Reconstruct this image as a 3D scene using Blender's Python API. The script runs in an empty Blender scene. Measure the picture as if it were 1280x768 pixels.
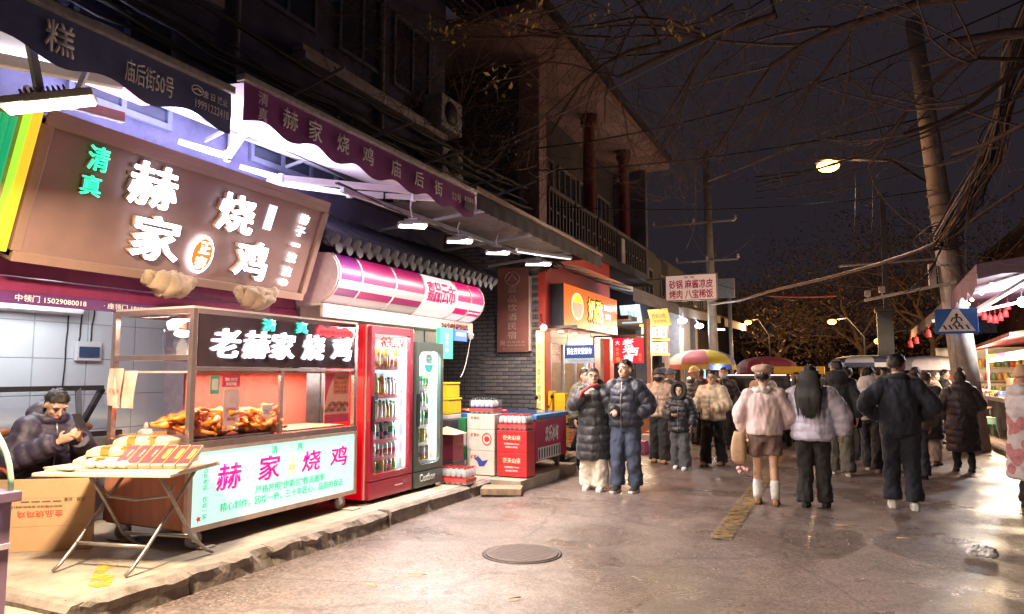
import bpy, bmesh, math, random
from math import sin, cos, pi, radians, sqrt, atan2, hypot
from mathutils import Vector, Matrix, noise
random.seed(11)
sc = bpy.context.scene
COL = sc.collection
V = Vector
# ---------------------------------------------------------------- camera
CH = 1.59
PITCH, YAW = 5.398, 24.662
cd = bpy.data.cameras.new('camera'); cam = bpy.data.objects.new('camera', cd); COL.objects.link(cam)
cd.sensor_width = 36.0; cd.lens = 36.0*889/1280; cd.clip_start = .05; cd.clip_end = 2000
cam.location = (0, 0, CH); cam.rotation_euler = (radians(90+PITCH), 0, radians(YAW))
sc.camera = cam
# ---------------------------------------------------------------- night sky
w = bpy.data.worlds.new('World'); sc.world = w; w.use_nodes = True
bg = w.node_tree.nodes['Background']
bg.inputs[0].default_value = (.86, .68, .86, 1); bg.inputs[1].default_value = .0175
sc.view_settings.view_transform = 'Standard'; sc.view_settings.look = 'None'
sc.view_settings.exposure = .42; sc.view_settings.gamma = 1
cy = sc.cycles
cy.use_denoising = True; cy.max_bounces = 6; cy.diffuse_bounces = 3; cy.glossy_bounces = 3; cy.transmission_bounces = 5
cy.transparent_max_bounces = 12; cy.sample_clamp_indirect = 4; cy.sample_clamp_direct = 0; cy.caustics_reflective = False; cy.caustics_refractive = False
cy.use_light_tree = True; cy.volume_bounces = 0
# ---------------------------------------------------------------- materials
MC = {}
def nt(name):
    m = bpy.data.materials.new(name); m.use_nodes = True
    return m, m.node_tree.nodes, m.node_tree.links, m.node_tree.nodes['Principled BSDF']
def M(name, col, rough=.6, metal=0, var=.18, scale=9, bump=0, bscale=60, spec=.5, coat=0, stretch=None, alpha=1, sheen=0):
    if name in MC: return MC[name]
    m, N, L, b = nt(name); MC[name] = m
    b.inputs['Roughness'].default_value = rough; b.inputs['Metallic'].default_value = metal
    b.inputs['Specular IOR Level'].default_value = spec; b.inputs['Coat Weight'].default_value = coat
    b.inputs['Alpha'].default_value = alpha; b.inputs['Sheen Weight'].default_value = sheen
    t = N.new('ShaderNodeTexCoord'); src = t.outputs['Object']
    if stretch:
        mp = N.new('ShaderNodeMapping'); mp.inputs['Scale'].default_value = stretch; L.new(src, mp.inputs[0]); src = mp.outputs[0]
    n = N.new('ShaderNodeTexNoise'); n.inputs['Scale'].default_value = scale; n.inputs['Detail'].default_value = 5; n.inputs['Roughness'].default_value = .65
    L.new(src, n.inputs['Vector'])
    r = N.new('ShaderNodeValToRGB'); r.color_ramp.elements[0].position = .3; r.color_ramp.elements[1].position = .72
    r.color_ramp.elements[0].color = [c*(1-var) for c in col]+[1]; r.color_ramp.elements[1].color = [min(1, c*(1+var)) for c in col]+[1]
    L.new(n.outputs['Fac'], r.inputs[0]); L.new(r.outputs[0], b.inputs['Base Color'])
    if rough > .12:
        mr = N.new('ShaderNodeMapRange'); mr.inputs[3].default_value = rough*.82; mr.inputs[4].default_value = min(1, rough*1.18)
        L.new(n.outputs['Fac'], mr.inputs[0]); L.new(mr.outputs[0], b.inputs['Roughness'])
    if bump:
        n2 = N.new('ShaderNodeTexNoise'); n2.inputs['Scale'].default_value = bscale; n2.inputs['Detail'].default_value = 4; L.new(src, n2.inputs['Vector'])
        bp = N.new('ShaderNodeBump'); bp.inputs['Strength'].default_value = bump; bp.inputs['Distance'].default_value = .01
        L.new(n2.outputs['Fac'], bp.inputs['Height']); L.new(bp.outputs[0], b.inputs['Normal'])
    return m
def E(name, col=(), s=1, base=None):
    if name in MC: return MC[name]
    m, N, L, b = nt(name); MC[name] = m
    b.inputs['Base Color'].default_value = [*(base or [min(1, c*.7) for c in col]), 1]; b.inputs['Roughness'].default_value = .35
    b.inputs['Emission Color'].default_value = [*col, 1]; b.inputs['Emission Strength'].default_value = s
    return m
def GL(name, tint=(.92, .96, .95), a=.1, rough=.03):
    "thin clear pane: mostly see-through with a reflection"
    if name in MC: return MC[name]
    m = bpy.data.materials.new(name); m.use_nodes = True; MC[name] = m
    N, L = m.node_tree.nodes, m.node_tree.links; N.clear()
    o = N.new('ShaderNodeOutputMaterial'); mx = N.new('ShaderNodeMixShader'); tr = N.new('ShaderNodeBsdfTransparent'); gl = N.new('ShaderNodeBsdfGlossy')
    lw = N.new('ShaderNodeLayerWeight'); lw.inputs[0].default_value = .5; pw = N.new('ShaderNodeMath'); pw.operation = 'POWER'; pw.inputs[1].default_value = 4
    ad = N.new('ShaderNodeMath'); ad.operation = 'MULTIPLY_ADD'; ad.use_clamp = True; ad.inputs[1].default_value = .45; ad.inputs[2].default_value = a*.5+.015
    tr.inputs[0].default_value = [*tint, 1]; gl.inputs['Roughness'].default_value = rough
    L.new(lw.outputs['Facing'], pw.inputs[0]); L.new(pw.outputs[0], ad.inputs[0]); L.new(ad.outputs[0], mx.inputs[0]); L.new(tr.outputs[0], mx.inputs[1]); L.new(gl.outputs[0], mx.inputs[2]); L.new(mx.outputs[0], o.inputs[0])
    return m
# ---------------------------------------------------------------- frames
class Fr:
    "a board's own frame: origin, right, up, outward normal"
    def __init__(s, o, r=(0, 1, 0), u=(0, 0, 1)):
        s.o = V(o); s.r = V(r).normalized(); s.u = V(u).normalized(); s.n = s.r.cross(s.u).normalized()
    def p(s, a, b, c=0): return s.o + s.r*a + s.u*b + s.n*c
    def mat(s): return Matrix((( s.r.x, s.u.x, s.n.x, s.o.x), (s.r.y, s.u.y, s.n.y, s.o.y), (s.r.z, s.u.z, s.n.z, s.o.z), (0, 0, 0, 1)))
WM = {}       # world matrix of each root and part
def tag(o, label=None, cat=None, group=None, kind=None):
    for k, x in (('label', label), ('category', cat), ('group', group), ('kind', kind)):
        if x: o[k] = x
    return o
def thing(name, label, cat, loc=(0, 0, 0), rz=0, group=None):
    o = bpy.data.objects.new(name, None); COL.objects.link(o); o.empty_display_size = .2
    o.location = loc; o.rotation_euler = (0, 0, rz); tag(o, label, cat, group)
    WM[o.name] = Matrix.Translation(V(loc)) @ Matrix.Rotation(rz, 4, 'Z')
    return o
def link(me, name, parent=None, wm=None):
    o = bpy.data.objects.new(name, me); COL.objects.link(o)
    if parent is not None: o.parent = parent; WM[o.name] = WM[parent.name] if wm is None else wm
    return o
def copy_tree(o, parent=None):
    c = o.copy(); COL.objects.link(c); WM[c.name] = Matrix() ; c.parent = parent
    for ch in list(o.children): copy_tree(ch, c)
    return c
def place(o, loc, rz=0, label=None, group=None):
    o.location = loc; o.rotation_euler = (0, 0, rz); tag(o, label, None, group); return o
class MB:
    "collects shapes, then links them as one mesh object"
    def __init__(s): s.v = []; s.f = []; s.fm = []; s.fs = []; s.mi = 0
    def add(s, vs, fs, smooth=False):
        k = len(s.v); s.v += [V(p) for p in vs]
        for f in fs: s.f.append([i+k for i in f]); s.fm.append(s.mi); s.fs.append(smooth)
        return s
    def box(s, x0, x1, y0, y1, z0, z1, fr=None):
        ps = [(x, y, z) for x in (x0, x1) for y in (y0, y1) for z in (z0, z1)]
        if fr: ps = [fr.p(*p) for p in ps]
        return s.add(ps, [(0, 1, 3, 2), (4, 6, 7, 5), (0, 4, 5, 1), (2, 3, 7, 6), (0, 2, 6, 4), (1, 5, 7, 3)])
    def bar(s, p0, p1, w, h=None, up=(0, 0, 1)):
        "rectangular bar between two points"
        p0, p1 = V(p0), V(p1); d = (p1-p0).normalized(); h = h or w
        sd = d.cross(V(up))
        if sd.length < 1e-4: sd = d.cross(V((0, 1, 0)))
        sd.normalize(); uu = sd.cross(d)
        ps = [p+sd*(a*w/2)+uu*(b*h/2) for p in (p0, p1) for a in (-1, 1) for b in (-1, 1)]
        return s.add(ps, [(0, 1, 3, 2), (4, 6, 7, 5), (0, 4, 5, 1), (2, 3, 7, 6), (0, 2, 6, 4), (1, 5, 7, 3)])
    def loft(s, rings, caps=True, smooth=True, closed=True):
        n = len(rings[0]); vs = [p for r in rings for p in r]; fs = []
        for i in range(len(rings)-1):
            for j in range(n if closed else n-1):
                a, b = i*n+j, i*n+(j+1) % n; fs.append((a, b, b+n, a+n))
        s.add(vs, fs, smooth)
        if caps and closed:
            k = len(s.v)-len(vs)
            for r0, rev in ((0, True), (len(rings)-1, False)):
                idx = [k+r0*n+j for j in range(n)]
                s.f.append(idx[::-1] if rev else idx); s.fm.append(s.mi); s.fs.append(False)
        return s
    def tube(s, pts, r, n=8, caps=True, flat=1):
        pts = [V(p) for p in pts]; m = len(pts); rs = r if isinstance(r, (list, tuple)) else [r]*m
        t0 = (pts[1]-pts[0]).normalized(); u = t0.orthogonal().normalized(); rings = []
        for i, p in enumerate(pts):
            t = (pts[min(i+1, m-1)]-pts[max(i-1, 0)])
            t = t.normalized() if t.length > 1e-9 else t0
            u = (u-t*u.dot(t)); u = u.normalized() if u.length > 1e-6 else t.orthogonal().normalized()
            b = t.cross(u)
            rings.append([p+(u*cos(2*pi*k/n)+b*sin(2*pi*k/n)*flat)*rs[i] for k in range(n)])
        return s.loft(rings, caps)
    def lathe(s, prof, at=(0, 0, 0), n=16, caps=True, ax=None):
        at = V(at); q = V((0, 0, 1)).rotation_difference(V(ax)) if ax else None
        rings = []
        for r, z in prof:
            ring = [V((r*cos(2*pi*k/n), r*sin(2*pi*k/n), z)) for k in range(n)]
            rings.append([at+(q @ p if q else p) for p in ring])
        return s.loft(rings, caps)
    def ell(s, c, rx, ry, rz, nu=14, nv=9, rot=None):
        c = V(c); rings = []
        for i in range(nv+1):
            a = pi*i/nv; rr = max(sin(a), .001)
            ring = [V((rx*rr*cos(2*pi*k/nu), ry*rr*sin(2*pi*k/nu), -rz*cos(a))) for k in range(nu)]
            rings.append([c+(rot @ p if rot else p) for p in ring])
        return s.loft(rings, True)
    def poly(s, pts): return s.add(pts, [tuple(range(len(pts)))])
    def prism(s, pts2, fr, c0, c1):
        "2-D outline in a frame, pushed from c0 to c1 along its normal"
        n = len(pts2); a = [fr.p(x, y, c0) for x, y in pts2]; b = [fr.p(x, y, c1) for x, y in pts2]
        return s.add(a+b, [tuple(range(n))[::-1], tuple(range(n, 2*n))]+[(i, (i+1) % n, (i+1) % n+n, i+n) for i in range(n)])
    def mesh(s, name, mat, inv=None, bevel=0, origin=None, seg=2):
        me = bpy.data.meshes.new(name)
        vs = s.v if inv is None else [inv @ p for p in s.v]
        if origin is not None: vs = [p-origin for p in vs]
        me.from_pydata([tuple(p) for p in vs], [], s.f)
        me.polygons.foreach_set('material_index', s.fm); me.polygons.foreach_set('use_smooth', s.fs)
        for m in (mat if isinstance(mat, (list, tuple)) else [mat]): me.materials.append(m)
        bm = bmesh.new(); bm.from_mesh(me)
        bmesh.ops.recalc_face_normals(bm, faces=bm.faces)
        if bevel:
            es = [e for e in bm.edges if len(e.link_faces) == 2 and e.calc_face_angle(0) > .6]
            bmesh.ops.bevel(bm, geom=es, offset=bevel, segments=seg, affect='EDGES', profile=.6, clamp_overlap=True)
            for f in bm.faces: f.smooth = f.smooth or False
        bm.to_mesh(me); bm.free(); me.update()
        return me
    def build(s, name, mat, parent=None, bevel=0, local=False, label=None, cat=None, group=None, kind=None, seg=2):
        if parent is not None:
            wm = WM[parent.name]
            o = link(s.mesh(name, mat, None if local else wm.inverted(), bevel, seg=seg), name, parent)
        else:
            xs = [p.x for p in s.v]; ys = [p.y for p in s.v]; zs = [p.z for p in s.v]
            og = V(((min(xs)+max(xs))/2, (min(ys)+max(ys))/2, min(zs)))
            o = link(s.mesh(name, mat, None, bevel, og, seg=seg), name); o.location = og
            WM[o.name] = Matrix.Translation(og)
        return tag(o, label, cat, group, kind)
def piece(me, name, parent, loc, rot=None):
    "one more piece that shares mesh data; loc in world coordinates"
    o = bpy.data.objects.new(name, me); COL.objects.link(o); o.parent = parent
    wm = WM[parent.name]; mt = Matrix.Translation(V(loc)) @ (rot.to_4x4() if rot else Matrix())
    o.matrix_local = wm.inverted() @ mt; WM[o.name] = mt
    return o
# ---------------------------------------------------------------- lettering
def text(s, fr, a, b, wd=None, ht=None, mat=None, parent=None, c=.004, ex=.002, bold=.0, name='lettering', shear=0, vertical=False, space=1, stretch=None, gap=1.12):
    "solid letters centred on (a,b) of a board's frame, scaled to a width and/or a height"
    cu = bpy.data.curves.new('text', 'FONT'); cu.body = ('\n'.join(s) if vertical else s); cu.align_x = 'CENTER'; cu.size = 1
    cu.offset = min(bold, .003); cu.shear = shear; cu.resolution_u = 2; cu.space_character = space; cu.space_line = gap
    ob = bpy.data.objects.new('text', cu)
    me = bpy.data.meshes.new_from_object(ob); bpy.data.objects.remove(ob); bpy.data.curves.remove(cu)
    if not len(me.vertices): return None
    xs = [v.co.x for v in me.vertices]; ys = [v.co.y for v in me.vertices]
    w0, h0 = max(xs)-min(xs), max(ys)-min(ys); cx, cyy = (max(xs)+min(xs))/2, (max(ys)+min(ys))/2
    sx = wd/w0 if wd else ht/h0; sy = ht/h0 if ht else wd/w0
    bm = bmesh.new(); bm.from_mesh(me)
    bmesh.ops.remove_doubles(bm, verts=bm.verts, dist=1e-5)
    if ex:
        r = bmesh.ops.extrude_face_region(bm, geom=list(bm.faces))
        for g in r['geom']:
            if isinstance(g, bmesh.types.BMVert): g.co.z += 1
    if bold > .004:      # heavier strokes: the glyph again, shifted a little each way and a hair deeper
        base = bm.copy(); tmp = bpy.data.meshes.new('tmp'); bs = bold*.8
        for k_, (dx_, dy_) in enumerate(((1, .4), (-1, .4), (.4, -1), (-.4, 1))):
            b2_ = base.copy()
            for v in b2_.verts: v.co.x += dx_*bs; v.co.y += dy_*bs; v.co.z = (v.co.z-.02*(k_+1)) if v.co.z > .5 else v.co.z
            b2_.to_mesh(tmp); b2_.free(); bm.from_mesh(tmp)
        base.free(); bpy.data.meshes.remove(tmp)
    wi = WM[parent.name].inverted()
    for v in bm.verts:
        z = v.co.z; v.co = wi @ fr.p(a+(v.co.x-cx)*sx, b+(v.co.y-cyy)*sy, c+(z*ex if ex else 0))
    bmesh.ops.recalc_face_normals(bm, faces=bm.faces)
    bm.to_mesh(me); bm.free(); me.materials.clear(); me.materials.append(mat)
    me.polygons.foreach_set('material_index', [0]*len(me.polygons))
    return link(me, name, parent)
# ---------------------------------------------------------------- lamps
def area(parent, fr_at, size, power, col=(1, .8, .6), aim=(0, 0, -1), sizey=None, spread=180):
    l = bpy.data.lights.new('lamp_light', 'AREA'); l.energy = power; l.color = col; l.size = size; l.spread = radians(spread)
    if sizey: l.shape = 'RECTANGLE'; l.size_y = sizey
    o = bpy.data.objects.new('lamp_light', l); COL.objects.link(o)
    zl = -V(aim).normalized(); yl = V((0, 1, 0)) if abs(zl.z) > .7 else V((0, 0, 1)); yl = (yl-zl*yl.dot(zl)).normalized(); xl = yl.cross(zl)
    mt = Matrix.Translation(V(fr_at)) @ Matrix((xl, yl, zl)).transposed().to_4x4()
    if parent is not None: o.parent = parent; o.matrix_local = WM[parent.name].inverted() @ mt
    else: o.matrix_world = mt
    return o
def point(parent, at, power, col=(1, .8, .6), rad=.05, spot=None, aim=(0, 0, -1), blend=.6):
    l = bpy.data.lights.new('lamp_light', 'SPOT' if spot else 'POINT'); l.energy = power; l.color = col; l.shadow_soft_size = rad
    if spot: l.spot_size = radians(spot); l.spot_blend = blend
    o = bpy.data.objects.new('lamp_light', l); COL.objects.link(o)
    q = V((0, 0, -1)).rotation_difference(V(aim)); mt = Matrix.Translation(V(at)) @ q.to_matrix().to_4x4()
    if parent is not None: o.parent = parent; o.matrix_local = WM[parent.name].inverted() @ mt
    else: o.matrix_world = mt
    return o
def sag(p0, p1, d, n=14, wob=0):
    p0, p1 = V(p0), V(p1); out = []
    for i in range(n+1):
        t = i/n; p = p0.lerp(p1, t); p.z -= d*4*t*(1-t)
        if wob and 0 < i < n: p += V((random.uniform(-wob, wob), random.uniform(-wob, wob), random.uniform(-wob, wob)))
        out.append(p)
    return out
STEEL = M('brushed steel', (.55, .53, .52), .32, .9, .1, 30, .05, 200)
DARKM = M('dark painted metal', (.03, .03, .035), .45, .3, .3)
WHITEM = M('white painted metal', (.72, .72, .74), .4, 0, .1)
GREYM = M('grey painted metal', (.3, .3, .32), .45, .2, .2)
BLACK = M('black rubber', (.015, .015, .016), .7, 0, .3)
# ================================================================ SETTING
def vc_r(N, L, vc):
    s_ = N.new('ShaderNodeSeparateColor'); L.new(vc.outputs['Color'], s_.inputs[0]); return s_
def asphalt():
    m, N, L, b = nt('asphalt'); t = N.new('ShaderNodeTexCoord'); o = t.outputs['Object']
    def no(s, d=6, r=.6):
        n = N.new('ShaderNodeTexNoise'); n.inputs['Scale'].default_value = s; n.inputs['Detail'].default_value = d; n.inputs['Roughness'].default_value = r; L.new(o, n.inputs['Vector']); return n
    def ramp(n, a, b_, c0, c1):
        r = N.new('ShaderNodeValToRGB'); r.color_ramp.elements[0].position = a; r.color_ramp.elements[1].position = b_
        r.color_ramp.elements[0].color = [*c0, 1]; r.color_ramp.elements[1].color = [*c1, 1]; L.new(n.outputs[0], r.inputs[0]); return r
    def mix(f, a, b_, mode='MIX'):
        x = N.new('ShaderNodeMix'); x.data_type = 'RGBA'; x.blend_type = mode
        if isinstance(f, float): x.inputs[0].default_value = f
        else: L.new(f, x.inputs[0])
        for k, q in ((6, a), (7, b_)):
            if isinstance(q, tuple): x.inputs[k].default_value = [*q, 1]
            else: L.new(q, x.inputs[k])
        return x.outputs[2]
    big, mid, fine, spec = no(.45, 4), no(2.3, 6), no(48, 4, .85), no(70, 3, .9)
    base = ramp(big, .32, .68, (.104, .084, .078), (.172, .142, .132)).outputs[0]
    base = mix(.55, base, ramp(mid, .35, .7, (.65, .63, .62), (1.25, 1.2, 1.15)).outputs[0], 'MULTIPLY')
    base = mix(.8, base, ramp(fine, .3, .7, (.25, .25, .26), (1.95, 1.9, 1.85)).outputs[0], 'MULTIPLY')
    vc = N.new('ShaderNodeTexVoronoi'); vc.inputs['Scale'].default_value = 52; L.new(o, vc.inputs['Vector'])
    base = mix(.6, base, ramp(vc_r(N, L, vc), .05, .95, (.35, .34, .35), (1.75, 1.7, 1.7)).outputs[0], 'MULTIPLY')
    chip = ramp(spec, .645, .68, (0, 0, 0), (1, 1, 1)).outputs[0]
    base = mix(chip, base, (.34, .30, .27))
    # cracks
    vo = N.new('ShaderNodeTexVoronoi'); vo.feature = 'DISTANCE_TO_EDGE'; vo.inputs['Scale'].default_value = .27
    wv = N.new('ShaderNodeMix'); wv.data_type = 'RGBA'; wv.inputs[0].default_value = .2; L.new(o, wv.inputs[6]); L.new(mid.outputs[1], wv.inputs[7]); L.new(wv.outputs[2], vo.inputs['Vector'])
    cr = ramp(vo, .0, .0045, (1, 1, 1), (0, 0, 0)).outputs[0]
    crf = N.new('ShaderNodeMath'); crf.operation = 'MULTIPLY'; crf.inputs[1].default_value = .55; L.new(cr, crf.inputs[0]); base = mix(crf.outputs[0], base, (.03, .023, .02))
    L.new(base, b.inputs['Base Color'])
    rr = ramp(no(.8, 5), .40, .60, (.24, .24, .24), (.56, .56, .56)).outputs[0]; L.new(rr, b.inputs['Roughness'])
    bp = N.new('ShaderNodeBump'); bp.inputs['Strength'].default_value = .55; bp.inputs['Distance'].default_value = .006; L.new(fine.outputs[0], bp.inputs['Height'])
    bp2 = N.new('ShaderNodeBump'); bp2.inputs['Strength'].default_value = .5; bp2.inputs['Distance'].default_value = .05; L.new(mid.outputs[0], bp2.inputs['Height'])
    L.new(bp.outputs[0], bp2.inputs['Normal']); L.new(bp2.outputs[0], b.inputs['Normal'])
    return m
ASPH = asphalt()
CONC = M('worn concrete', (.32, .27, .215), .8, 0, .35, 3.5, .5, 45)
CONC2 = M('rough kerb concrete', (.22, .185, .16), .85, 0, .4, 6, .9, 28)
def dirty_sheet(name, x0, x1, y0, y1, z, mat, n=1):
    mb = MB(); mb.add([(x0, y0, z), (x1, y0, z), (x1, y1, z), (x0, y1, z)], [(0, 1, 2, 3)])
    return mb.build(name, mat, kind='structure')
dirty_sheet('ground', -115, 115, -55, 125, -.03, M('bare ground', (.07, .06, .055), .9))
# road: a gently uneven sheet
mb = MB(); nx, ny = 30, 120
ys = [-8+48*j/ny for j in range(ny+1)]; xs = [-4.42+(9.0)*i/nx for i in range(nx+1)]
vs = [(x, y, .012*noise.noise(V((x*.6, y*.5, 1)))+(-.012 if x < -4 else 0)) for y in ys for x in xs]
mb.add(vs, [(j*(nx+1)+i, j*(nx+1)+i+1, (j+1)*(nx+1)+i+1, (j+1)*(nx+1)+i) for j in range(ny) for i in range(nx)], True)
mb.box(-9, 9, 40, 120, -.02, 0)
mb.box(-9, -4.42, -8, 2.0, -.02, -.004)
mb.build('road', ASPH, kind='structure')
# pavements with separate kerb stones
def slab(name, x0, x1, y0, y1, z, mat):
    mb = MB(); mb.box(x0, x1, y0, y1, -.02, z); return mb.build(name, mat, kind='structure')
pav = slab('pavement', -12, -4.53, 3.06, 60, .15, CONC)
low = slab('pavement_ramp', -12, -4.56, -8, 3.04, .085, M('sandy ramp concrete', (.36, .30, .235), .85, 0, .3, 3, .5, 40))
rpav = slab('right_pavement', 3.0, 14, -8, 60, .12, CONC)
def kerb(parent, x0, x1, y0, y1, h, step, rough, face):
    y = y0
    while y < y1:
        L_ = min(step*random.uniform(.9, 1.1), y1-y); n = 14 if y < 12 else 5; rings = []
        ox = random.uniform(-.012, .012); oz = random.uniform(-.008, .006)
        for i in range(n+1):
            t = y+.006+(L_-.012)*i/n
            j = lambda k, s: rough*s*noise.noise(V((t*5, k*3.1, x0)))+rough*.6*s*noise.noise(V((t*17, k*7.7, 3)))
            c = .018 if i in (0, n) else 0
            a, b_ = (x0+ox, x1+ox)
            if face > 0: ring = [(a, t, -.02), (a, t, h+oz), (b_-.035+j(1, .7), t, h+oz-c+j(2, .25)), (b_+j(3, .8)-c, t, h*.78+oz+j(4, .6)), (b_-.012+j(5, .5)-c, t, h*.4), (b_+j(6, .35), t, -.02)]
            else: ring = [(b_, t, -.02), (b_, t, h+oz), (a+.03+j(1, .7), t, h+oz-c+j(2, .25)), (a+j(3, .6)+c, t, h*.75+oz), (a+j(5, .5)+c, t, h*.4), (a, t, -.02)]
            rings.append(ring)
        m = MB(); m.loft(rings, smooth=False); m.build('kerb_stone', CONC2, parent)
        y += L_
kerb(pav, -4.54, -4.37, 3.06, 6.45, .155, .85, .05, 1)
kerb(pav, -4.54, -4.43, 6.45, 34, .15, 1.0, .012, 1)
kerb(rpav, 2.86, 3.02, 2, 40, .125, 1.0, .014, -1)
# kerb end face towards the ramp
mb = MB()
rings = []
for i in range(15):
    x = -8.0+(8.0-4.4)*i/14; j = .03*noise.noise(V((x*4, 2, 0)))
    rings.append([(x, 3.10, -.02), (x, 3.10, .156), (x, 3.02+j, .152), (x, 2.985+j*1.2, .115), (x, 3.0, -.02)])
mb.loft(rings, smooth=False); mb.build('kerb_end', CONC2, pav)
# worn yellow paint on the pavement, yellow line on the road
def patchy(name, col, a, b_, sc_=7):
    m, N, L, b = nt(name); t = N.new('ShaderNodeTexCoord'); n = N.new('ShaderNodeTexNoise'); n.inputs['Scale'].default_value = sc_; n.inputs['Detail'].default_value = 8; n.inputs['Roughness'].default_value = .7
    L.new(t.outputs['Object'], n.inputs['Vector']); r = N.new('ShaderNodeValToRGB'); r.color_ramp.elements[0].position = a; r.color_ramp.elements[1].position = b_
    L.new(n.outputs[0], r.inputs[0]); L.new(r.outputs[0], b.inputs['Alpha']); b.inputs['Base Color'].default_value = [*col, 1]; b.inputs['Roughness'].default_value = .6; return m
YL = patchy('worn yellow paint', (.25, .17, .06), .40, .62, 9)
mb = MB(); mb.mi = 0
rows = 30
a = []
for i in range(rows+1):
    t = 7.2+9*i/rows; x = -1.2-.0*t
    a += [(x-.02+.02*noise.noise(V((t, 0, 0))), t, .0165+.012*noise.noise(V((x*.6, t*.5, 1)))), (x+.19+.02*noise.noise(V((t, 5, 0))), t, .0165+.012*noise.noise(V((x*.6, t*.5, 1))))]
mb.add(a, [(2*i, 2*i+1, 2*i+3, 2*i+2) for i in range(rows)]); mb.build('road_marking', YL, kind='structure')
YL2 = patchy('scuffed yellow paint', (.55, .38, .05), .47, .62, 6)
mb = MB(); fr = Fr((-4.85, 3.55, .154), (.75, -.66, 0), (.66, .75, 0)); mb.box(-.42, .3, -.07, .07, 0, .001, fr); mb.build('pavement_marking', YL2, kind='structure')
# manhole
t = thing('manhole_cover', 'worn round iron manhole cover set in the road surface', 'manhole cover', (-2.62, 5.92, .006))
mb = MB(); mb.lathe([(.34, -.03), (.355, .008), (.335, .012), (.33, .006)], (-2.62, 5.92, .004), 40); mb.build('rim', M('rusty iron', (.06, .045, .04), .55, .5, .4, 20, .4, 60), t)
IR = M('worn iron', (.085, .062, .055), .6, .35, .35, 14, .5, 80)
mb = MB(); mb.lathe([(.322, 0), (.322, .014), (.318, .017)], (-2.62, 5.92, .004), 40); mb.build('lid', IR, t)
mb = MB()
for i in range(-6, 7):
    for j in range(-6, 7):
        if i*i+j*j < 36: mb.box(-2.62+i*.048-.015, -2.62+i*.048+.015, 5.92+j*.048-.009, 5.92+j*.048+.009, .02, .0235)
tag(mb.build('raised_studs', IR, t), kind='stuff')
# litter
mb = MB(); 
for (x, y, r, s_) in ((1.03, 7.53, .058, 1), (1.12, 7.47, .045, 2), (1.08, 7.5, .045, 3)):
    k = len(mb.v); mb.ell((x, y, .045), r*1.4, r, .045, 26, 18)
    for i in range(k, len(mb.v)):
        p = mb.v[i]; q = noise.noise(p*30)+.9*noise.noise(p*75)+.6*noise.noise(p*150); p += V((q*.018, q*.016*(1-s_*.3), q*.016)); p.z = max(p.z, .012)
tag(mb.build('plastic_bag', M('crumpled white plastic', (.7, .72, .78), .3, 0, .1, 30), None), 'crumpled white plastic bag dropped on the road', 'litter')
for x, y, a_, l, lab in ((-.0, 8.35, .25, .2, 'pale wooden skewer lying on the road behind the woman in the lavender coat'), (.52, 7.95, .05, .17, 'pale wooden skewer lying on the road below the white trainers'), (-2.15, 4.72, .9, .1, 'short yellowish straw on the open road beside a crack'), (-3.1, 4.95, .2, .16, 'thin pale straw on the road in front of the manhole cover'), (-3.25, 4.55, -.2, .12, 'short pale straw closest to the kerb on the road')):
    mb = MB(); mb.tube([(x-l/2*cos(a_), y-l/2*sin(a_), .02), (x, y, .024), (x+l/2*cos(a_), y+l/2*sin(a_), .02)], .005, 6); tag(mb.build('wooden_skewer', M('pale bamboo', (.62, .47, .22), .6)), lab, 'skewer', 'skewers and straws littering the road')
random.seed(5)
mb = MB()
for i in range(420):
    x = random.uniform(-4.3, 2.6); y = 2.6+8*random.random()**1.5; s_ = random.uniform(.003, .009)
    z = .012*noise.noise(V((x*.6, y*.5, 1)))+.002
    mb.add([(x-s_, y, z), (x, y-s_, z), (x+s_, y+s_*.5, z), (x, y, z+s_)], [(0, 1, 3), (1, 2, 3), (2, 0, 3)])
tag(mb.build('road_grit', M('pale grit', (.5, .43, .36), .8)), 'pale grit and crumbs scattered over the road', 'grit', kind='stuff')

# ================================================================ BUILDINGS ON THE LEFT
STUC = M('dark weathered stucco', (.085, .082, .15), .85, 0, .55, 1.6, .4, 30)
STUC2 = M('grey plaster', (.065, .06, .075), .85, 0, .25, 2, .3, 30)
GLASSD = M('dark window glass', (.03, .035, .06), .12, 0, .2, 3)
FRAMEB = M('blue grey window frame', (.12, .13, .2), .5)
b1 = thing('shop_building', 'dark stuccoed building above the roast chicken and convenience shops', 'building', (-7.5, 5, .15))
mb = MB()
mb.box(-9.5, -6.0, -4, 10.3, 3.62, 9.5)                # upper floors
mb.box(-9.5, -6.0, -4, 2.35, .15, 3.62)                # wall before the open shop
mb.box(-9.5, -6.02, 6.55, 6.75, .15, 3.62)             # party wall
mb.box(-9.5, -6.2, 10.12, 10.3, .15, 3.62)
mb.build('wall', STUC, b1)
mb = MB(); mb.box(-6.05, -5.86, 2.35, 6.6, 2.36, 3.618); mb.build('lintel', M('shutter box plum', (.20, .03, .075), .4, .2, .2), b1)
mb = MB(); mb.box(-9.0, -6.05, 2.35, 6.55, 2.62, 2.66); mb.build('ceiling', M('shop ceiling', (.7, .7, .72), .7), b1)
for y0, y1, z in ((3.6, 5.25, 5.42), (6.5, 9.95, 5.42)):
    mb = MB(); mb.box(-5.98, -5.74, y0, y1, z, z+.1); mb.box(-5.98, -5.8, y0+.02, y1-.02, z+.12, z+.2); mb.build('ledge', M('pale ledge', (.42, .38, .40), .6, 0, .3, 6), b1, bevel=.01)
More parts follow.
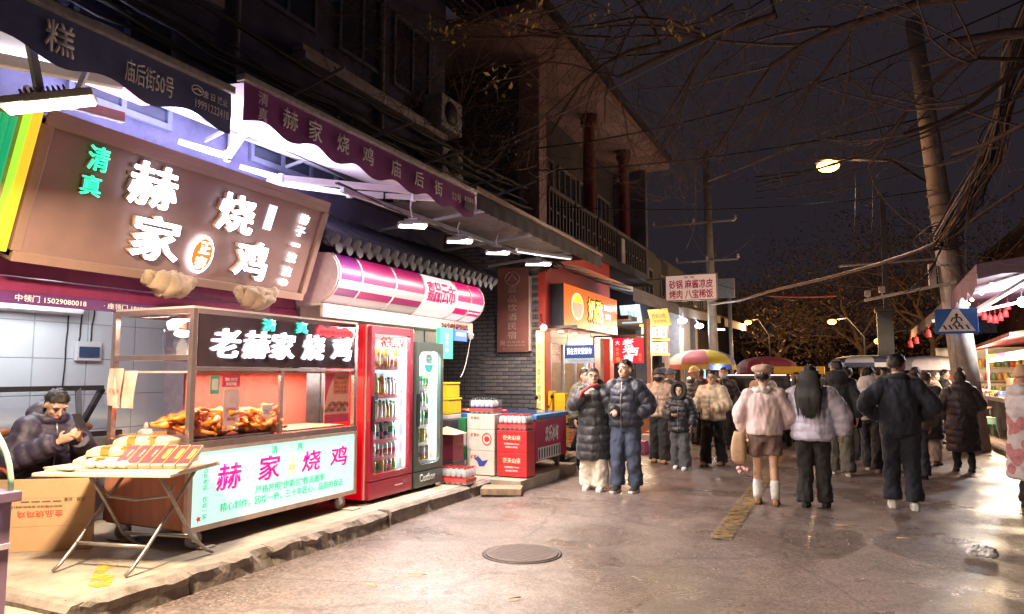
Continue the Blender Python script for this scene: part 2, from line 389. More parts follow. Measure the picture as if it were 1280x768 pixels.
for y0 in (-1.0, 1.1, 3.8, 5.9, 7.4, 8.7):
    for z0 in ((4.0, 5.95) if y0 > 3 else (4.0,)):
        wn = MB(); wn.box(-5.995, -5.95, y0, y0+1.05, z0, z0+.06); wn.box(-5.995, -5.95, y0, y0+1.05, z0+1.1, z0+1.16)
        for k in range(3): wn.box(-5.995, -5.955, y0+k*.5, y0+k*.5+.05, z0+.06, z0+1.1)
        wo = wn.build('window', FRAMEB, b1); pn = MB(); pn.box(-5.992, -5.98, y0+.04, y0+1.0, z0+.05, z0+1.1); pn.build('pane', GLASSD, wo)
for y, z in ((10.0, 4.75), (9.95, 5.55)):
    mb = MB(); mb.box(-5.99, -5.62, y-.4, y+.28, z, z+.55); ac_ = mb.build('outdoor_unit', M('dusty ac casing', (.4, .38, .4), .5, 0, .3, 6), b1, bevel=.015); mb = MB(); mb.lathe([(.2, 0), (.2, .012), (.05, .02)], (-5.62, y-.1, z+.28), 18, ax=(1, 0, 0)); mb.build('fan_grille', DARKM, ac_)
for y in (5.6, 8.35): mb = MB(); mb.tube([(-5.94, y, 4.0), (-5.94, y, 9.4)], .045, 8); mb.build('drain_pipe', M('dull pipe', (.2, .19, .22), .6, 0, .4, 6), b1)
# interior of the chicken shop
TILE = M('white glazed wall tile', (.66, .70, .73), .22, 0, .05, 1.5)
bk = MB(); bk.box(-7.86, -7.8, 2.35, 6.55, .15, 2.62); bw = bk.build('back_wall', M('tile grout', (.40, .42, .45), .8), b1)
bk = MB(); bk.box(-7.8, -6.05, 6.4, 6.55, .15, 2.62); sw = bk.build('side_wall', M('pinkish side wall', (.52, .40, .42), .5), b1)
tm = MB(); tm.box(-.004, .004, -.293, .293, -.195, .195); tme = tm.mesh('tile', TILE, bevel=.003, seg=1)
for i in range(7):
    for j in range(6): piece(tme, 'tile', bw, (-7.797, 2.66+i*.6, .36+j*.4))
point(b1, (-6.9, 4.3, 2.45), 52, (.92, .95, 1), .18)
lt = MB(); lt.box(-7.0, -6.8, 3.6, 5.2, 2.56, 2.615); lt.build('ceiling_light', E('shop tube light', (.95, .97, 1), 5), b1)
# number strip under the shutter box: slats and figures
PLUM = M('plum shutter slats', (.26, .04, .11), .35, .3, .15)
sm = MB(); sm.box(-.012, .012, -2.12, 2.12, -.014, .014); sme = sm.mesh('slat', PLUM, bevel=.004, seg=1)
for k in range(5): piece(sme, 'slat', b1, (-5.85, 4.47, 2.335-k*.022+.07*0))
mb = MB(); mb.box(-5.86, -5.82, 2.35, 6.6, 2.14, 2.232); strip = mb.build('number_strip', M('purple number strip', (.10, .03, .13), .4), b1)
fs = Fr((-5.82, 0, 2.187)); WT = M('white lettering', (.8, .78, .8), .5, 0, .03)
text('中领门 15029080018', fs, 3.68, 0, .58, .055, WT, strip)
text('· 座领门 18691881778', fs, 4.44, 0, .62, .05, WT, strip)
# convenience shop front
CREAM = M('cream shop front', (.62, .56, .54), .5, 0, .1)
mb = MB(); mb.box(-6.0, -5.93, 6.75, 10.12, 2.28, 2.62); mb.build('fascia', CREAM, b1)
for k in range(8):
    mb = MB(); y0 = 6.8+k*.41; mb.box(-6.0, -5.96, y0, y0+.38, .2, 2.28); mb.build('shutter_panel', M('grey white shutter', (.55, .56, .6), .35), b1, bevel=.008)
    if k in (1, 3, 5): mb = MB(); mb.box(-5.958, -5.93, y0+.36, y0+.43, .15, 2.28); mb.build('door_post', M('tan post', (.45, .33, .28), .5), b1)
mb = MB(); mb.box(-5.955, -5.945, 8.1, 8.45, 1.0, 2.2); mb.build('glass_panel', GLASSD, b1)
# tiled eave over the pink sign
TILEC = M('grey clay roof tile', (.045, .046, .065), .65, 0, .4, 12, .5, 70); TILEE = M('pale weathered tile end', (.075, .072, .085), .7, 0, .45, 25, .6, 60)
ev = thing('tiled_eave', 'short grey tiled eave with round tile ends above the pink sign', 'eave', (-5.6, 8.6, 3.1))
mb = MB(); mb.add([(-6.0, 6.45, 3.56), (-5.3, 6.45, 3.13), (-5.3, 10.75, 3.13), (-6.0, 10.75, 3.56), (-6.0, 6.45, 3.50), (-5.3, 6.45, 3.07), (-5.3, 10.75, 3.07), (-6.0, 10.75, 3.50)], [(0, 1, 2, 3), (4, 7, 6, 5), (0, 4, 5, 1), (1, 5, 6, 2), (2, 6, 7, 3)]); mb.build('deck', TILEC, ev)
tl = MB(); tl.tube([(-6.0+5.3, 0, 3.6-3.17), (-.3, 0, .185), (.04, 0, -.02)], [.068, .07, .075], 8); tl.lathe([(.045, .0), (.078, .012), (.082, .03), (.04, .034)], (.035, 0, -.017), 10, ax=(.85, 0, -.52)); tlm = tl.mesh('tile', TILEC)
dr = MB(); dr.prism([(-.07, .05), (.07, .05), (.055, -.045), (0, -.085), (-.055, -.045)], Fr((.055, 0, -.045)), 0, .016); drm = dr.mesh('drip_tile', TILEE)
for k in range(22):
    y = 6.52+k*.2
    piece(tlm, 'tile', ev, (-5.3, y+random.uniform(-.012, .012), 3.17+random.uniform(-.01, .01)), Matrix.Rotation(random.uniform(-.03, .03), 3, 'Z'))
    if k < 21: piece(drm, 'drip_tile', ev, (-5.33, y+.1, 3.13+random.uniform(-.01, .01)))
# alley between the two buildings
al = thing('alley_gate', 'tall dark blue metal gate closing the alley', 'gate', (-7.4, 11.2, .15))
NAVY = M('dark navy sheet metal', (.035, .05, .095), .5, .3, .25)
for k in range(4):
    mb = MB(); mb.box(-7.42, -7.36, 10.32+k*.47, 10.77+k*.47, .17, 3.4); mb.build('panel', NAVY, al, bevel=.012)
mb = MB(); mb.box(-7.43, -7.34, 10.3, 12.2, 3.4, 3.5); mb.build('top_rail', DARKM, al)
mb = MB(); mb.box(-9.5, -7.45, 10.3, 12.2, 3.5, 8); mb.build('alley_wall', STUC, b1)

def brickmat():
    m, N, L, b = nt('brick courses'); t = N.new('ShaderNodeTexCoord'); mp = N.new('ShaderNodeMapping'); mp.inputs['Rotation'].default_value = (pi/2, 0, 0)
    br = N.new('ShaderNodeTexBrick'); br.inputs['Color1'].default_value = (.14, .13, .15, 1); br.inputs['Color2'].default_value = (.10, .10, .12, 1); br.inputs['Mortar'].default_value = (.05, .05, .055, 1)
    br.inputs['Scale'].default_value = 1; br.inputs['Brick Width'].default_value = .25; br.inputs['Row Height'].default_value = .075; br.inputs['Mortar Size'].default_value = .012
    L.new(t.outputs['Object'], mp.inputs[0]); L.new(mp.outputs[0], br.inputs[0]); L.new(br.outputs[0], b.inputs['Base Color']); b.inputs['Roughness'].default_value = .9
    bp = N.new('ShaderNodeBump'); bp.inputs['Strength'].default_value = .7; bp.inputs['Distance'].default_value = .01; bp.invert = True; L.new(br.outputs[1], bp.inputs['Height']); L.new(bp.outputs[0], b.inputs['Normal'])
    return m
# second building, grey brick with red columns
BR = [M('grey brick %d' % k, c, .85, 0, .3, 14, .5, 60) for k, c in enumerate(((.15, .14, .16), (.19, .17, .185), (.12, .12, .145)))]
BRW = M('grey brick wall', (.10, .095, .11), .9, 0, .3, 5, .5, 40)
b2 = thing('brick_building', 'grey brick building with red columns and a wide pink eave', 'building', (-7, 16.5, .15))
mb = MB(); mb.box(-9.5, -5.06, 12.22, 12.45, .15, 4.4); side = mb.build('side_wall', brickmat(), b2)
brm = []
for m_ in BR:
    q = MB(); q.box(-.117, .117, -.012, .012, -.029, .029); brm.append(q.mesh('brick', m_, bevel=.004, seg=1))
n = 0
for row in range(58):
    z = .2+row*.07
    for k in range(5):
        x = -5.18-k*.25-(row % 2)*.125
        if z > 1.98 and z < 3.62 and x < -5.2: continue
        if z < 1.2: continue
        if n >= 285 or x < -6.25: continue
        n += 1; piece(random.choice(brm), 'brick', side, (x, 12.218+random.uniform(-.003, .003), z))
# upper storey side and front
BRC = brickmat()
mb = MB(); mb.box(-9.5, -5.48, 12.25, 12.5, 4.4, 7.7); mb.build('upper_side_wall', BRC, b2)
PINKP = M('faded pink plaster', (.34, .22, .21), .8, 0, .2, 4)
mb = MB(); mb.box(-5.47, -5.05, 12.24, 12.62, 4.4, 7.7); mb.build('corner_pilaster', PINKP, b2, bevel=.01)
mb = MB(); mb.box(-9.5, -6.1, 12.5, 20.9, 4.3, 7.7); mb.build('upper_wall', STUC2, b2)
mb = MB(); mb.box(-6.1, -4.95, 12.25, 21.0, 4.22, 4.4); mb.build('floor_slab', STUC2, b2)
mb = MB(); mb.box(-9.5, -4.42, 10.6, 21.0, 7.72, 7.9); mb.build('soffit', M('pink painted soffit', (.31, .19, .18), .8, 0, .3, 1.5), b2)
mb = MB(); mb.add([(-4.3, 10.5, 7.88), (-4.3, 21.1, 7.88), (-7.5, 21.1, 9.6), (-7.5, 10.5, 9.6), (-4.3, 10.5, 8.02), (-4.3, 21.1, 8.02), (-7.5, 21.1, 9.75), (-7.5, 10.5, 9.75)], [(0, 1, 2, 3), (4, 5, 6, 7), (0, 1, 5, 4), (1, 2, 6, 5), (0, 3, 7, 4)]); mb.build('roof', TILEC, b2)
RED = M('dark red lacquer', (.12, .022, .02), .45, 0, .25, 6)
for y in (15.7, 18.7):
    mb = MB(); mb.lathe([(.19, 4.4), (.19, 4.55), (.155, 4.6), (.145, 7.4), (.2, 7.5), (.2, 7.72)], (-5.2, y, 0), 18); mb.build('column', RED, b2)
WINW = M('pale window frame', (.2, .19, .2), .6)
for k, y0 in enumerate((12.75, 14.3, 15.9, 17.4, 18.9)):
    wn = MB(); x = -6.098
    for z in (4.9, 5.75, 6.6): wn.box(x, x+.07, y0, y0+1.25, z, z+.07)
    for q in range(4): wn.box(x, x+.06, y0+q*.4, y0+q*.4+.05, 4.97, 6.6)
    wo = wn.build('window', WINW, b2); pn = MB(); pn.box(x+.003, x+.02, y0+.03, y0+1.22, 4.93, 6.6); pn.build('pane', GLASSD, wo)
    rl = MB(); rl.box(-5.08, -5.0, y0-.1, y0+1.35, 5.18, 5.26); rl.box(-5.08, -5.0, y0-.1, y0+1.35, 4.42, 4.48)
    for q in range(8): rl.box(-5.07, -5.02, y0-.08+q*.19, y0-.03+q*.19, 4.48, 5.18)
    for q in range(4): rl.box(-5.065, -5.03, y0-.03+q*.38, y0+.11+q*.38, 4.8, 4.85)
    rl.build('balustrade', M('grey stone balustrade', (.09, .082, .09), .8), b2)
mb = MB(); mb.box(-6.1, -5.1, 20.7, 20.95, 4.4, 7.7); mb.build('end_pier', STUC, b2, bevel=.01)
# ground floor of the red shop
REDW = M('red painted shop wall', (.50, .05, .035), .5, 0, .15)
mb = MB(); mb.box(-5.06, -4.92, 12.2, 12.46, .15, 3.5); mb.build('red_post', REDW, b2)
mb = MB(); mb.box(-6.6, -4.95, 12.46, 16.5, 2.42, 2.5); mb.build('shop_ceiling', M('red ceiling', (.55, .09, .07), .5), b2)
mb = MB(); mb.box(-6.7, -6.6, 12.46, 16.5, .15, 2.42); mb.build('shop_back_wall', M('shop pink wall', (.7, .3, .27), .6), b2)
mb = MB(); mb.box(-5.06, -4.98, 12.46, 16.5, 2.5, 4.22); mb.build('red_fascia', REDW, b2)
mb = MB(); mb.box(-5.06, -4.92, 15.1, 15.5, .15, 2.42); mb.box(-5.06, -4.9, 16.2, 16.5, .15, 2.42); mb.build('red_pier', REDW, b2)
mb = MB(); mb.box(-5.0, -4.94, 12.46, 15.1, 2.17, 2.42); mb.build('door_head', M('dark wooden door head', (.06, .03, .035), .4), b2)
for y in (12.5, 13.2, 13.9, 14.6, 15.0):
    mb = MB(); mb.box(-5.0, -4.94, y, y+.07, .15, 2.17); mb.build('door_post', M('pale aluminium', (.6, .55, .6), .3, .6), b2)
for y in (12.57, 13.27, 13.97):
    mb = MB(); mb.box(-4.975, -4.967, y, y+.63, .9, 2.15); mb.build('glass_panel', GL('shop pane'), b2)
    mb = MB(); mb.box(-4.98, -4.96, y, y+.63, .2, .88); mb.build('lower_panel', M('orange red door panel', (.6, .14, .05), .5), b2)
for k, y in enumerate((12.9, 13.6, 14.4)):
    mb = MB(); mb.lathe([(.0, 2.4), (.06, 2.4), (.06, 2.418)], (-5.6+.1*k, y, 0), 12); mb.build('downlight', E('downlight', (1, .8, .65), 10), b2)
point(b2, (-5.5, 13.4, 2.2), 40, (1, .62, .55), .2); point(b2, (-5.6, 15.8, 2.2), 18, (1, .75, .5), .2)
for y in (12.8, 13.6, 14.4, 15.2):
    mb = MB(); mb.lathe([(.0, 2.395), (.05, 2.395), (.05, 2.415)], (-4.85, y, 0), 10); mb.build('downlight', E('downlight', (1, .8, .65), 10), b2)
# farther row
b3 = thing('market_building', 'long grey two storey market building past the brick one', 'building', (-7, 32, .15))
mb = MB(); mb.box(-9.5, -5.6, 21.2, 46, .15, 5.6); mb.box(-9.5, -5.75, 21.05, 46.2, 5.6, 5.8); mb.build('wall', STUC2, b3)
mb = MB(); mb.box(-5.6, -4.55, 16.6, 20.9, 2.9, 3.0); mb.build('canopy_slab', STUC2, b2)
mb = MB(); mb.box(-6.6, -6.5, 16.5, 21.0, .15, 2.9); mb.build('stall_back_wall', M('warm tiled wall', (.6, .45, .3), .5), b2)
for y in (22.2, 24.6, 27, 29.4, 32, 35):
    wn = MB(); wn.box(-5.6, -5.54, y, y+1.2, 3.9, 3.96); wn.box(-5.6, -5.54, y, y+1.2, 5.0, 5.06)
    for q in range(3): wn.box(-5.6, -5.545, y+q*.57, y+q*.57+.06, 3.96, 5.0)
    wo = wn.build('window', WINW, b3); pn = MB(); pn.box(-5.598, -5.57, y+.05, y+1.15, 3.95, 5.0); pn.build('pane', GLASSD, wo)
mb = MB(); mb.box(-5.2, -4.6, 22.9, 24.6, 1.95, 3.75); mb.build('white_cladding', M('white cladding', (.42, .42, .45), .5), b3, bevel=.01)
mb = MB(); mb.box(-5.3, -4.9, 27.2, 27.7, .15, 4.2); mb.build('pier', M('pale pier', (.5, .47, .48), .6), b3)
# right-hand houses, dim, behind the stalls
b4 = thing('dim_house', 'dim dark red house with a lit barred window above the stall awning', 'building', (9, 24, .12))
mb = MB(); mb.box(7.5, 13, 15, 44, .12, 7.5); mb.build('wall', M('dark red plaster', (.13, .05, .05), .85, 0, .3, 2), b4)
mb = MB(); mb.box(6.9, 13.2, 14.7, 44.3, 7.5, 7.7); mb.build('roof_edge', STUC2, b4)
mb = MB(); mb.box(7.43, 7.5, 23.2, 25.2, 5.1, 5.2); mb.box(7.43, 7.5, 23.2, 25.2, 6.7, 6.8)
for q in range(6): mb.box(7.43, 7.5, 23.2+q*.39, 23.26+q*.39, 5.2, 6.7)
wo = mb.build('window', M('window bars', (.5, .46, .44), .5), b4); mb = MB(); mb.box(7.49, 7.497, 23.2, 25.2, 5.15, 6.75); mb.build('pane', E('faintly lit window', (.5, .5, .6), .12), wo)
mb = MB(); mb.box(6.2, 9.5, 10.5, 14.0, 5.9, 6.1); mb.add([(5.9, 10.2, 6.1), (9.6, 10.2, 6.1), (9.6, 14.3, 6.1), (5.9, 14.3, 6.1), (9.6, 10.2, 7.6), (9.6, 14.3, 7.6)], [(0, 1, 4), (3, 5, 2), (0, 4, 5, 3), (0, 3, 2, 1), (1, 2, 5, 4)]); mb.build('roof', TILEC, b4)
# ================================================================ AWNINGS
def wave(y, ph=0, f=2*pi/.62): return .035*sin(y*f+ph)
def awning(name, label, y0, y1, zf, zb, drop, vcol, ucol, xf=-4.1, xb=-5.95, ph=0, amp=.035):
    t = thing(name, label, 'awning', (xb, (y0+y1)/2, zb))
    n = 44; mb = MB(); g = []
    for i in range(n+1):
        y = y0+(y1-y0)*i/n
        for k in range(7):
            q = k/6; x = xf+(xb-xf)*q; z = zf+(zb-zf)*q-.06*sin(pi*q)-.02*abs(sin(y*2.6))*sin(pi*q)
            g.append((x, y, z))
    mb.add(g, [(i*7+k, i*7+k+1, (i+1)*7+k+1, (i+1)*7+k) for i in range(n) for k in range(6)], True)
    mb.build('fabric', ucol, t)
    mb = MB(); g = []
    for i in range(n*2+1):
        y = y0+(y1-y0)*i/(n*2); b = drop+amp*sin(y*2*pi/.62+ph)
        bx = .02*sin(y*3.1+ph)+.008*sin(y*11)
        g += [(xf+.012, y, zf+.01), (xf+.02+bx*.4, y, zf-drop*.5), (xf+.015+bx, y, zf-b)]
    mb.add(g, [(i*3+k, i*3+k+1, (i+1)*3+k+1, (i+1)*3+k) for i in range(n*2) for k in range(2)], True)
    mb.build('valance', vcol, t)
    mb = MB(); mb.box(xf-.05, xf+.04, y0-.02, y1+.02, zf+.012, zf+.07); mb.build('front_bar', M('dusty aluminium', (.5, .47, .46), .45, .6, .3, 20), t, bevel=.01)
    return t
NAVYF = M('navy awning cloth', (.13, .15, .34), .75, 0, .25, 4); PURF = M('purple awning cloth', (.34, .08, .32), .75, 0, .25, 4)
UND = M('pale awning underside', (.66, .62, .68), .8, 0, .08, 3); UNDP = M('cream awning underside', (.55, .55, .45), .8, 0, .08, 3)
GREYL = M('silver print', (.85, .80, .82), .6, 0, .12, 8)
a1 = awning('shop_awning', 'navy scalloped awning printed with a street number and a phone number', -.6, 3.83, 3.68, 4.12, .27, NAVYF, UNDP, ph=1.1)
fa = Fr((-4.062, 0, 3.54))
text('糕', fa, 2.52, 0, .17, .19, GREYL, a1, bold=.02); text('庙后街50号', fa, 3.12, -.01, .36, .15, GREYL, a1, bold=.006)
text('金 日 篷业', fa, 3.66, .05, .22, .055, GREYL, a1, bold=.006); text('19991222418', fa, 3.635, -.04, .3, .062, GREYL, a1)
mb = MB(); mb.tube([fa.p(3.5+.05*cos(q*pi/8), .055+.032*sin(q*pi/8), .004) for q in range(17)], .004, 5); mb.tube([fa.p(3.465, .05, .004), fa.p(3.5, .066, .004), fa.p(3.535, .05, .004)], .006, 5); mb.build('emblem', GREYL, a1)
a2 = awning('shop_awning', 'purple scalloped awning printed in silver over the roast chicken shop', 3.95, 7.78, 3.83, 4.2, .29, PURF, UND, ph=.4)
fb = Fr((-4.055, 0, 3.69))
for ch, y, h in (('赫', 4.43, .17), ('家', 4.74, .18), ('烧', 5.12, .17), ('鸡', 5.5, .17), ('庙', 5.98, .17), ('后', 6.42, .16), ('街', 6.83, .165)): text(ch, fb, y, -.0, .17, h, GREYL, a2, bold=.012)
text('52号', fb, 7.25, -.01, .22, .10, GREYL, a2); text('清真', fb, 4.12, 0, None, .23, GREYL, a2, vertical=True)
text('金日篷业', fb, 7.56, .03, .24, .06, GREYL, a2)
mb = MB(); mb.box(7.45, 7.68, -.1, .0, .001, .004, fb); mb.build('logo_patch', M('dark patch', (.03, .015, .03), .6), a2)
WB = M('white awning arm', (.74, .72, .74), .4, 0, .08)
for p0, p1, p2 in (((-5.9, 4.9, 3.9), (-5.3, 4.95, 3.69), (-4.3, 4.3, 3.72)), ((-5.9, 5.7, 3.86), (-5.36, 5.75, 3.68), (-4.22, 7.2, 3.73)), ((-5.9, 6.1, 3.8), (-5.0, 6.45, 3.64), (-4.75, 6.75, 3.66)), ((-4.74, 6.78, 3.66), (-4.5, 7.0, 3.67), (-4.2, 7.3, 3.69))):
    mb = MB(); mb.bar(p0, p1, .05, .06); mb.bar(p1, p2, .055, .07); mb.lathe([(.035, -.05), (.035, .05)], p1, 10); mb.build('folding_arm', WB, a2, bevel=.008)
for p0, p1 in (((-5.3, 2.2, 3.66), (-4.62, 3.34, 3.68)), ((-5.2, 3.0, 3.60), (-5.1, 3.7, 3.62))):
    mb = MB(); mb.bar(p0, p1, .06, .08); mb.build('folding_arm', WB if p0[2] > 3.62 else GREYM, a1, bevel=.008)
mb = MB(); mb.add([(-5.3, 3.2, 3.86), (-5.3, 4.0, 3.86), (-4.5, 3.95, 3.74), (-4.5, 3.4, 3.74)], [(0, 1, 2, 3)]); mb.build('red_lining', M('red lining cloth', (.6, .05, .07), .7), a1)
# third, corrugated awning
t = thing('corrugated_awning', 'long dark corrugated awning with a frayed edge before the brick building', 'awning', (-5.9, 10.4, 3.9))
COR = M('dark corrugated sheet', (.20, .18, .18), .55, .2, .35, 5, .3, 40)
mb = MB(); g = []; n = 120
for i in range(n+1):
    y = 7.9+5.1*i/n
    for k in range(6):
        q = k/5; x = -4.12+(-6.0+4.12)*q; g.append((x, y, 3.86-.05*(y-7.9)/5+.12*q-.05*sin(pi*q)+.014*sin(i*pi/1.5)))
mb.add(g, [(i*6+k, i*6+k+1, (i+1)*6+k+1, (i+1)*6+k) for i in range(n) for k in range(5)], True); mb.build('sheet', COR, t)
mb = MB(); g = []
for i in range(n+1):
    y = 7.85+5.2*i/n; z = 3.88-.05*(y-7.9)/5; g += [(-4.1, y, z), (-4.09+.01*sin(i*.7), y, z-.2-.025*abs(noise.noise(V((y*5, 0, 0))))-.015*(i % 3 == 0))]
mb.add(g, [(2*i, 2*i+1, 2*i+3, 2*i+2) for i in range(n)], False); mb.build('valance', M('dusty black valance', (.06, .05, .055), .8, 0, .4, 8), t)
mb = MB(); mb.bar((-4.1, 7.8, 3.93), (-4.1, 13.05, 3.87), .06, .05); mb.build('front_bar', M('rusty tan bar', (.35, .24, .18), .6, .3, .4, 12), t)
for y in (8.4, 10.2, 12.0): mb = MB(); mb.bar((-4.15, y, 3.8), (-5.95, y-.1, 3.62), .04); mb.build('support_arm', GREYM, t)
# ================================================================ FLOODLIGHTS
LED = E('warm white LED', (1, .84, .5), 22); LEDC = E('cool LED', (1, .93, .82), 9); LEDW = E('dim LED', (1, .86, .6), 6)
fl = thing('floodlight', 'glaring flat warm floodlight on a white arm above the chicken shop sign', 'floodlight', (-3.98, 2.44, 3.1))
ff = Fr((-3.98, 2.44, 3.1), (.64, .77, .30), (-.77, .64, 0.15))
mb = MB(); mb.box(-.23, .23, -.15, .15, .0, .045, ff); mb.build('housing', M('white lamp housing', (.6, .58, .55), .4), fl, bevel=.01)
mb = MB(); mb.box(-.215, .215, -.135, .135, -.006, -.001, ff); mb.build('lens', LED, fl)
mb = MB()
for k in range(9): mb.box(-.12+k*.026, -.11+k*.026, -.08, .08, .045, .085, ff)
mb.build('cooling_fins', GREYM, fl)
mb = MB(); mb.bar((-4.02, 2.4, 3.17), (-4.2, 2.4, 3.66), .045, .03); mb.bar((-4.05, 2.6, 3.15), (-4.3, 2.9, 3.68), .03); mb.build('arm', WB, fl)
area(fl, (-3.98, 2.44, 3.07), .4, 400, (1, .76, .5), (.16, .16, -1))
def flood(loc, label, power, r, mat, col, hang=.25, w=.17, group='floodlights under the awnings', tilt=0):
    t = thing('floodlight', label, 'floodlight', loc, 0, group); f = Fr(loc, (cos(r), sin(r), 0), (-sin(r), cos(r), 0))
    mb = MB(); mb.box(-w, w, -.1, .1, 0, .04, f); mb.box(-w*.6, w*.6, -.06, .06, .04, .075, f); mb.build('housing', GREYM, t, bevel=.008)
    mb = MB(); mb.box(-w+.015, w-.015, -.085, .085, -.006, -.001, f); mb.build('lens', mat, t)
    mb = MB(); mb.tube([f.p(0, 0, .07), f.p(-.03, 0, .07+hang*.5), f.p(0, .02, .07+hang)], .008, 6); mb.box(-.05, .05, -.015, .015, .07, .1, f); mb.build('hanger', WB, t)
    if power: area(t, V(loc)-V((0, 0, .02)), .28, power, col, (.3, -.1, -1))
    return t
flood((-4.5, 7.0, 3.32), 'flat square floodlight hanging by a wire below the purple awning', 170, .7, LEDC, (1, .86, .76), .33)
flood((-4.42, 8.0, 3.30), 'lit floodlight on the rail above the middle of the pink sign', 95, .6, LEDW, (1, .86, .76), .2)
flood((-4.4, 9.1, 3.32), 'lit floodlight on the rail past the far end of the pink sign', 95, .6, LEDW, (1, .86, .76), .2)
flood((-4.5, 10.85, 3.41), 'angled floodlight above the brown homestay sign', 110, .5, LEDC, (1, .84, .68), .2, .22)
t = thing('lamp_rail', 'grey metal rail with cables carrying the small floodlights', 'rail', (-4.7, 8.4, 3.5))
mb = MB(); mb.bar((-4.75, 6.0, 3.55), (-4.6, 10.3, 3.52), .05, .05); mb.build('rail', GREYM, t)
for k in range(3):
    mb = MB(); mb.tube(sag((-4.76+.02*k, 5.9, 3.6), (-4.6, 10.2, 3.57), .04+.04*k, 20, .015), .009, 5); mb.build('cable', BLACK, t)
t = thing('tube_light', 'long white tube light under the corrugated awning', 'tube light', (-4.3, 10.4, 3.45))
mb = MB(); mb.bar((-4.45, 9.85, 3.5), (-3.95, 10.95, 3.5), .05, .05); mb.build('housing', WB, t, bevel=.01)
mb = MB(); mb.bar((-4.45, 9.9, 3.467), (-3.95, 10.9, 3.467), .03, .012); mb.build('tube', E('tube glow', (1, .95, .95), 1.2), t)

# ================================================================ MAIN SIGN
ms = thing('shop_sign', 'big brown box sign with glowing white characters above the chicken shop', 'sign', (-5.5, 4.75, 2.47))
up = V((.34, 0, 1)).normalized(); fm = Fr((-5.58, 3.19, 2.465), (0, 1, 0), up); SW, SH = 3.17, 1.06
BRN = M('brown sign panel', (.25, .155, .135), .42, 0, .16, 2.2); BRF = M('brown sign frame', (.28, .18, .14), .38, .1, .08, 3)
mb = MB(); mb.box(0, SW, 0, SH, -.16, 0, fm); mb.build('box', BRN, ms)
mb = MB(); mb.box(0, SW, -.03, .05, -.17, .035, fm); mb.box(0, SW, SH-.05, SH+.02, -.17, .035, fm); mb.box(-.02, .055, .0505, SH-.0505, -.17, .034, fm); mb.box(SW-.055, SW+.02, .0505, SH-.0505, -.17, .034, fm); mb.build('frame', BRF, ms, bevel=.006)
WL = E('white sign glow', (.86, .88, 1), 7); GLW = E('green sign glow', (.02, .85, .33), 1.7); WLS = E('white halo glow', (.92, .93, 1), 3.2)
RET = M('letter return', (.62, .42, .33), .4)
def ch3(s, a, b, w_, h, sh=-.08, bold=.014, mat=WL, d=.06):
    a -= 3.19
    text(s, fm, a, b, w_, h, RET, ms, .006, d, bold, 'character', sh); text(s, fm, a, b, w_, h, mat, ms, .006+d+.002, .012, bold+.003, 'character_face', sh)
ch3('赫', 4.14, .79, .46, .36); ch3('家', 4.3, .35, .48, .38); ch3('烧', 5.08, .74, .44, .36); ch3('鸡', 5.42, .32, .42, .38)
ch3('清', 3.62, .88, .17, .19, -.1, .01, GLW, .035); ch3('真', 3.62, .66, .17, .16, -.1, .01, GLW, .035)
for s, y, b in (('游', 6.03, .87), ('子', 6.02, .73), ('一', 6.01, .575), ('流', 6.0, .43), ('流', 5.99, .27), ('◎', 5.98, .145)): text(s, fm, y-3.19, b, .125 if s != '一' else .11, .105 if s not in '一◎' else (.03 if s == '一' else .07), WLS, ms, .02, .02, .008, 'character')
mb = MB(); mb.prism([(x*.05, y) for x, y in ((-1, -.13), (1, -.13), (1.15, .13), (-.85, .13))], Fr(fm.p(2.36, .79, .0), fm.r, fm.u), .006, .02); mb.build('light_plaque', E('plaque glow', (.85, .85, 1), 1.6), ms)
text('百年老店', Fr(fm.p(2.36, .79, .02), fm.r, fm.u), 0, 0, .05, .22, M('grey print', (.25, .22, .3), .6), ms, vertical=True)
bd = [(.115*cos(q*pi/12)*(1 if abs(sin(q*pi/12)) < .7 else .95), .165*sin(q*pi/12)) for q in range(24)]
fbd = Fr(fm.p(1.64, .28, 0), fm.r, fm.u)
mb = MB(); mb.prism([(x*1.12, y*1.1) for x, y in bd], fbd, .006, .04); mb.build('badge_rim', WL, ms)
mb = MB(); mb.prism([(x*.95, y*.96) for x, y in bd], fbd, .04, .045); mb.build('badge', E('orange badge', (1, .12, .01), 1.4), ms)
text('正', fbd, .01, .07, .12, .11, WL, ms, .047, .006, .008, 'character'); text('宗', fbd, 0, -.075, .12, .12, WL, ms, .047, .006, .008, 'character')
mb = MB(); mb.box(.3, SW-.1, SH-.1, SH-.06, -.2, -.175, fm); mb.build('added_uplight', E('added uplight LED', (.62, .62, 1), 5), ms)  # unseen strip added behind the sign to brighten the awning underside
mb = MB(); mb.box(0, SW, SH+.021, SH+.075, .0, .034, fm); mb.build('top_lip', BRF, ms)  # lip added to keep the strip's glow out of view
area(ms, fm.p(1.5, SH+.0, -.3), .06, 140, (.70, .67, 1), (.35, 0, 1), sizey=3.0)  # added upward light for the awning underside, not from the sign itself
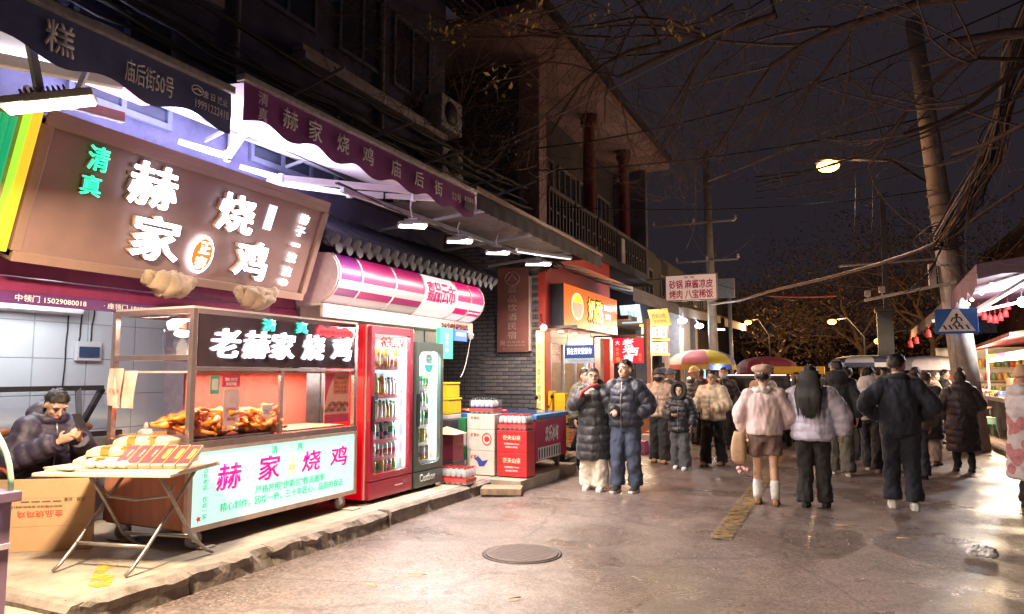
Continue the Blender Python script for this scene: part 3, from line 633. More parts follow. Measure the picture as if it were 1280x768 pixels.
# cloth bundles hanging under the sign
CLOTH = M('tan dust cloth', (.30, .22, .15), .85, 0, .2, 9)
for (y, z, x, rz, lab) in ((4.4, 2.36, -5.34, .1, 'tan cloth bag tied over a lamp under the middle of the brown sign'), (5.42, 2.34, -5.34, -.15, 'tan cloth bag tied over a lamp under the far end of the brown sign')):
    mb = MB(); mb.tube([(x+.02*sin(q*.9), y-.26+.49*q/34, z+.09*abs(q/17-1)**2.2) for q in range(35)], [.03+.08*(1-abs(q/17-1)**2.4)+.006*sin(q*1.7) for q in range(35)], 36)
    for i, p in enumerate(mb.v):
        q = noise.noise(p*9+V((rz*30, 0, 0))); fq = abs(sin((p.y-y)*34+(p.z-z)*26+q*4)); p.x += q*.03+fq*.022+.02*noise.noise(p*28); p.z += q*.035+fq*.018
    tag(mb.build('cloth_bag', CLOTH), lab, 'cloth bag', 'cloth bags tied under the brown sign')
# left green sign with a yellow frame
gs = thing('ribbed_sign', 'green ribbed light sign with a yellow frame beside the brown sign', 'sign', (-5.38, 2.55, 2.5))
fg = Fr((-5.45, 1.6, 2.5), (0, 1, 0), up)
mb = MB(); mb.box(0, 1.45, 0, 1.0, -.12, 0, fg); mb.build('box', M('sign box tan', (.5, .34, .2), .5), gs)
mb = MB()
for k in range(26): mb.tube([fg.p(.02+k*.052, .08, .0), fg.p(.02+k*.052, .93, .0)], .024, 8)
mb.build('ribs', E('green rib glow', (.01, .5, .2), .55, (.02, .25, .1)), gs)
mb = MB(); mb.box(1.372, 1.40, .02, .98, .0, .05, fg); mb.build('inner_edge', E('lime edge', (.45, .9, .05), .8, (.2, .3, .02)), gs)
mb = MB(); mb.box(1.402, 1.47, -.02, 1.02, -.1, .055, fg); mb.box(0, 1.40, -.05, .018, -.1, .055, fg); mb.box(0, 1.40, .982, 1.03, -.1, .055, fg); mb.build('frame', E('yellow frame glow', (1, .6, .03), .75, (.4, .25, .02)), gs, bevel=.006)
mb = MB(); mb.box(0, .35, -.35, -.06, -.1, .02, fg); mb.build('white_plate', E('white plate', (.9, .9, 1), .9), gs)
# ================================================================ SHOP INTERIOR THINGS
t = thing('air_conditioner', 'white indoor air conditioner high on the tiled back wall', 'air conditioner', (-7.65, 4.7, 2.2))
mb = MB(); mb.box(-7.8, -7.55, 4.25, 5.15, 2.24, 2.52); mb.build('casing', M('ac white', (.75, .76, .78), .35, 0, .04), t, bevel=.035, seg=3)
mb = MB(); mb.box(-7.56, -7.53, 4.3, 5.1, 2.25, 2.275); mb.build('flap', M('ac grey', (.5, .5, .52), .4), t)
t = thing('switch_box', 'white electric box with a dark cover on the tiled wall', 'switch box', (-7.78, 5.35, 1.75))
mb = MB(); mb.box(-7.79, -7.74, 5.2, 5.5, 1.74, 1.96); mb.build('box', M('plastic white', (.7, .7, .7), .4, 0, .05), t, bevel=.01)
mb = MB(); mb.box(-7.739, -7.73, 5.23, 5.47, 1.78, 1.9); mb.build('cover', M('dark blue cover', (.04, .07, .14), .2), t)
for k, (y, z0, z1) in enumerate(((5.12, 1.45, 2.3), (5.28, 1.96, 2.4), (5.42, 1.96, 2.5))):
    mb = MB(); mb.tube(sag((-7.78, y, z1), (-7.78, y-.03, z0), 0, 8, .008), .008, 5); tag(mb.build('wall_cable', BLACK), 'dark cable running down the tiled shop wall by the switch box', 'cable', 'cables on the shop wall')
t = thing('glass_counter', 'cold display counter with a slanted black framed glass behind the seated man', 'display counter', (-7.0, 4.0, .15))
mb = MB(); mb.box(-7.4, -6.72, 2.6, 5.05, .15, .98); mb.build('base', M('counter base', (.16, .15, .17), .4), t, bevel=.02)
mb = MB()
for y in (2.62, 3.85, 4.62): mb.bar((-6.75, y, .98), (-7.0, y+.12, 1.44), .05)
mb.bar((-7.0, 2.6, 1.45), (-7.0, 5.0, 1.45), .06, .05); mb.bar((-6.75, 2.6, 1.0), (-6.75, 5.05, 1.0), .05); mb.bar((-7.38, 5.02, .98), (-7.0, 5.0, 1.44), .05); mb.build('frame', DARKM, t)
mb = MB(); mb.add([(-6.76, 2.65, 1.0), (-6.76, 5.0, 1.0), (-7.0, 4.98, 1.42), (-7.0, 2.75, 1.42)], [(0, 1, 2, 3)]); mb.build('glass_panel', GL('counter glass', (.95, .97, .97), .25), t)
mb = MB(); mb.box(-7.35, -6.8, 2.65, 5.0, .985, 1.0); mb.build('tray', STEEL, t)
random.seed(3)
for k in range(9):
    mb = MB(); x, y = random.uniform(-7.2, -6.9), 2.9+k*.25; mb.ell((x, y, 1.045), .07, .1, .045, 10, 7); tag(mb.build('braised_meat', M('braised meat', (.33, .12, .06), .4, 0, .4, 20)), 'dark braised meat joint laid in the glass counter', 'meat', 'meat joints in the glass counter')
# cardboard box in front of the man
cb = thing('cardboard_box', 'large flattened cardboard carton printed upside down below the seated man', 'box', (-5.9, 3.85, .15))
fc = Fr((-6.5, 3.44, .15), (.8, .58, 0))
CARD = M('corrugated cardboard', (.52, .33, .18), .8, 0, .1, 4)
mb = MB(); mb.box(0, 1.02, 0, .58, -.03, 0, fc); mb.build('carton', CARD, cb, bevel=.006)
RP = M('red print', (.5, .06, .04), .7); BP = M('faded black print', (.16, .10, .07), .8)
fcu = Fr(fc.p(.62, .33, .001), -fc.r, -fc.u)
text('金品烧鸡鸡', fcu, 0, .03, .34, .055, RP, cb, .001, .001); text('西安市莲湖区庙后街烤制食品', fcu, .05, -.03, .42, .018, BP, cb, .001, .001)
fc2 = Fr(fc.p(.62, .46, .001), fc.r, fc.u); text('易碎 · 轻放', fc2, .25, -.05, .16, .03, BP, cb, .001, .001); text('— — — —', fc2, 0, -.06, .3, .01, BP, cb, .001, .001)
mb = MB(); mb.box(0, 1.02, .20, .203, .0005, .001, fc); mb.box(0, 1.02, .425, .428, .0005, .001, fc); mb.build('crease', M('crease', (.36, .22, .12), .8), cb)
# stool / chair of the seated man
t = thing('red_chair', 'red metal framed chair under the seated man', 'chair', (-6.5, 4.1, .15))
mb = MB(); mb.box(-6.72, -6.32, 3.9, 4.3, .57, .61); mb.build('seat', M('black vinyl', (.03, .03, .035), .5), t, bevel=.015)
REDT = M('red chair tube', (.55, .08, .05), .35)
for sx in (-6.66, -6.3):
    for sy in (3.84, 4.2): mb = MB(); mb.tube([(sx, sy, .15), (sx, sy, .57)], .014, 8); mb.build('leg', REDT, t)
mb = MB(); mb.tube([(-6.3, 3.8, .57), (-6.27, 3.72, .75), (-6.35, 3.7, .8), (-6.6, 3.7, .8), (-6.66, 3.75, .75), (-6.66, 3.82, .57)], .016, 8); mb.build('armrest', REDT, t)
# near display cabinet at the picture's edge
nc = thing('display_cabinet', 'purple counter with a curved glass top at the near end of the pavement', 'display cabinet', (-4.7, 2.0, .085))
mb = MB(); mb.box(-5.0, -4.36, 1.2, 2.6, .085, .86); mb.build('body', M('mauve laminate', (.30, .20, .30), .35, 0, .1, 3), nc, bevel=.008)
mb = MB(); mb.box(-5.02, -4.32, 1.18, 2.63, .862, .92); mb.build('ledge', M('plum ledge', (.19, .12, .19), .4), nc, bevel=.006)
mb = MB(); mb.box(-4.358, -4.354, 1.3, 2.53, .64, .81); mb.build('light_strip', E('cabinet strip', (.9, .93, 1), 3.5), nc)
mb = MB(); mb.box(-4.358, -4.345, 1.2, 2.6, .6, .63); mb.build('trim', M('pale trim', (.6, .55, .62), .4), nc)
arc = [(-5.0, .92)]+[(-4.98+.6*sin(q*pi/20), .92+.46*cos(q*pi/20)) for q in range(11)]
for y in (2.6, 1.25): mb = MB(); mb.tube([(x, y, z) for x, z in arc[1:]], .016, 8); mb.build('glass_edge', E('green glass edge', (.45, .75, .45), .08, (.22, .38, .25)), nc)
mb = MB(); g = []
for x, z in arc[1:]: g += [(x, 1.26, z), (x, 2.59, z)]
mb.add(g, [(2*i, 2*i+1, 2*i+3, 2*i+2) for i in range(10)], True); mb.poly([(x, 2.597, z) for x, z in arc[1:]]+[(-4.99, 2.597, .92)]); mb.build('curved_glass', GL('cabinet glass', (.93, .97, .95), .3), nc)
mb = MB(); mb.box(-4.98, -4.5, 1.3, 2.55, 1.1, 1.112); mb.box(-4.98, -4.42, 1.3, 2.55, .925, .94); mb.build('shelf', STEEL, nc)
for k in range(5):
    mb = MB(); mb.box(-4.9, -4.6, 1.5+k*.22, 1.66+k*.22, 0, .05); o = mb.build('cake_slab', M('pale rice cake', (.62, .5, .33), .7, 0, .2, 30), bevel=.01); o.location.z = .941; tag(o, 'pale rice cake slab on the curved glass cabinet shelf', 'cake', 'cakes in the curved cabinet')

# ================================================================ FOLDING TABLE AND PACKS
ft = thing('folding_table', 'folding table with crossed steel legs on the pavement by the cart', 'table', (-5.0, 3.87, .15))
A, B, C_, D = V((-5.38, 3.33, .86)), V((-4.40, 3.70, .86)), V((-4.64, 4.40, .86)), V((-5.64, 4.03, .86))
r = (B-A).normalized(); u = (D-A).normalized(); ftab = Fr(A, r, u)
mb = MB(); W_, D_ = (B-A).length, (D-A).length; mb.box(0, W_, 0, D_, -.012, .012, ftab); mb.build('tabletop', M('pale table laminate', (.62, .50, .38), .45, 0, .08, 5), ft, bevel=.005)
LEG = M('grey steel tube', (.30, .27, .26), .38, .6, .2, 20)
def ftl(pts, name='leg'): mb = MB(); mb.tube(pts, .014, 8); mb.build(name, LEG, ft)
for xa, xb in ((-5.26, -5.28), (-4.66, -4.67)):
    dy = 0 if xa < -5 else .13
    ftl([(xa, 3.45+dy, .165), (xa, 3.5+dy, .2), (xa, 3.62+dy, .33), (xa-.02, 3.92+dy, .68), (xa-.03, 4.06+dy, .845)])
    ftl([(xb+.02, 4.22+dy, .165), (xb+.02, 4.15+dy, .2), (xb+.02, 4.0+dy, .33), (xb+.03, 3.78+dy, .68), (xb+.04, 3.66+dy, .845)])
ftl([(-5.26, 3.62, .33), (-4.66, 3.75, .33)], 'stretcher'); ftl([(-5.26, 4.0, .33), (-4.65, 4.13, .33)], 'stretcher')
ftl([(-5.27, 3.8, .72), (-5.24, 3.84, .64), (-5.0, 3.9, .62), (-4.72, 3.96, .66), (-4.69, 3.98, .74)], 'stretcher')
t = thing('tray_board', 'flattened cardboard sheet laid on the folding table under the packs', 'board', (-5.0, 3.9, .872))
fp = Fr(A+V((0, 0, .0145)), r, u)
mb = MB(); mb.box(.02, 1.06, .1, .70, 0, .012, fp); mb.build('sheet', M('cream board', (.60, .47, .34), .7), t, bevel=.003)
mb = MB(); mb.prism([(-.02, .14), (.26, .05), (.3, .3), (.05, .5)], Fr(fp.p(0, 0, 0), fp.r, fp.u), .014, .022); mb.build('flap', M('cream board', ()), t)
PAP = M('cream paper wrap', (.54, .43, .30), .75, 0, .15, 18); REDP = M('red paper print', (.50, .012, .006), .5, 0, .1); YELP = M('yellow paper print', (.75, .47, .04), .5); ORP = M('orange strip', (.65, .2, .04), .6)
def pack_mesh():
    mb = MB(); mb.box(-.12, .12, -.075, .075, 0, .055); me = mb.mesh('pack', PAP)
    me.transform(Matrix.Diagonal((1.12, 1.12, 1.3, 1)))
    bm = bmesh.new(); bm.from_mesh(me); bmesh.ops.subdivide_edges(bm, edges=bm.edges, cuts=5, use_grid_fill=True)
    for v in bm.verts:
        e = 1-max(abs(v.co.x)/.135, abs(v.co.y)/.084)**4; v.co.z = v.co.z*(.55+.45*max(e, 0)); v.co += V((1, 1, .8))*.012*noise.noise(v.co*17+V((3, 1, 2)))
    for f in bm.faces: f.smooth = True
    bm.to_mesh(me); bm.free(); return me
pm = pack_mesh()
def put_pack(a, b, h, rz, lab, strip=True):
    t = thing('chicken_pack', lab, 'food pack', fp.p(a, b, .0135+h), rz+.3, 'paper wrapped packs on the folding table')
    o = link(pm, 'wrapper', t)
    if strip:
        mb = MB(); mb.box(-.03, .03, -.084, .084, .064, .0715); mb.box(-.03, .03, -.092, -.084, .01, .06); mb.build('printed_strip', ORP, t, local=True)
    return t
PK = [(.20, .42, 0, .3, 'lowest cream pack at the end of the pile nearest the seated man', 0), (.36, .3, 0, .1, 'cream pack at the front of the bottom layer beside the red boxes'), (.36, .5, 0, -.1, 'cream pack in the middle of the bottom layer, half hidden'), (.55, .36, 0, .2, 'cream pack touching the first red box'), (.58, .56, 0, .05, 'cream pack at the back of the bottom layer'), (.76, .6, 0, 0, 'cream pack behind the red boxes against the cart'),
      (.3, .43, .07, .25, 'cream pack with an orange strip in the second layer nearest the seated man'), (.47, .47, .07, -.15, 'cream pack in the middle of the second layer'), (.66, .55, .07, .1, 'cream pack at the cart side of the second layer'), (.45, .53, .14, .2, 'topmost cream pack nearest the seated man'), (.62, .57, .14, -.1, 'topmost cream pack nearest the cart')]
for p in PK: put_pack(p[0], p[1], p[2], p[3], p[4], len(p) < 6)
for k in range(4):
    mb = MB(); mb.ell(fp.p(.34+k*.085, .155, .045), .045, .04, .03, 12, 8); tag(mb.build('bread_bun', M('pale bun', (.70, .60, .48), .7, 0, .1, 20)), ('pale flat bun at the near corner of the cardboard sheet', 'second pale bun from the near corner of the sheet', 'third pale bun along the edge of the sheet', 'pale bun touching the first red box')[k], 'bun', 'buns along the sheet edge')
ft_r = Fr(fp.p(.5, .16, .015), fp.r, (fp.u+V((0, 0, .55))).normalized())
labs = ('leaning red carton nearest the buns', 'second red carton from the buns', 'third red carton in the leaning row', 'first carton with a yellow panel in the leaning row', 'second carton with a yellow panel, next to last', 'last yellow panelled carton by the table corner')
for k in range(6):
    t = thing('chicken_carton', labs[k], 'carton', ft_r.p(.06+k*.098, 0, 0), 0, 'leaning gift cartons'); f = Fr(ft_r.p(.06+k*.098, 0, .0), (ft_r.r+V((0, 0, .05))).normalized(), ft_r.u)
    mb = MB(); mb.box(-.044, .044, 0, .26, 0, .035, f); mb.build('box', M('cream carton', (.5, .4, .25), .5), t, bevel=.004)
    mb = MB(); mb.box(-.041, .041, .02, .25, .0355, .037, f); mb.build('red_panel', REDP, t)
    if k < 3: text('烧鸡王', f, .012, .145, .017, .085, M('cream print', (.75, .62, .45), .6), t, .038, .001, .02, vertical=True)
    else: mb = MB(); mb.box(.0, .03, .08, .2, .0375, .039, f); mb.build('yellow_panel', YELP, t)
# ================================================================ FOOD CART
ct = thing('food_cart', 'steel and glass roast chicken cart on castors with lit sign panels', 'food cart', (-5.35, 5.37, .15))
X0, X1, Y0, Y1 = -5.85, -4.86, 4.25, 6.47
WOOD = M('reddish wood panel', (.42, .17, .11), .35, 0, .25, 2.2, .05, 30, stretch=(6, 6, .7)); FST = M('pinkish steel frame', (.52, .40, .38), .22, .85, .12, 12)
mb = MB(); mb.box(X0, X1, Y0, Y0+.03, .33, .97); mb.build('end_panel', WOOD, ct)
mb = MB(); mb.box(X0, X1, Y0+.03, Y1, .31, .35); mb.box(X0, X0+.03, Y0+.03, Y1, .35, .97); mb.box(X0, X1, Y1-.03, Y1, .35, .97); mb.build('carcass', M('cart carcass', (.2, .1, .08), .5), ct)
mb = MB(); mb.box(X0-.01, X1+.015, Y0-.01, Y1+.01, .972, 1.03); mb.build('worktop', FST, ct, bevel=.005)
for x, y in ((X0+.02, Y0+.02), (X1-.02, Y0+.02), (X0+.02, Y1-.02), (X1-.02, Y1-.02)):
    mb = MB(); mb.box(x-.025, x+.025, y-.025, y+.025, 1.03, 2.14); mb.build('post', FST, ct, bevel=.005)
mb = MB(); mb.box(X1-.045, X1-.008, Y0+1.05, Y0+1.09, 1.032, 1.62); mb.build('mullion', FST, ct)
mb = MB()
for z in (1.73, 2.12):
    mb.box(X0+.047, X1-.047, Y0, Y0+.035, z-.022, z+.022); mb.box(X0, X0+.035, Y0+.047, Y1-.047, z-.02, z+.02); mb.box(X0+.047, X1-.047, Y1-.035, Y1, z-.02, z+.02)
mb.box(X1-.045, X1, Y0+.047, Y1-.047, 1.62, 1.65); mb.build('rails', FST, ct, bevel=.003)
mb = MB(); mb.box(X0, X1, Y0, Y1, 2.142, 2.16); mb.build('roof', M('cart roof', (.5, .4, .38), .4), ct)
mb = MB(); mb.box(X1-.02, X1-.014, Y0+.05, Y1-.05, 1.035, 1.62); mb.build('front_glass', GL('cart glass', (.97, .93, .93), .06), ct)
mb = MB(); mb.box(X0+.05, X1-.05, Y0+.01, Y0+.016, 1.035, 1.705); mb.box(X0+.05, X1-.05, Y0+.01, Y0+.016, 1.755, 2.095); mb.build('end_glass', GL('cart end glass', (.97, .95, .95), .03), ct)
mb = MB(); mb.box(X0+.05, X1-.05, Y0+1.06, Y0+1.066, 1.035, 1.6); mb.build('partition', GL('cart partition', (.95, .9, .9), .05), ct)
mb = MB(); mb.box(X1-.035, X1-.005, Y0+.047, Y1-.02, 1.655, 2.1); mb.build('sign_panel', M('mirror brown acrylic', (.05, .035, .045), .08, .0, .2, 2, coat=1, spec=.9), ct)
fs = Fr((X1-.005, 0, 0))
TEAL = E('teal glow', (.03, .75, .5), 1.6); REDG = E('red glow', (1, .02, .03), 1.8); WL2 = E('white letter glow', (.95, .95, 1), 4)
for s, y in (('老', 4.60), ('赫', 4.96), ('家', 5.30), ('烧', 5.74), ('鸡', 6.19)): text(s, fs, y, 1.86, .31, .25, WL2, ct, .004, .02, .012, 'character', .12)
text('清', fs, 5.11, 2.05, .16, .11, TEAL, ct, .004, .015, .012, 'character'); text('真', fs, 5.56, 2.05, .16, .11, TEAL, ct, .004, .015, .012, 'character')
mb = MB(); pl = [(5.78+.6*q/14, 2.045+.012*sin(q*1.3)+(.035 if q % 14 else 0)) for q in range(15)]; pl += [(6.38-.6*q/14, 1.985+.012*sin(q*1.7)) for q in range(15)]; mb.prism(pl, fs, .004, .018); mb.build('scroll', REDG, ct)
text('回坊名吃·百年传承', fs, 6.08, 2.028, .5, .045, M('dark red print', (.35, 0, 0), .5), ct, .019, .002)
# lit lower panel
PAN = E('pale mint light panel', (.60, 1, .84), .72, (.3, .45, .4)); MAG = E('magenta film', (.80, .0, .30), .62); GRN = E('green film', (.03, .55, .30), .55)
mb = MB(); mb.box(X1-.02, X1+.01, Y0+.02, Y1, .33, .96); mb.build('light_panel', PAN, ct)
mb = MB(); mb.box(X1-.02, X1+.022, Y0-.005, Y1+.0, .30, .345); mb.box(X1-.02, X1+.022, Y0-.005, Y1, .945, .971); mb.box(X1-.02, X1+.021, Y0-.005, Y0+.04, .3455, .9445); mb.box(X1-.02, X1+.021, Y1-.04, Y1, .3455, .9445); mb.build('panel_frame', M('tan panel frame', (.55, .42, .36), .35, .5), ct)
fl_ = Fr((X1+.0105, 0, 0))
for s, y, z, h in (('赫', 4.68, .71, .22), ('家', 5.16, .73, .22), ('烧', 5.74, .73, .2), ('鸡', 6.17, .73, .2)): text(s, fl_, y, z, .27, h, MAG, ct, .001, .003, .02, 'character', .1)
text('清', fl_, 5.22, .885, .08, .07, GRN, ct, .001, .002, .008); text('真', fl_, 5.57, .885, .08, .07, GRN, ct, .001, .002, .008)
text('严格按照"伊斯兰"教法屠宰', fl_, 5.47, .545, .95, .075, GRN, ct, .001, .002, .006); text('精心制作，回坊一绝，三十年匠心，品质的保证', fl_, 5.42, .455, 1.65, .075, GRN, ct, .001, .002, .006)
text('百年老店 仅此一家', fl_, 4.43, .60, .05, .42, GRN, ct, .001, .002, .006, vertical=True, gap=1.0)
mb = MB(); mb.box(5.40, 5.52, .60, .82, .001, .003, fl_); mb.build('panel_badge', E('cream badge', (1, .85, .55), .8), ct)
text('正宗', fl_, 5.46, .70, .09, .05, E('orange film', (.9, .25, .02), .7), ct, .004, .002); 
mb = MB(); mb.prism([(4.37+.03*cos(q*pi/5)*(1 if q % 2 else .5), .40+.03*sin(q*pi/5)*(1 if q % 2 else .5)) for q in range(10)], fl_, .001, .003); mb.build('flower_print', E('red film', (.8, .05, .05), .5), ct)
# castors
for x, y, a_ in ((X1-.06, Y0+.1, .3), (X1-.06, Y1-.22, .9), (X0+.08, Y0+.1, -.4), (X0+.08, Y1-.2, 0)):
    c = MB(); c.box(x-.05, x+.05, y-.05, y+.05, .305, .315); c.bar((x-.028, y, .31), (x-.028, y+.04, .22), .006, .05); c.bar((x+.028, y, .31), (x+.028, y+.04, .22), .006, .05); co = c.build('castor', STEEL, ct)
    w_ = MB(); w_.lathe([(.03, -.02), (.07, -.02), (.076, -.012), (.076, .012), (.07, .02), (.03, .02)], (x, y+.04, .227), 18, ax=(1, 0, .0)); w_.build('tyre', M('grey castor tyre', (.3, .27, .26), .6), co)
    w_ = MB(); w_.lathe([(.01, -.024), (.035, -.022), (.035, .022), (.01, .024)], (x, y+.04, .227), 12, ax=(1, 0, 0)); w_.build('hub', STEEL, co)
for x, y in ((X1-.05, Y0+.2), (X1+.02, Y1-.12), (X0+.1, Y0+.12)):
    mb = MB(); mb.box(x-.12, x+.1, y-.06, y+.08, .152, .166); o = mb.build('wedge_board', M('grey cardboard scrap', (.45, .38, .32), .8), bevel=.004); tag(o, {0: 'flat board scrap under the near castor at the kerb side of the cart', 1: 'bent board scrap beside the far castor of the cart', 2: 'flat board scrap under the inner near castor of the cart'}[0 if (x > -5 and y < 5) else (1 if y > 5 else 2)], 'board scrap', 'board scraps under the cart')
# inside of the cart
area(ct, (-5.15, 5.55, 1.58), .3, 40, (1, .55, .36), sizey=1.7); area(ct, (-5.35, 4.5, 2.08), .3, 14, (1, .75, .65), sizey=.6)
mb = MB(); mb.box(X0+.05, X1-.06, Y0+.1, Y1-.06, 1.6, 1.618); mb.build('inner_ceiling', M('inner ceiling', (.6, .5, .48), .5), ct)
mb = MB(); mb.box(X0+.3, X0+.33, Y0+.52, Y1-.05, 1.035, 1.6); mb.build('inner_screen', M('rosy acrylic screen', (.40, .17, .16), .25, 0, .06), ct)
fps = Fr((X1-.0135, 0, 0))
mb = MB(); mb.box(5.96, 6.37, 1.08, 1.6, -.012, -.008, fps); mb.build('poster', M('salmon poster', (.75, .38, .28), .55, 0, .05), ct)
mb = MB(); mb.prism([(5.96, 1.28), (5.97, 1.6), (6.12, 1.6), (6.03, 1.45)], fps, -.0076, -.007); mb.box(5.96, 6.37, 1.08, 1.17, -.0076, -.007, fps); mb.build('poster_colour', M('crimson print', (.6, .05, .12), .5), ct)
mb = MB(); mb.box(6.1, 6.35, 1.38, 1.58, -.0076, -.007, fps); mb.build('price_box', M('orange print', (.7, .2, .08), .5), ct)
text('烧鸡价目', fps, 6.22, 1.55, .12, .03, BP, ct, -.0069, .001); text('整只 28 元', fps, 6.22, 1.5, .2, .028, BP, ct, -.0069, .001); text('半只 15 元', fps, 6.22, 1.455, .2, .028, BP, ct, -.0069, .001); text('鸡腿 10 元', fps, 6.22, 1.41, .2, .026, BP, ct, -.0069, .001)
for cx, cz in ((6.03, 1.2), (6.14, 1.2), (6.25, 1.2), (6.085, 1.255), (6.195, 1.255), (6.3, 1.25)):
    mb = MB()
    for rr in (.06, .045, .03): mb.tube([fps.p(cx+rr*cos(q*pi/10), cz+rr*sin(q*pi/10)*.8, -.006) for q in range(11)], .0025, 4)
    mb.build('wave_print', M('brown line print', (.25, .08, .05), .6), ct)
mb = MB(); mb.box(4.62, 4.8, 1.1, 1.46, -.012, -.008, fps); mb.build('notice', M('pale notice', (.62, .50, .52), .5), ct)
text('扫码支付', fps, 4.71, 1.28, .12, .04, RP, ct, -.0075, .001); text('清真食品', fps, 4.71, 1.2, .1, .03, RP, ct, -.0075, .001)
mb = MB(); mb.box(4.47, 4.57, 1.42, 1.58, -.012, -.008, fps); mb.build('pay_card', M('green pay card', (.12, .38, .28), .4), ct)
mb = MB(); mb.box(4.487, 4.553, 1.455, 1.55, -.0078, -.007, fps); mb.build('pay_card_panel', M('grey card panel', (.6, .62, .6), .4), ct)
mb = MB(); mb.box(4.6, 4.8, 1.48, 1.58, -.012, -.008, fps); mb.build('red_notice', M('crimson notice', (.6, .06, .12), .5), ct); text('微信 支付宝', fps, 4.7, 1.545, .14, .03, WT, ct, -.0075, .001); text('欢迎光临', fps, 4.7, 1.505, .12, .03, WT, ct, -.0075, .001)
# roast chickens in a heap on a tray
tr = MB(); tr.box(X0+.36, X1-.06, Y0+.1, Y0+1.04, 1.032, 1.05); tag(tr.build('food_tray', STEEL, bevel=.004), 'shallow steel tray under the heap of roast chickens in the cart', 'tray')
CHK = M('roast chicken skin', (.70, .21, .025), .32, 0, .45, 16, .35, 60, spec=.6)
def chicken():
    mb = MB(); mb.ell((0, 0, .06), .075, .11, .06, 14, 10); mb.ell((0, .06, .065), .06, .07, .055, 12, 8)
    for s in (-1, 1):
        mb.tube([(s*.05, -.05, .06), (s*.085, -.1, .08), (s*.05, -.16, .07), (s*.03, -.2, .08)], [.04, .036, .016, .011], 8)
        mb.tube([(s*.06, .06, .07), (s*.105, .03, .06), (s*.11, .09, .055), (s*.09, .13, .05)], [.025, .019, .016, .008], 7)
    mb.tube([(0, .11, .07), (.02, .17, .08), (.05, .2, .06)], [.025, .02, .012], 7)
    return mb.mesh('roast_chicken', CHK)
ckm = chicken(); random.seed(8)
pos = [(-4.98-.17*(k % 2)-.02*(k//7), 4.42+.145*(k % 7)+random.uniform(-.03, .03), 1.052+.062*(k // 7)*(1-.0*k)) for k in range(21)]
pos += [(-5.02, 5.2, 1.05), (-5.04, 5.26, 1.07), (-5.2, 5.2, 1.09), (-5.1, 5.12, 1.12)]
for k, p in enumerate(pos):
    o = link(ckm, 'roast_chicken'); o.location = p; o.rotation_euler = (random.uniform(-.3, .3), random.uniform(-.4, .4), random.uniform(0, 6)); o.scale = [random.uniform(.85, 1.05)]*3
    tag(o, 'glossy orange roast chicken in the heap behind the cart glass', 'roast chicken', 'heap of roast chickens in the cart')
t = thing('price_card', 'small white price card stuck in the heap of chickens', 'card', (-4.93, 5.2, 1.2))
mb = MB(); fk = Fr((-4.93, 5.2, 1.24), (0, 1, 0), (-.1, 0, 1)); mb.box(-.07, .07, -.06, .06, -.002, .002, fk); mb.build('card', M('pale card', (.6, .68, .78), .5), t); text('28元', fk, 0, 0, .1, .05, BP, t, .0025, .001)
mb = MB(); mb.bar((-4.93, 5.2, 1.19), (-4.93, 5.2, 1.1), .008); mb.build('stick', STEEL, t)
# second bay: empty pinkish bay with small board
mb = MB(); mb.box(-5.5, -4.95, 5.5, 6.38, 1.033, 1.045); tag(mb.build('cutting_board', M('pale cutting board', (.62, .42, .32), .6), bevel=.003), 'pale cutting board in the empty far bay of the cart', 'board')
# glass jar hanging in the near bay, papers, cup, pot lid
t = thing('glass_jar', 'big clear glass bell hanging in the near end of the cart', 'glass bell', (-5.33, 4.75, 1.72))
mb = MB(); mb.lathe([(.12, 1.74), (.165, 1.82), (.17, 1.95), (.14, 2.05), (.09, 2.08)], (-5.33, 4.55, 0), 24, caps=False); mb.build('bell', GL('bell glass', (.9, .92, .95), .35), t)
mb = MB(); mb.tube([(-5.33, 4.55, 2.12), (-5.33, 4.55, 2.0)], .03, 10); mb.build('holder', M('brass holder', (.6, .3, .2), .4, .6), t)
mb = MB(); mb.ell((-5.33, 4.55, 1.95), .075, .075, .035, 14, 8); mb.build('bulb', E('warm bulb', (1, .85, .55), 3), t)
mb = MB(); mb.lathe([(.0, 1.715), (.1, 1.72), (.12, 1.735)], (-5.33, 4.55, 0), 20); mb.build('bottom_ring', DARKM, t)
t = thing('paper_sheet', 'two curled paper sheets hung on the inner corner of the cart', 'paper', (-5.75, 4.2, 1.3))
mb = MB()
for k, (a0, b0) in enumerate(((0, 0), (.1, -.02))):
    f = Fr((-5.8+a0, 4.215-.015*k, 1.32+b0), (.95, -.2+.25*k, 0), (0.05*k, 0, 1)); g = [f.p(i*.05-.03, j*.08, .012*sin(i*1.4+j*.9)) for j in range(5) for i in range(6)]
    mb.add(g, [(j*6+i, j*6+i+1, j*6+i+7, j*6+i+6) for j in range(4) for i in range(5)], True)
mb.build('sheet', M('curled paper', (.62, .5, .42), .7), t); text('订单 06', Fr((-5.68, 4.185, 1.45), (1, 0, 0), (0, 0, 1)), 0, 0, .12, .04, RP, t, .02, .001)
t = thing('paper_cup', 'dark cup with a lid standing on the cart worktop', 'cup', (-5.5, 4.7, 1.03))
mb = MB(); mb.lathe([(.035, 1.032), (.045, 1.15)], (-5.5, 4.62, 0), 16); mb.build('cup', M('dark red cup', (.12, .04, .05), .5), t); mb = MB(); mb.lathe([(.047, 1.151), (.047, 1.165), (.03, 1.19)], (-5.5, 4.62, 0), 16); mb.build('lid', BLACK, t)
t = thing('sauce_bag', 'clear knotted plastic bag on the cart worktop', 'plastic bag', (-5.6, 4.45, 1.03))
mb = MB(); mb.ell((-5.62, 4.45, 1.07), .08, .06, .045, 12, 8); mb.tube([(-5.62, 4.45, 1.1), (-5.61, 4.44, 1.16)], [.03, .012], 8)
for p in mb.v: p += V((1, 1, 1))*.02*noise.noise(p*22)
mb.build('bag', M('milky plastic', (.5, .5, .52), .25), t)
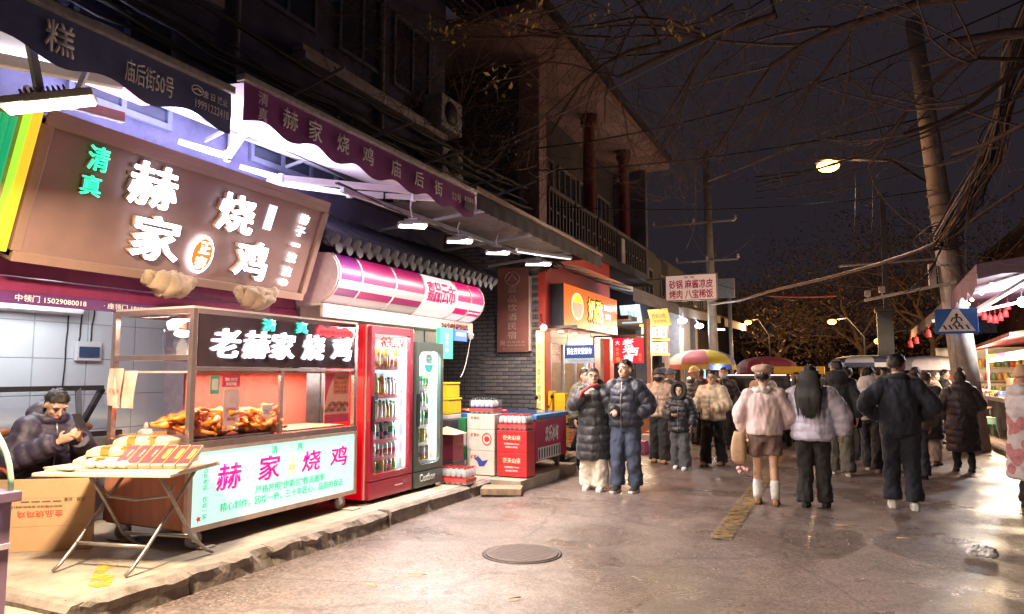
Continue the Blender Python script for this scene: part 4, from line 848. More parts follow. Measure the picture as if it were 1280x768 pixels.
mb = MB(); mb.box(-5.8, -5.52, 4.32, 4.9, 1.032, 1.062); tag(mb.build('wooden_board', M('orange wooden board', (.5, .2, .06), .5, 0, .2, 3), bevel=.006), 'orange wooden board on the near worktop of the cart', 'board')

# ================================================================ FRIDGES AND BOTTLES
def fridge(name, label, x1, y0, y1, ztop, body, doorc, door_top, header, glow, round_=0):
    t = thing(name, label, 'fridge', (x1-.3, (y0+y1)/2, .15)); zb = .2
    mb = MB(); mb.box(x1-.62, x1-.58, y0, y1, zb, ztop); mb.box(x1-.58, x1-.06, y0, y0+.035, zb, ztop); mb.box(x1-.58, x1-.06, y1-.035, y1, zb, ztop); mb.box(x1-.58, x1-.06, y0+.035, y1-.035, ztop-.1, ztop); mb.box(x1-.58, x1-.06, y0+.035, y1-.035, zb, zb+.22); mb.build('body', body, t)
    mb = MB(); mb.box(x1-.575, x1-.565, y0+.04, y1-.04, zb+.225, ztop-.105); mb.box(x1-.56, x1-.07, y0+.036, y0+.04, zb+.225, ztop-.105); mb.box(x1-.56, x1-.07, y1-.04, y1-.036, zb+.225, ztop-.105); mb.build('liner', M('white fridge liner', (.82, .86, .88), .3, 0, .03), t)
    d0 = y0+.005; d1 = y1-.005; fw = .07
    mb = MB(); a0, a1, b0, b1 = d0+fw, d1-fw, zb+.27, ztop-door_top
    mb.box(x1-.055, x1, d0, a0, zb+.2, ztop-.01); mb.box(x1-.055, x1, a1, d1, zb+.2, ztop-.01); mb.box(x1-.055, x1-.001, a0, a1, zb+.2, b0); mb.box(x1-.055, x1-.001, a0, a1, b1, ztop-.01)
    if round_:
        for (cy_, cz_, sy, sz) in ((a0, b0, 1, 1), (a1, b0, -1, 1), (a0, b1, 1, -1), (a1, b1, -1, -1)):
            pts = [(cy_, cz_)]+[(cy_+sy*round_*(1-sin(q*pi/12)), cz_+sz*round_*(1-cos(q*pi/12))) for q in range(7)]
            mb.prism(pts, Fr((x1-.03, 0, 0)), 0, .028)
    dr_ = mb.build('door', doorc, t, bevel=.004)
    mb = MB(); mb.box(x1-.03, x1-.026, a0, a1, b0, b1); mb.build('glass', GL('fridge glass', (.97, .99, .99), .04), dr_)
    mb = MB(); mb.box(x1+.002, x1+.03, y0+.03, y0+.055, .95, 1.35); mb.build('handle', DARKM, dr_, bevel=.006)
    mb = MB(); mb.box(x1-.05, x1-.002, y0+.004, y1-.004, zb+.0, zb+.19); mb.build('kick_panel', doorc, t, bevel=.006)
    for yy in (a1-.035,):
        mb = MB(); mb.box(x1-.075, x1-.06, yy, yy+.03, b0+.02, b1-.02); mb.build('light_strip', E('fridge strip', (.88, .96, 1), glow*2.2), t)
    area(t, (x1-.16, (y0+y1)/2, b1-.01), .1, (15 if y1 < 7.6 else 24)*glow, (.88, .96, 1), sizey=y1-y0-.2); area(t, (x1-.085, y1-.115, 1.2), .03, 10*glow, (.88, .96, 1), (-.7, -.7, 0), sizey=1.4)
    mb = MB()
    for sx in (x1-.55, x1-.1):
        for sy in (y0+.06, y1-.06): mb.lathe([(.025, .152), (.025, .2)], (sx, sy, 0), 10)
    mb.build('feet', BLACK, t)
    return t, a0, a1, b0, b1
CRIM = M('crimson fridge enamel', (.34, .015, .04), .3, 0, .08, coat=.4); SILV = M('rosy silver side', (.62, .42, .42), .35, .3, .06); DGRN = M('dark grey green enamel', (.055, .085, .075), .35, 0, .1, coat=.3)
f1, a0, a1, b0, b1 = fridge('drinks_fridge', 'tall crimson glass door drinks fridge beside the chicken cart', -4.78, 6.62, 7.5, 2.15, SILV, CRIM, .10, None, 1.25)
mb = MB(); mb.box(-5.4, -4.86, 6.6, 6.615, .2, 2.15); mb.build('red_side', E('red side glow', (.75, .0, .01), .45, (.5, .01, .01)), f1)
ff1 = Fr((-4.795, 0, 0)); text('农夫山泉', ff1, (a0+a1)/2, 1.965, .5, .13, E('red LED letters', (1, .02, .01), 2.2), f1, .0, .015, .015, 'character')
text('——', Fr((-4.779, 0, 0)), 7.2, .3, .16, .012, WT, f1); text('农夫', Fr((-4.779, 0, 0)), 7.33, .33, .1, .04, M('grey print', ()), f1)
mb = MB(); mb.box(-4.797, -4.79, a0, a0+.08, 1.30, 1.38); mb.build('sticker', M('black sticker', (.04, .04, .05), .5), f1)
f2, c0, c1, e0, e1 = fridge('drinks_fridge', 'smaller dark green round cornered drinks fridge', -4.76, 7.53, 8.2, 2.0, DGRN, DGRN, .12, None, 1.0, .1)
text('Cestbon', Fr((-4.761, 0, 0)), 7.82, .31, .36, .09, M('silver green print', (.55, .62, .6), .4), f2, .001, .002, .01)
fl2 = Fr((-4.785, 0, 0)); cyy = (c0+c1)/2+.0
mb = MB(); mb.prism([(cyy+.12*cos(q*pi/14), 1.73+.12*sin(q*pi/14)) for q in range(28)], fl2, 0, .004); mb.build('logo_disc', M('pale logo disc', (.75, .82, .82), .4), f2)
mb = MB(); mb.prism([(cyy+.1*cos(q*pi/14), 1.71+.1*sin(q*pi/14)) for q in range(14, 29)], fl2, .005, .007); mb.build('logo_wave', M('turquoise print', (.02, .45, .5), .4), f2); text('怡宝', fl2, cyy, 1.77, .13, .06, M('turquoise print', ()), f2, .006, .001, .02)
# bottles
def bottle(kind, body, cap, label):
    prof = {'water': [(.0, 0), (.03, .002), (.033, .02), (.031, .09), (.033, .11), (.032, .15), (.016, .19), (.014, .2)], 'tea': [(0, 0), (.032, .002), (.034, .03), (.034, .15), (.026, .18), (.018, .2)], 'big': [(0, 0), (.045, .003), (.047, .04), (.045, .15), (.047, .17), (.03, .23), (.018, .25)], 'can': [(0, 0), (.028, .0), (.033, .01), (.033, .11), (.028, .12), (.0, .12)]}[kind]
    h = prof[-1][1]; mb = MB(); mb.lathe(prof, n=10); 
    if kind != 'can': mb.mi = 1; mb.lathe([(.017, h-.002), (.017, h+.02), (.01, h+.022)], n=8)
    mb.mi = 2; r_ = prof[3][0]+.0012; mb.lathe([(r_, h*.25), (r_, h*.6)], n=10, caps=False)
    return mb.mesh('bottle', [body, cap, label])
def pl(name, c, r=.25, a=1): return M('bottle '+name, c, r, 0, .05, alpha=a)
CLR = M('bottle clear water', (.72, .82, .86), .12, 0, .05, spec=.8); TEA = pl('amber tea', (.55, .33, .08)); GRT = pl('green tea', (.45, .55, .12)); MLK = pl('milk', (.8, .76, .66)); COL_ = pl('cola', (.05, .02, .015)); ORJ = pl('orange juice', (.75, .38, .05)); CR = pl('red cap', (.6, .03, .03)); CG = pl('green cap', (.03, .3, .1)); CW = pl('white cap', (.75, .75, .75)); CB = pl('dark cap', (.03, .035, .04)); LR = pl('red label', (.6, .05, .06)); LG = pl('green label', (.08, .4, .15)); LW = pl('white label', (.75, .75, .72)); LB = pl('blue label', (.05, .12, .45)); LY = pl('yellow label', (.75, .55, .05))
BT = {'water': (bottle('water', CLR, CR, LR), 'clear water bottle with a red label'), 'tea': (bottle('tea', TEA, CG, LY), 'amber tea bottle with a green cap'), 'green': (bottle('tea', GRT, CG, LG), 'green tea bottle with a green label'), 'milk': (bottle('tea', MLK, CG, LW), 'pale milky drink bottle with a green cap'), 'cola': (bottle('water', COL_, CB, LR), 'dark cola bottle with a red label'), 'oj': (bottle('big', ORJ, CW, LW), 'orange juice bottle with a white cap'), 'blue': (bottle('water', CLR, CB, LB), 'clear water bottle with a blue label'), 'big': (bottle('big', CLR, CW, LG), 'large clear bottle with a green label'), 'white': (bottle('tea', LW, CB, LW), 'white labelled bottle with a dark cap'), 'can': (bottle('can', LY, CW, LY), 'yellow drink can'), 'lime': (bottle('big', GRT, CG, LY), 'large lime drink bottle with a yellow label')}
random.seed(21)
def shelf(t, x1, y0, y1, z, items, where, grp, price):
    mb = MB(); mb.box(x1-.56, x1-.1, y0+.002, y1-.002, z-.012, z); mb.build('shelf', WHITEM, t); mb = MB(); mb.box(x1-.1, x1-.092, y0+.002, y1-.04, z-.022, z+.018); mb.build('price_rail', price, t)
    n = len(items); w_ = (y1-y0-.12)/n
    for k, it in enumerate(items):
        for row in range(2 if z > .6 else 1):
            me, lab = BT[it]; o = link(me, 'drink_bottle'); o.location = (x1-.15-.1*row, y0+.045+w_*(k+.5)+random.uniform(-.006, .006), z+.001); o.rotation_euler.z = random.uniform(0, 6); s_ = random.uniform(.95, 1.04)*(1.15 if w_ > .09 else .98); o.scale = (s_, s_, s_)
            tag(o, '%s, %s along the %s %s' % (lab, ('first', 'second', 'third', 'fourth', 'fifth', 'sixth', 'seventh', 'eighth', 'ninth')[k], where, ('front', 'behind')[row]), 'bottle', grp)
RR = M('red price rail', (.55, .12, .14), .5); WR = M('white price rail', (.7, .72, .72), .5)
g1 = 'bottles in the crimson fridge'
for z, items, nm in ((1.66, ['blue', 'blue', 'oj', 'tea', 'oj', 'tea', 'water', 'oj'], 'top crimson shelf'), (1.33, ['green', 'milk', 'lime', 'tea', 'oj', 'white', 'white', 'white', 'white'], 'second crimson shelf'), (1.06, ['blue', 'milk', 'milk', 'milk', 'milk', 'tea', 'milk', 'milk'], 'third crimson shelf'), (.82, ['milk', 'big', 'blue', 'cola', 'blue', 'big', 'blue'], 'fourth crimson shelf'), (.62, ['water', 'big', 'water', 'water', 'water', 'water', 'water'], 'fifth crimson shelf'), (.44, ['water', 'lime', 'green', 'lime', 'cola', 'cola', 'green'], 'bottom crimson shelf')):
    shelf(f1, -4.78, a0, a1, z, items, nm, g1, RR)
g2 = 'bottles in the green fridge'
for z, items, nm in ((1.42, ['green', 'green', 'big', 'green', 'green'], 'top green shelf'), (1.16, ['big', 'green', 'big', 'big', 'green'], 'second green shelf'), (.93, ['lime', 'big', 'green', 'big'], 'third green shelf'), (.71, ['oj', 'green', 'lime', 'water'], 'fourth green shelf'), (.49, ['blue', 'blue', 'oj', 'oj'], 'bottom green shelf')):
    shelf(f2, -4.76, c0, c1, z, items, nm, g2, WR)
# ================================================================ PINK CONVENIENCE SIGN
ps = thing('shop_sign', 'curved glowing pink and white convenience store sign under the tiled eave', 'sign', (-5.4, 8.3, 2.4))
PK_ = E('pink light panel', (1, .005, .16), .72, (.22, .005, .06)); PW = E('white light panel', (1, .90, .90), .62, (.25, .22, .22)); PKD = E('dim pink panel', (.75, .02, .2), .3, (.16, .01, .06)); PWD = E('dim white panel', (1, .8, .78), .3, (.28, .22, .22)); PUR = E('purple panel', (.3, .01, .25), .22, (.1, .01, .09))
def prof_pt(q):   # curved front, q 0 bottom .. 1 top
    a_ = -1.2+q*2.0; return (-5.66+.42*cos(a_), 2.76+.35*sin(a_))
def strip_(y0, y1, q0, q1, mat, nm, off=0):
    mb = MB(); g = []; n = 8
    for i in range(n+1):
        x, z = prof_pt(q0+(q1-q0)*i/n); g += [(x+off, y0, z), (x+off, y1, z)]
    mb.add(g, [(2*i, 2*i+1, 2*i+3, 2*i+2) for i in range(n)], True); return mb.build(nm, mat, ps)
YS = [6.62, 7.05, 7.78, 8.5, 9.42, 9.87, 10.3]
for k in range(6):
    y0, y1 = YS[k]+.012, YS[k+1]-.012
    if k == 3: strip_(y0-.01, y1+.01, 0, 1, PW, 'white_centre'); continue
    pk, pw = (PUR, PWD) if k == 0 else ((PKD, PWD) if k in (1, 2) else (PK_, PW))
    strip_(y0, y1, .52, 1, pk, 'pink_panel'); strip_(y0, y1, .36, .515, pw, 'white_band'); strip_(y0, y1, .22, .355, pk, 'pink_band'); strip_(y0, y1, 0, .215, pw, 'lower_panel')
for y in YS:
    mb = MB(); mb.tube([V((prof_pt(q/10)[0]+.004, y, prof_pt(q/10)[1])) for q in range(11)], .012, 6); mb.build('rib', M('pale rib', (.7, .6, .62), .4), ps)
for c0_, c1_ in ((-3.71, -3.69), (-.001, .018)):
    mb = MB(); mb.prism([prof_pt(q/10) for q in range(11)]+[(-5.9, 3.05), (-5.9, 2.42)], Fr((0, 6.6, 0), (1, 0, 0), (0, 0, 1)), c0_, c1_); mb.build('end_cap', M('pale end cap', (.6, .45, .48), .4), ps)
mb = MB(); mb.box(-5.93, -5.5, 6.6, 10.3, 2.40, 2.47); mb.build('bottom_tray', CREAM, ps)
for ch_, yc_ in zip('嘉品云市', (8.66, 8.86, 9.06, 9.26)):
    o = text(ch_, Fr((0, 0, 0)), yc_, 0, .19, .30, E('pink letters', (.75, .0, .16), .55, (.15, 0, .04)), ps, .0, .012, .012, 'character')
    for v_ in o.data.vertices:      # wrap each character onto the curved face
        p_ = WM[ps.name] @ v_.co; a_ = .02+p_.z/.385; v_.co = WM[ps.name].inverted() @ V((-5.66+(.426+p_.x)*cos(a_), p_.y, 2.76+(.356+p_.x)*sin(a_)))
mb = MB(); mb.box(-5.5, -5.46, 6.6, 10.34, 2.26, 2.42); fsg = mb.build('fascia_board', M('beige fascia', (.52, .43, .38), .5), ps)
text('24小时便利店', Fr((-5.459, 0, 2.335)), 9.75, 0, .85, .085, M('maroon letters', (.22, .03, .05), .5), ps, .0, .012, .01, 'character')
text('JIAPINYUNSHI', Fr((prof_pt(.29)[0]+.006, 0, prof_pt(.29)[1])), 10.08, 0, .38, .04, PW, ps, 0, .006, .02)
area(ps, (-5.05, 9.0, 2.7), 1.2, 50, (1, .74, .80), (1, 0, -.4), sizey=.5)
# green strip, blue plate, pulley by the fridge
t = thing('green_sign', 'narrow glowing green strip above the smaller fridge', 'sign', (-5.3, 9.15, 2.0)); mb = MB(); mb.box(-5.36, -5.3, 9.02, 9.4, 1.82, 2.27); mb.build('panel', E('green strip glow', (.05, .8, .3), 1.1), t); text('营业中', Fr((-5.299, 0, 0)), 9.21, 2.05, .1, .3, WT, t, vertical=True)
t = thing('blue_plate', 'small glowing blue plate beside the green strip', 'sign', (-5.3, 9.6, 2.1)); mb = MB(); mb.box(-5.33, -5.3, 9.45, 9.85, 2.1, 2.27); mb.build('panel', E('blue plate glow', (.03, .15, .9), .9), t); text('烟酒饮料', Fr((-5.299, 0, 0)), 9.65, 2.2, .32, .06, WT, t)
t = thing('security_camera', 'small white dome camera hung at the end of the convenience sign', 'camera', (-5.4, 10.2, 2.2)); mb = MB(); mb.lathe([(.02, 2.26), (.05, 2.24), (.05, 2.2)], (-5.42, 10.2, 0), 12); mb.ell((-5.42, 10.2, 2.195), .045, .045, .05, 12, 8); mb.build('dome', WHITEM, t); mb = MB(); mb.tube(sag((-5.42, 10.2, 2.2), (-5.0, 9.1, 1.55), .12, 10), .006, 5); mb.build('cord', M('pale cord', (.5, .45, .4), .6), t)
# ================================================================ PEOPLE
TS = bpy.data.scenes.new('build')
def remeshed(mb, name, mat, vox, it=3, fold=None, parent=None, keep=None):
    me = mb.mesh(name, mat); ob = bpy.data.objects.new('tmp', me); TS.collection.objects.link(ob)
    r = ob.modifiers.new('r', 'REMESH'); r.mode = 'VOXEL'; r.voxel_size = vox; r.use_smooth_shade = True
    if it: s = ob.modifiers.new('s', 'SMOOTH'); s.factor = .5; s.iterations = it
    vl = TS.view_layers[0]; vl.update(); dg = vl.depsgraph
    out = bpy.data.meshes.new_from_object(ob.evaluated_get(dg), depsgraph=dg); out.name = name
    bpy.data.objects.remove(ob); bpy.data.meshes.remove(me)
    if fold:
        amp, fx, fz, sd = fold; nrm = [v.normal.copy() for v in out.vertices]; o3 = V((sd, sd*.7, 0))
        for v, n_ in zip(out.vertices, nrm):
            p = v.co; v.co = p+n_*amp*(noise.noise(V((p.x*fx, p.y*fx, p.z*fz))+o3)+.5*noise.noise(V((p.x*fx*2.3, p.y*fx*2.3, p.z*fz*2.1))+o3))
    for p in out.polygons: p.material_index = 0
    return out
def skin(c): return M('skin %.2f' % c, (.58*c, .36*c, .27*c), .5, 0, .08, 12)
HAIR = M('black hair', (.018, .014, .013), .42, 0, .35, 40, .5, 120, stretch=(6, 6, .6)); HAIRB = M('brown hair', (.07, .035, .02), .45, 0, .35, 40, .5, 120, stretch=(6, 6, .6))
def cloth(n, c, r=.8, puff=False): return M('cloth '+n, c, .45 if puff else r, 0, .12, 7, .25, 260, sheen=.15)
DENIM = M('blue denim', (.055, .075, .13), .8, 0, .35, 5, .3, 300)
def person(label, x, y, rz, H, jacket=None, trousers=None, shoes=None, hair='short', hat=None, arms=None, st=.0, lean=0, dz=0, legs=None, hy=0, hp=0, face=True, sk=1.0, vox=.0135, near=False, z0=.0, group=None, width=1, hairm=None, scarf=None, glasses=False, mask=None, bare=False, seed=1, hands=('relax', 'relax'), twist=0):
    t = thing('person', label, 'person', (x, y, z0), rz, group); S = H/1.75; Ls = Matrix.Scale(S, 4)
    RL = Matrix.Translation((0, 0, dz)) @ Matrix.Translation((0, 0, .92)) @ Matrix.Rotation(lean, 4, 'X') @ Matrix.Translation((0, 0, -.92))
    U = lambda p: RL @ V(p)
    HM = RL @ Matrix.Translation((0, 0, 1.5)) @ Matrix.Rotation(hy, 4, 'Z') @ Matrix.Rotation(hp, 4, 'X') @ Matrix.Scale(1.1, 4) @ Matrix.Translation((0, 0, -1.51))
    Hd = lambda p: HM @ V(p); H3 = HM.to_3x3(); R3 = RL.to_3x3()
    def fin(mb):
        for i, p in enumerate(mb.v): mb.v[i] = Ls @ p
        return mb
    def put(mb, name, mat, v, it, fold=None, parent=None, label=None):
        o = link(remeshed(fin(mb), name, mat, v, it, fold), name, parent or t); tag(o, label); return o
    # ---- skeleton
    lg = legs or {s: (V((k*.095, 0, .92)), V((k*.10, q*.5-.035, .49)), V((k*.11, q, .085))) for s, k, q in (('L', 1, -st), ('R', -1, st))}
    ar = {}
    for s, k in (('L', 1), ('R', -1)):
        e, w_ = (arms or {}).get(s, ((.285, .03, 1.13), (.27, -.06, .88)))
        ar[s] = [U((k*.185, 0, 1.41)), U((k*e[0], e[1], e[2])), U((k*w_[0], w_[1], w_[2]))]
    # ---- body: one continuous surface
    b = MB()
    b.loft([[U((rx*cos(2*pi*q/16), ry*sin(2*pi*q/16)+cy_, z)) for q in range(16)] for z, rx, ry, cy_ in ((.84, .14, .10, 0), (.95, .165, .115, 0), (1.08, .14, .10, 0), (1.25, .165, .11, 0), (1.38, .18, .105, 0), (1.44, .14, .085, .005), (1.48, .065, .06, .01))])
    b.tube([U((0, .012, 1.44)), Hd((0, .01, 1.52)), Hd((0, .0, 1.58))], [.058, .054, .055], 12)
    b.ell(Hd((0, .012, 1.655)), .077, .096, .098, 18, 12, H3); b.ell(Hd((0, -.022, 1.595)), .061, .068, .075, 16, 10, H3); b.ell(Hd((0, -.062, 1.552)), .03, .028, .022, 10, 6, H3)
    b.tube([Hd((0, -.083, 1.648)), Hd((0, -.103, 1.615)), Hd((0, -.107, 1.603))], [.010, .014, .015], 8); b.ell(Hd((0, -.078, 1.57)), .026, .016, .011, 10, 6, H3)
    for k in (-1, 1):
        b.ell(Hd((k*.08, .012, 1.625)), .012, .02, .032, 8, 6, H3); b.ell(Hd((k*.036, -.07, 1.668)), .03, .016, .011, 8, 6, H3); b.ell(Hd((k*.04, -.06, 1.61)), .022, .018, .02, 8, 6, H3)
    for s, k in (('L', 1), ('R', -1)):
        sh, el, wr = ar[s]; b.tube([sh, el, el.lerp(wr, .3), wr], [.045, .042, .041, .028], 10); b.ell(sh+V((-k*.02, 0, -.02)), .05, .05, .05, 10, 8)
        mode = hands[0 if s == 'L' else 1]
        d = (wr-el).normalized(); nn = V((-k, 0, 0)) if abs(d.z) > .6 else V((0, .25, -1)) if mode != 'hold' else V((-k*.7, -.2, .5)); nn = (nn-d*nn.dot(d)).normalized(); ac = d.cross(nn)
        b.loft([[wr+d*q+ac*(aw*cos(2*pi*i/10))+nn*(th*sin(2*pi*i/10)) for i in range(10)] for q, aw, th in ((-.01, .027, .022), (.03, .036, .017), (.07, .042, .016), (.095, .038, .013))])
        curl = {'relax': .35, 'hold': 1.1, 'fist': 1.3}[mode]
        for i, (of, ln) in enumerate(((-.031, .066), (-.011, .077), (.010, .072), (.030, .056))):
            p0 = wr+d*.088+ac*of; d1 = (d*cos(curl*.5)+nn*sin(curl*.5)); d2 = (d*cos(curl*1.25)+nn*sin(curl*1.25)); p1 = p0+d1*ln*.55
            b.tube([p0-d*.02, p0, p1, p1+d2*ln*.5], [.0095, .0095, .0088, .0075], 7)
        up_ = V((0, 0, 1)); sgn = 1 if (ac.dot(V((0, -1, .3))) > 0) else -1
        q0 = wr+d*.025+ac*.03*sgn; q1 = q0+(d*.6+ac*.7*sgn+nn*.3).normalized()*.04; b.tube([q0, q1, q1+(d*.85+nn*.5).normalized()*.032], [.013, .011, .009], 7)
        hp_, kn, an = lg[s]; b.tube([hp_, kn, kn.lerp(an, .3), an], [.082, .055, .055, .038], 12); ft = an+V((0, -.14, -.055)); b.tube([an+V((0, .03, -.045)), an+V((0, -.04, -.05)), ft], [.035, .038, .026], 10)
    put(b, 'body', skin(sk), vox if not near else .0075, 2)
    ey = M('eye dark', (.02, .012, .01), .2); lip = M('lips', (.42*sk, .16*sk, .14*sk), .45)
    if face:
        for k in (-1, 1):
            m_ = MB(); m_.ell(Hd((k*.034, -.0825, 1.643)), .0125, .006, .0042, 10, 6, H3); fin(m_).build('eye', ey, t, local=True)
            m_ = MB(); m_.tube([Hd((k*.015, -.089, 1.668)), Hd((k*.036, -.087, 1.674)), Hd((k*.058, -.07, 1.667))], [.004, .0052, .003], 6); fin(m_).build('eyebrow', hairm or HAIR, t, local=True)
        if not mask: m_ = MB(); m_.ell(Hd((0, -.0925, 1.571)), .021, .005, .0065, 10, 6, H3); fin(m_).build('mouth', lip, t, local=True)
    if mask:
        m_ = MB(); m_.loft([[Hd((rx*sin(q*pi/10-pi/2)*1, -.02-ry*cos(q*pi/10-pi/2), z)) for q in range(11)] for z, rx, ry in ((1.54, .05, .07), (1.565, .068, .088), (1.6, .075, .096), (1.625, .076, .092))], closed=False); fin(m_).build('face_mask', mask, t, local=True)
    if glasses:
        m_ = MB()
        for k in (-1, 1):
            m_.tube([Hd((k*.036+.026*cos(q*pi/8), -.1, 1.642+.021*sin(q*pi/8))) for q in range(17)], .0025, 5); m_.tube([Hd((k*.06, -.098, 1.645)), Hd((k*.085, 0, 1.645))], .002, 5)
        m_.tube([Hd((-.011, -.103, 1.645)), Hd((.011, -.103, 1.645))], .002, 5); fin(m_).build('glasses', M('glasses wire', (.05, .04, .04), .3, .5), t, local=True)
    # ---- hair: a shell with a hairline
    def shell(c, r, keep, mat, name, th=.012, nz=.012, nf=16):
        m_ = MB(); nu, nv = 36, 24; gi = {}; P = []; Fq = []
        for i in range(nv+1):
            for j in range(nu):
                a_, p_ = pi*i/nv, 2*pi*j/nu; P.append(V((sin(a_)*cos(p_), sin(a_)*sin(p_), cos(a_))))
        for i in range(nv):
            for j in range(nu):
                f = (i*nu+j, i*nu+(j+1) % nu, (i+1)*nu+(j+1) % nu, (i+1)*nu+j); cc = (P[f[0]]+P[f[2]])/2
                if keep(cc): Fq.append(f)
        vs = [Hd(V(c)+V((p.x*r[0], p.y*r[1], p.z*r[2]))*(1+nz*8*noise.noise(V((p.x*nf*.35, p.y*nf*.35, p.z*2))+V((seed, 0, 0)))*.35)) for p in P]; iv = [Hd(V(c)+V((p.x*(r[0]-th), p.y*(r[1]-th), p.z*(r[2]-th)))) for p in P]
        m_.add(vs+iv, Fq+[tuple(k+len(P) for k in f[::-1]) for f in Fq], True); return fin(m_).build(name, mat, t, local=True)
    hm = hairm or HAIR; hc = (0, .014, 1.655)
    def wisps(c, r, zf, zs, zb):
        rg = random.Random(seed*7); m_ = MB()
        for k in range(230):
            p = V((rg.gauss(0, 1), rg.gauss(0, 1), rg.gauss(0, 1))).normalized(); lim = zs+(zf-zs)*max(-p.y, 0)*1.2 if p.y < 0 else zs+(zb-zs)*p.y
            if p.z < lim-.02 or (p.y < -.45 and p.z < .75): continue
            dn = (V((p.x*.4, p.y*.4-.25*(p.z > .5), -1))-p*p.dot(V((p.x*.4, p.y*.4, -1)))).normalized(); sd_ = p.cross(dn); L_ = rg.uniform(.25, .5); P_ = lambda q: Hd(V(c)+V((q.x*r[0], q.y*r[1], q.z*r[2])))
            a_ = p*1.04; b_ = (p+dn*L_*.5).normalized()*(1.07+.04*rg.random()); e_ = (p+dn*L_).normalized()*(1.03+.03*rg.random())
            m_.add([P_(a_-sd_*.05), P_(a_+sd_*.05), P_(b_+sd_*.06), P_(b_-sd_*.06), P_(e_+sd_*.1*rg.uniform(-1, 1))], [(0, 1, 2, 3), (3, 2, 4)], True)
        tag(fin(m_).build('hair_strands', hm, t, local=True), kind='stuff')
    if hair in ('short', 'bun', 'long'):
        zf, zs, zb = (.5, .12, -.6) if hair == 'short' else (.46, -.25, -.75)
        shell(hc, (.085, .105, .107), lambda p: p.z > (zs+(zf-zs)*max(-p.y, 0)*1.2 if p.y < 0 else zs+(zb-zs)*p.y)+.08*noise.noise(p*5), hm, 'hair', .02, .03); wisps(hc, (.086, .106, .108), zf, zs, zb)
        if hair == 'bun': m_ = MB(); m_.ell(Hd((0, .04, 1.79)), .045, .045, .04, 12, 8); m_.tube([Hd((.03*cos(q*.9), .04+.03*sin(q*.9), 1.785+.006*sin(q*2.1))) for q in range(9)], .02, 7); fin(m_).build('hair_bun', hm, t, local=True)
        if hair == 'long':
            m_ = MB(); g = []
            for q in range(13):
                z = 1.68-.56*q/12; wd = (.095+.045*min(1, q/6))*(1-.75*(max(0, q-7)/5)**1.6); back = .075+(.165*min(1, q/5.5))
                g.append([U((wd*cos(a_*2*pi/22)+.006*noise.noise(V((a_*.9, q*.2, seed))), back+.045*sin(a_*2*pi/22)*(1-.3*q/12)+.01*noise.noise(V((a_*2.1, q*.15, 3))), z)) for a_ in range(22)])
            m_.loft(g); fin(m_).build('long_hair', hm, t, local=True)
            m_ = MB(); rg = random.Random(seed)
            for k in range(190):
                a_ = rg.uniform(-.15, 1.15)*pi; end = rg.uniform(7.5, 13.2); P_ = []
                for i in range(8):
                    q = end*i/7; wd = .098+.06*min(1, q/6)-(.035*max(0, q-6)/6); back = .078+.168*min(1, q/5.5); P_.append(U(((wd+.004)*cos(a_+.05*sin(q*.7+k)), back+.05*sin(a_)*(1-.3*q/12)+.002*(k % 5), 1.70-.58*q/12)))
                hw = rg.uniform(.006, .013); sd2 = V((-sin(a_), cos(a_)*.3, 0)).normalized()
                m_.add([p+sd2*hw*(1-(i/7)**3)*s_ for i, p in enumerate(P_) for s_ in (-1, 1)], [(2*i, 2*i+1, 2*i+3, 2*i+2) for i in range(7)], True)
            tag(fin(m_).build('hair_strands', hm, t, local=True), kind='stuff')
    if hat:
        kind, hmat = hat
        if kind == 'beanie': shell((0, .012, 1.665), (.095, .113, .118), lambda p: p.z > .0+.18*max(0, -p.y), hmat, 'beanie', .015, .01); m_ = MB(); m_.tube([Hd((.096*cos(q*pi/12), .012+.114*sin(q*pi/12), 1.672+.02*-sin(q*pi/12))) for q in range(25)], .02, 8); fin(m_).build('brim', hmat, t, local=True)
        if kind == 'beret':
            m_ = MB(); m_.ell(Hd((0, .02, 1.735)), .145, .15, .062, 26, 12); m_.ell(Hd((0, .02, 1.68)), .095, .112, .05, 22, 8); m_.tube([Hd((0, .02, 1.79)), Hd((.005, .02, 1.815))], .008, 6)
            for p in m_.v: p += V((.012, .012, .01))*noise.noise(p*12)
            put(m_, 'beret', hmat, .008, 3)
        if kind == 'hood':   # raised hood framing the face
            m_ = MB(); rg = []
            for q in range(24):
                a_ = 2*pi*q/24; rg.append(Hd((.125*sin(a_), -.06+.03*cos(a_), 1.64+.15*cos(a_))))
            m_.tube(rg+[rg[0]], .042, 10); fin(m_).build('hood_rim', M('fake fur rim', (.03, .03, .035), .95, 0, .5, 60, .8, 200), t, local=True)
            shell((0, .03, 1.645), (.14, .145, .165), lambda p: p.y > -.45, hmat, 'hood', .02, .015)
    # ---- clothes
    sd = seed*3.7
    if jacket:
        kind, jm = jacket[0], jacket[1]; hem = jacket[2] if len(jacket) > 2 else .82; puff = {'puffer': .0085, 'long': .0075, 'jacket': .0, 'fleece': .0}[kind]; big = {'puffer': .035, 'long': .03, 'jacket': .01, 'fleece': .022}[kind]*width
        prof = [(hem, .19, .135), (.95, .195, .14), (1.1, .19, .135), (1.25, .205, .135), (1.36, .205, .125), (1.42, .165, .105), (1.46, .11, .09), (1.51, .085, .085)]
        if hem < .8: prof = [(hem, .235, .185), (.7, .22, .17)]+prof[1:]
        zs = []; z = hem
        def pr(z):
            for (z0_, a0_, b0_), (z1_, a1_, b1_) in zip(prof, prof[1:]):
                if z <= z1_: f = (z-z0_)/max(1e-6, z1_-z0_); return a0_+(a1_-a0_)*f, b0_+(b1_-b0_)*f
            return prof[-1][1:]
        m_ = MB(); rings = []; N = max(30, int((1.51-hem)/.013))
        per = .105 if kind == 'puffer' else .125
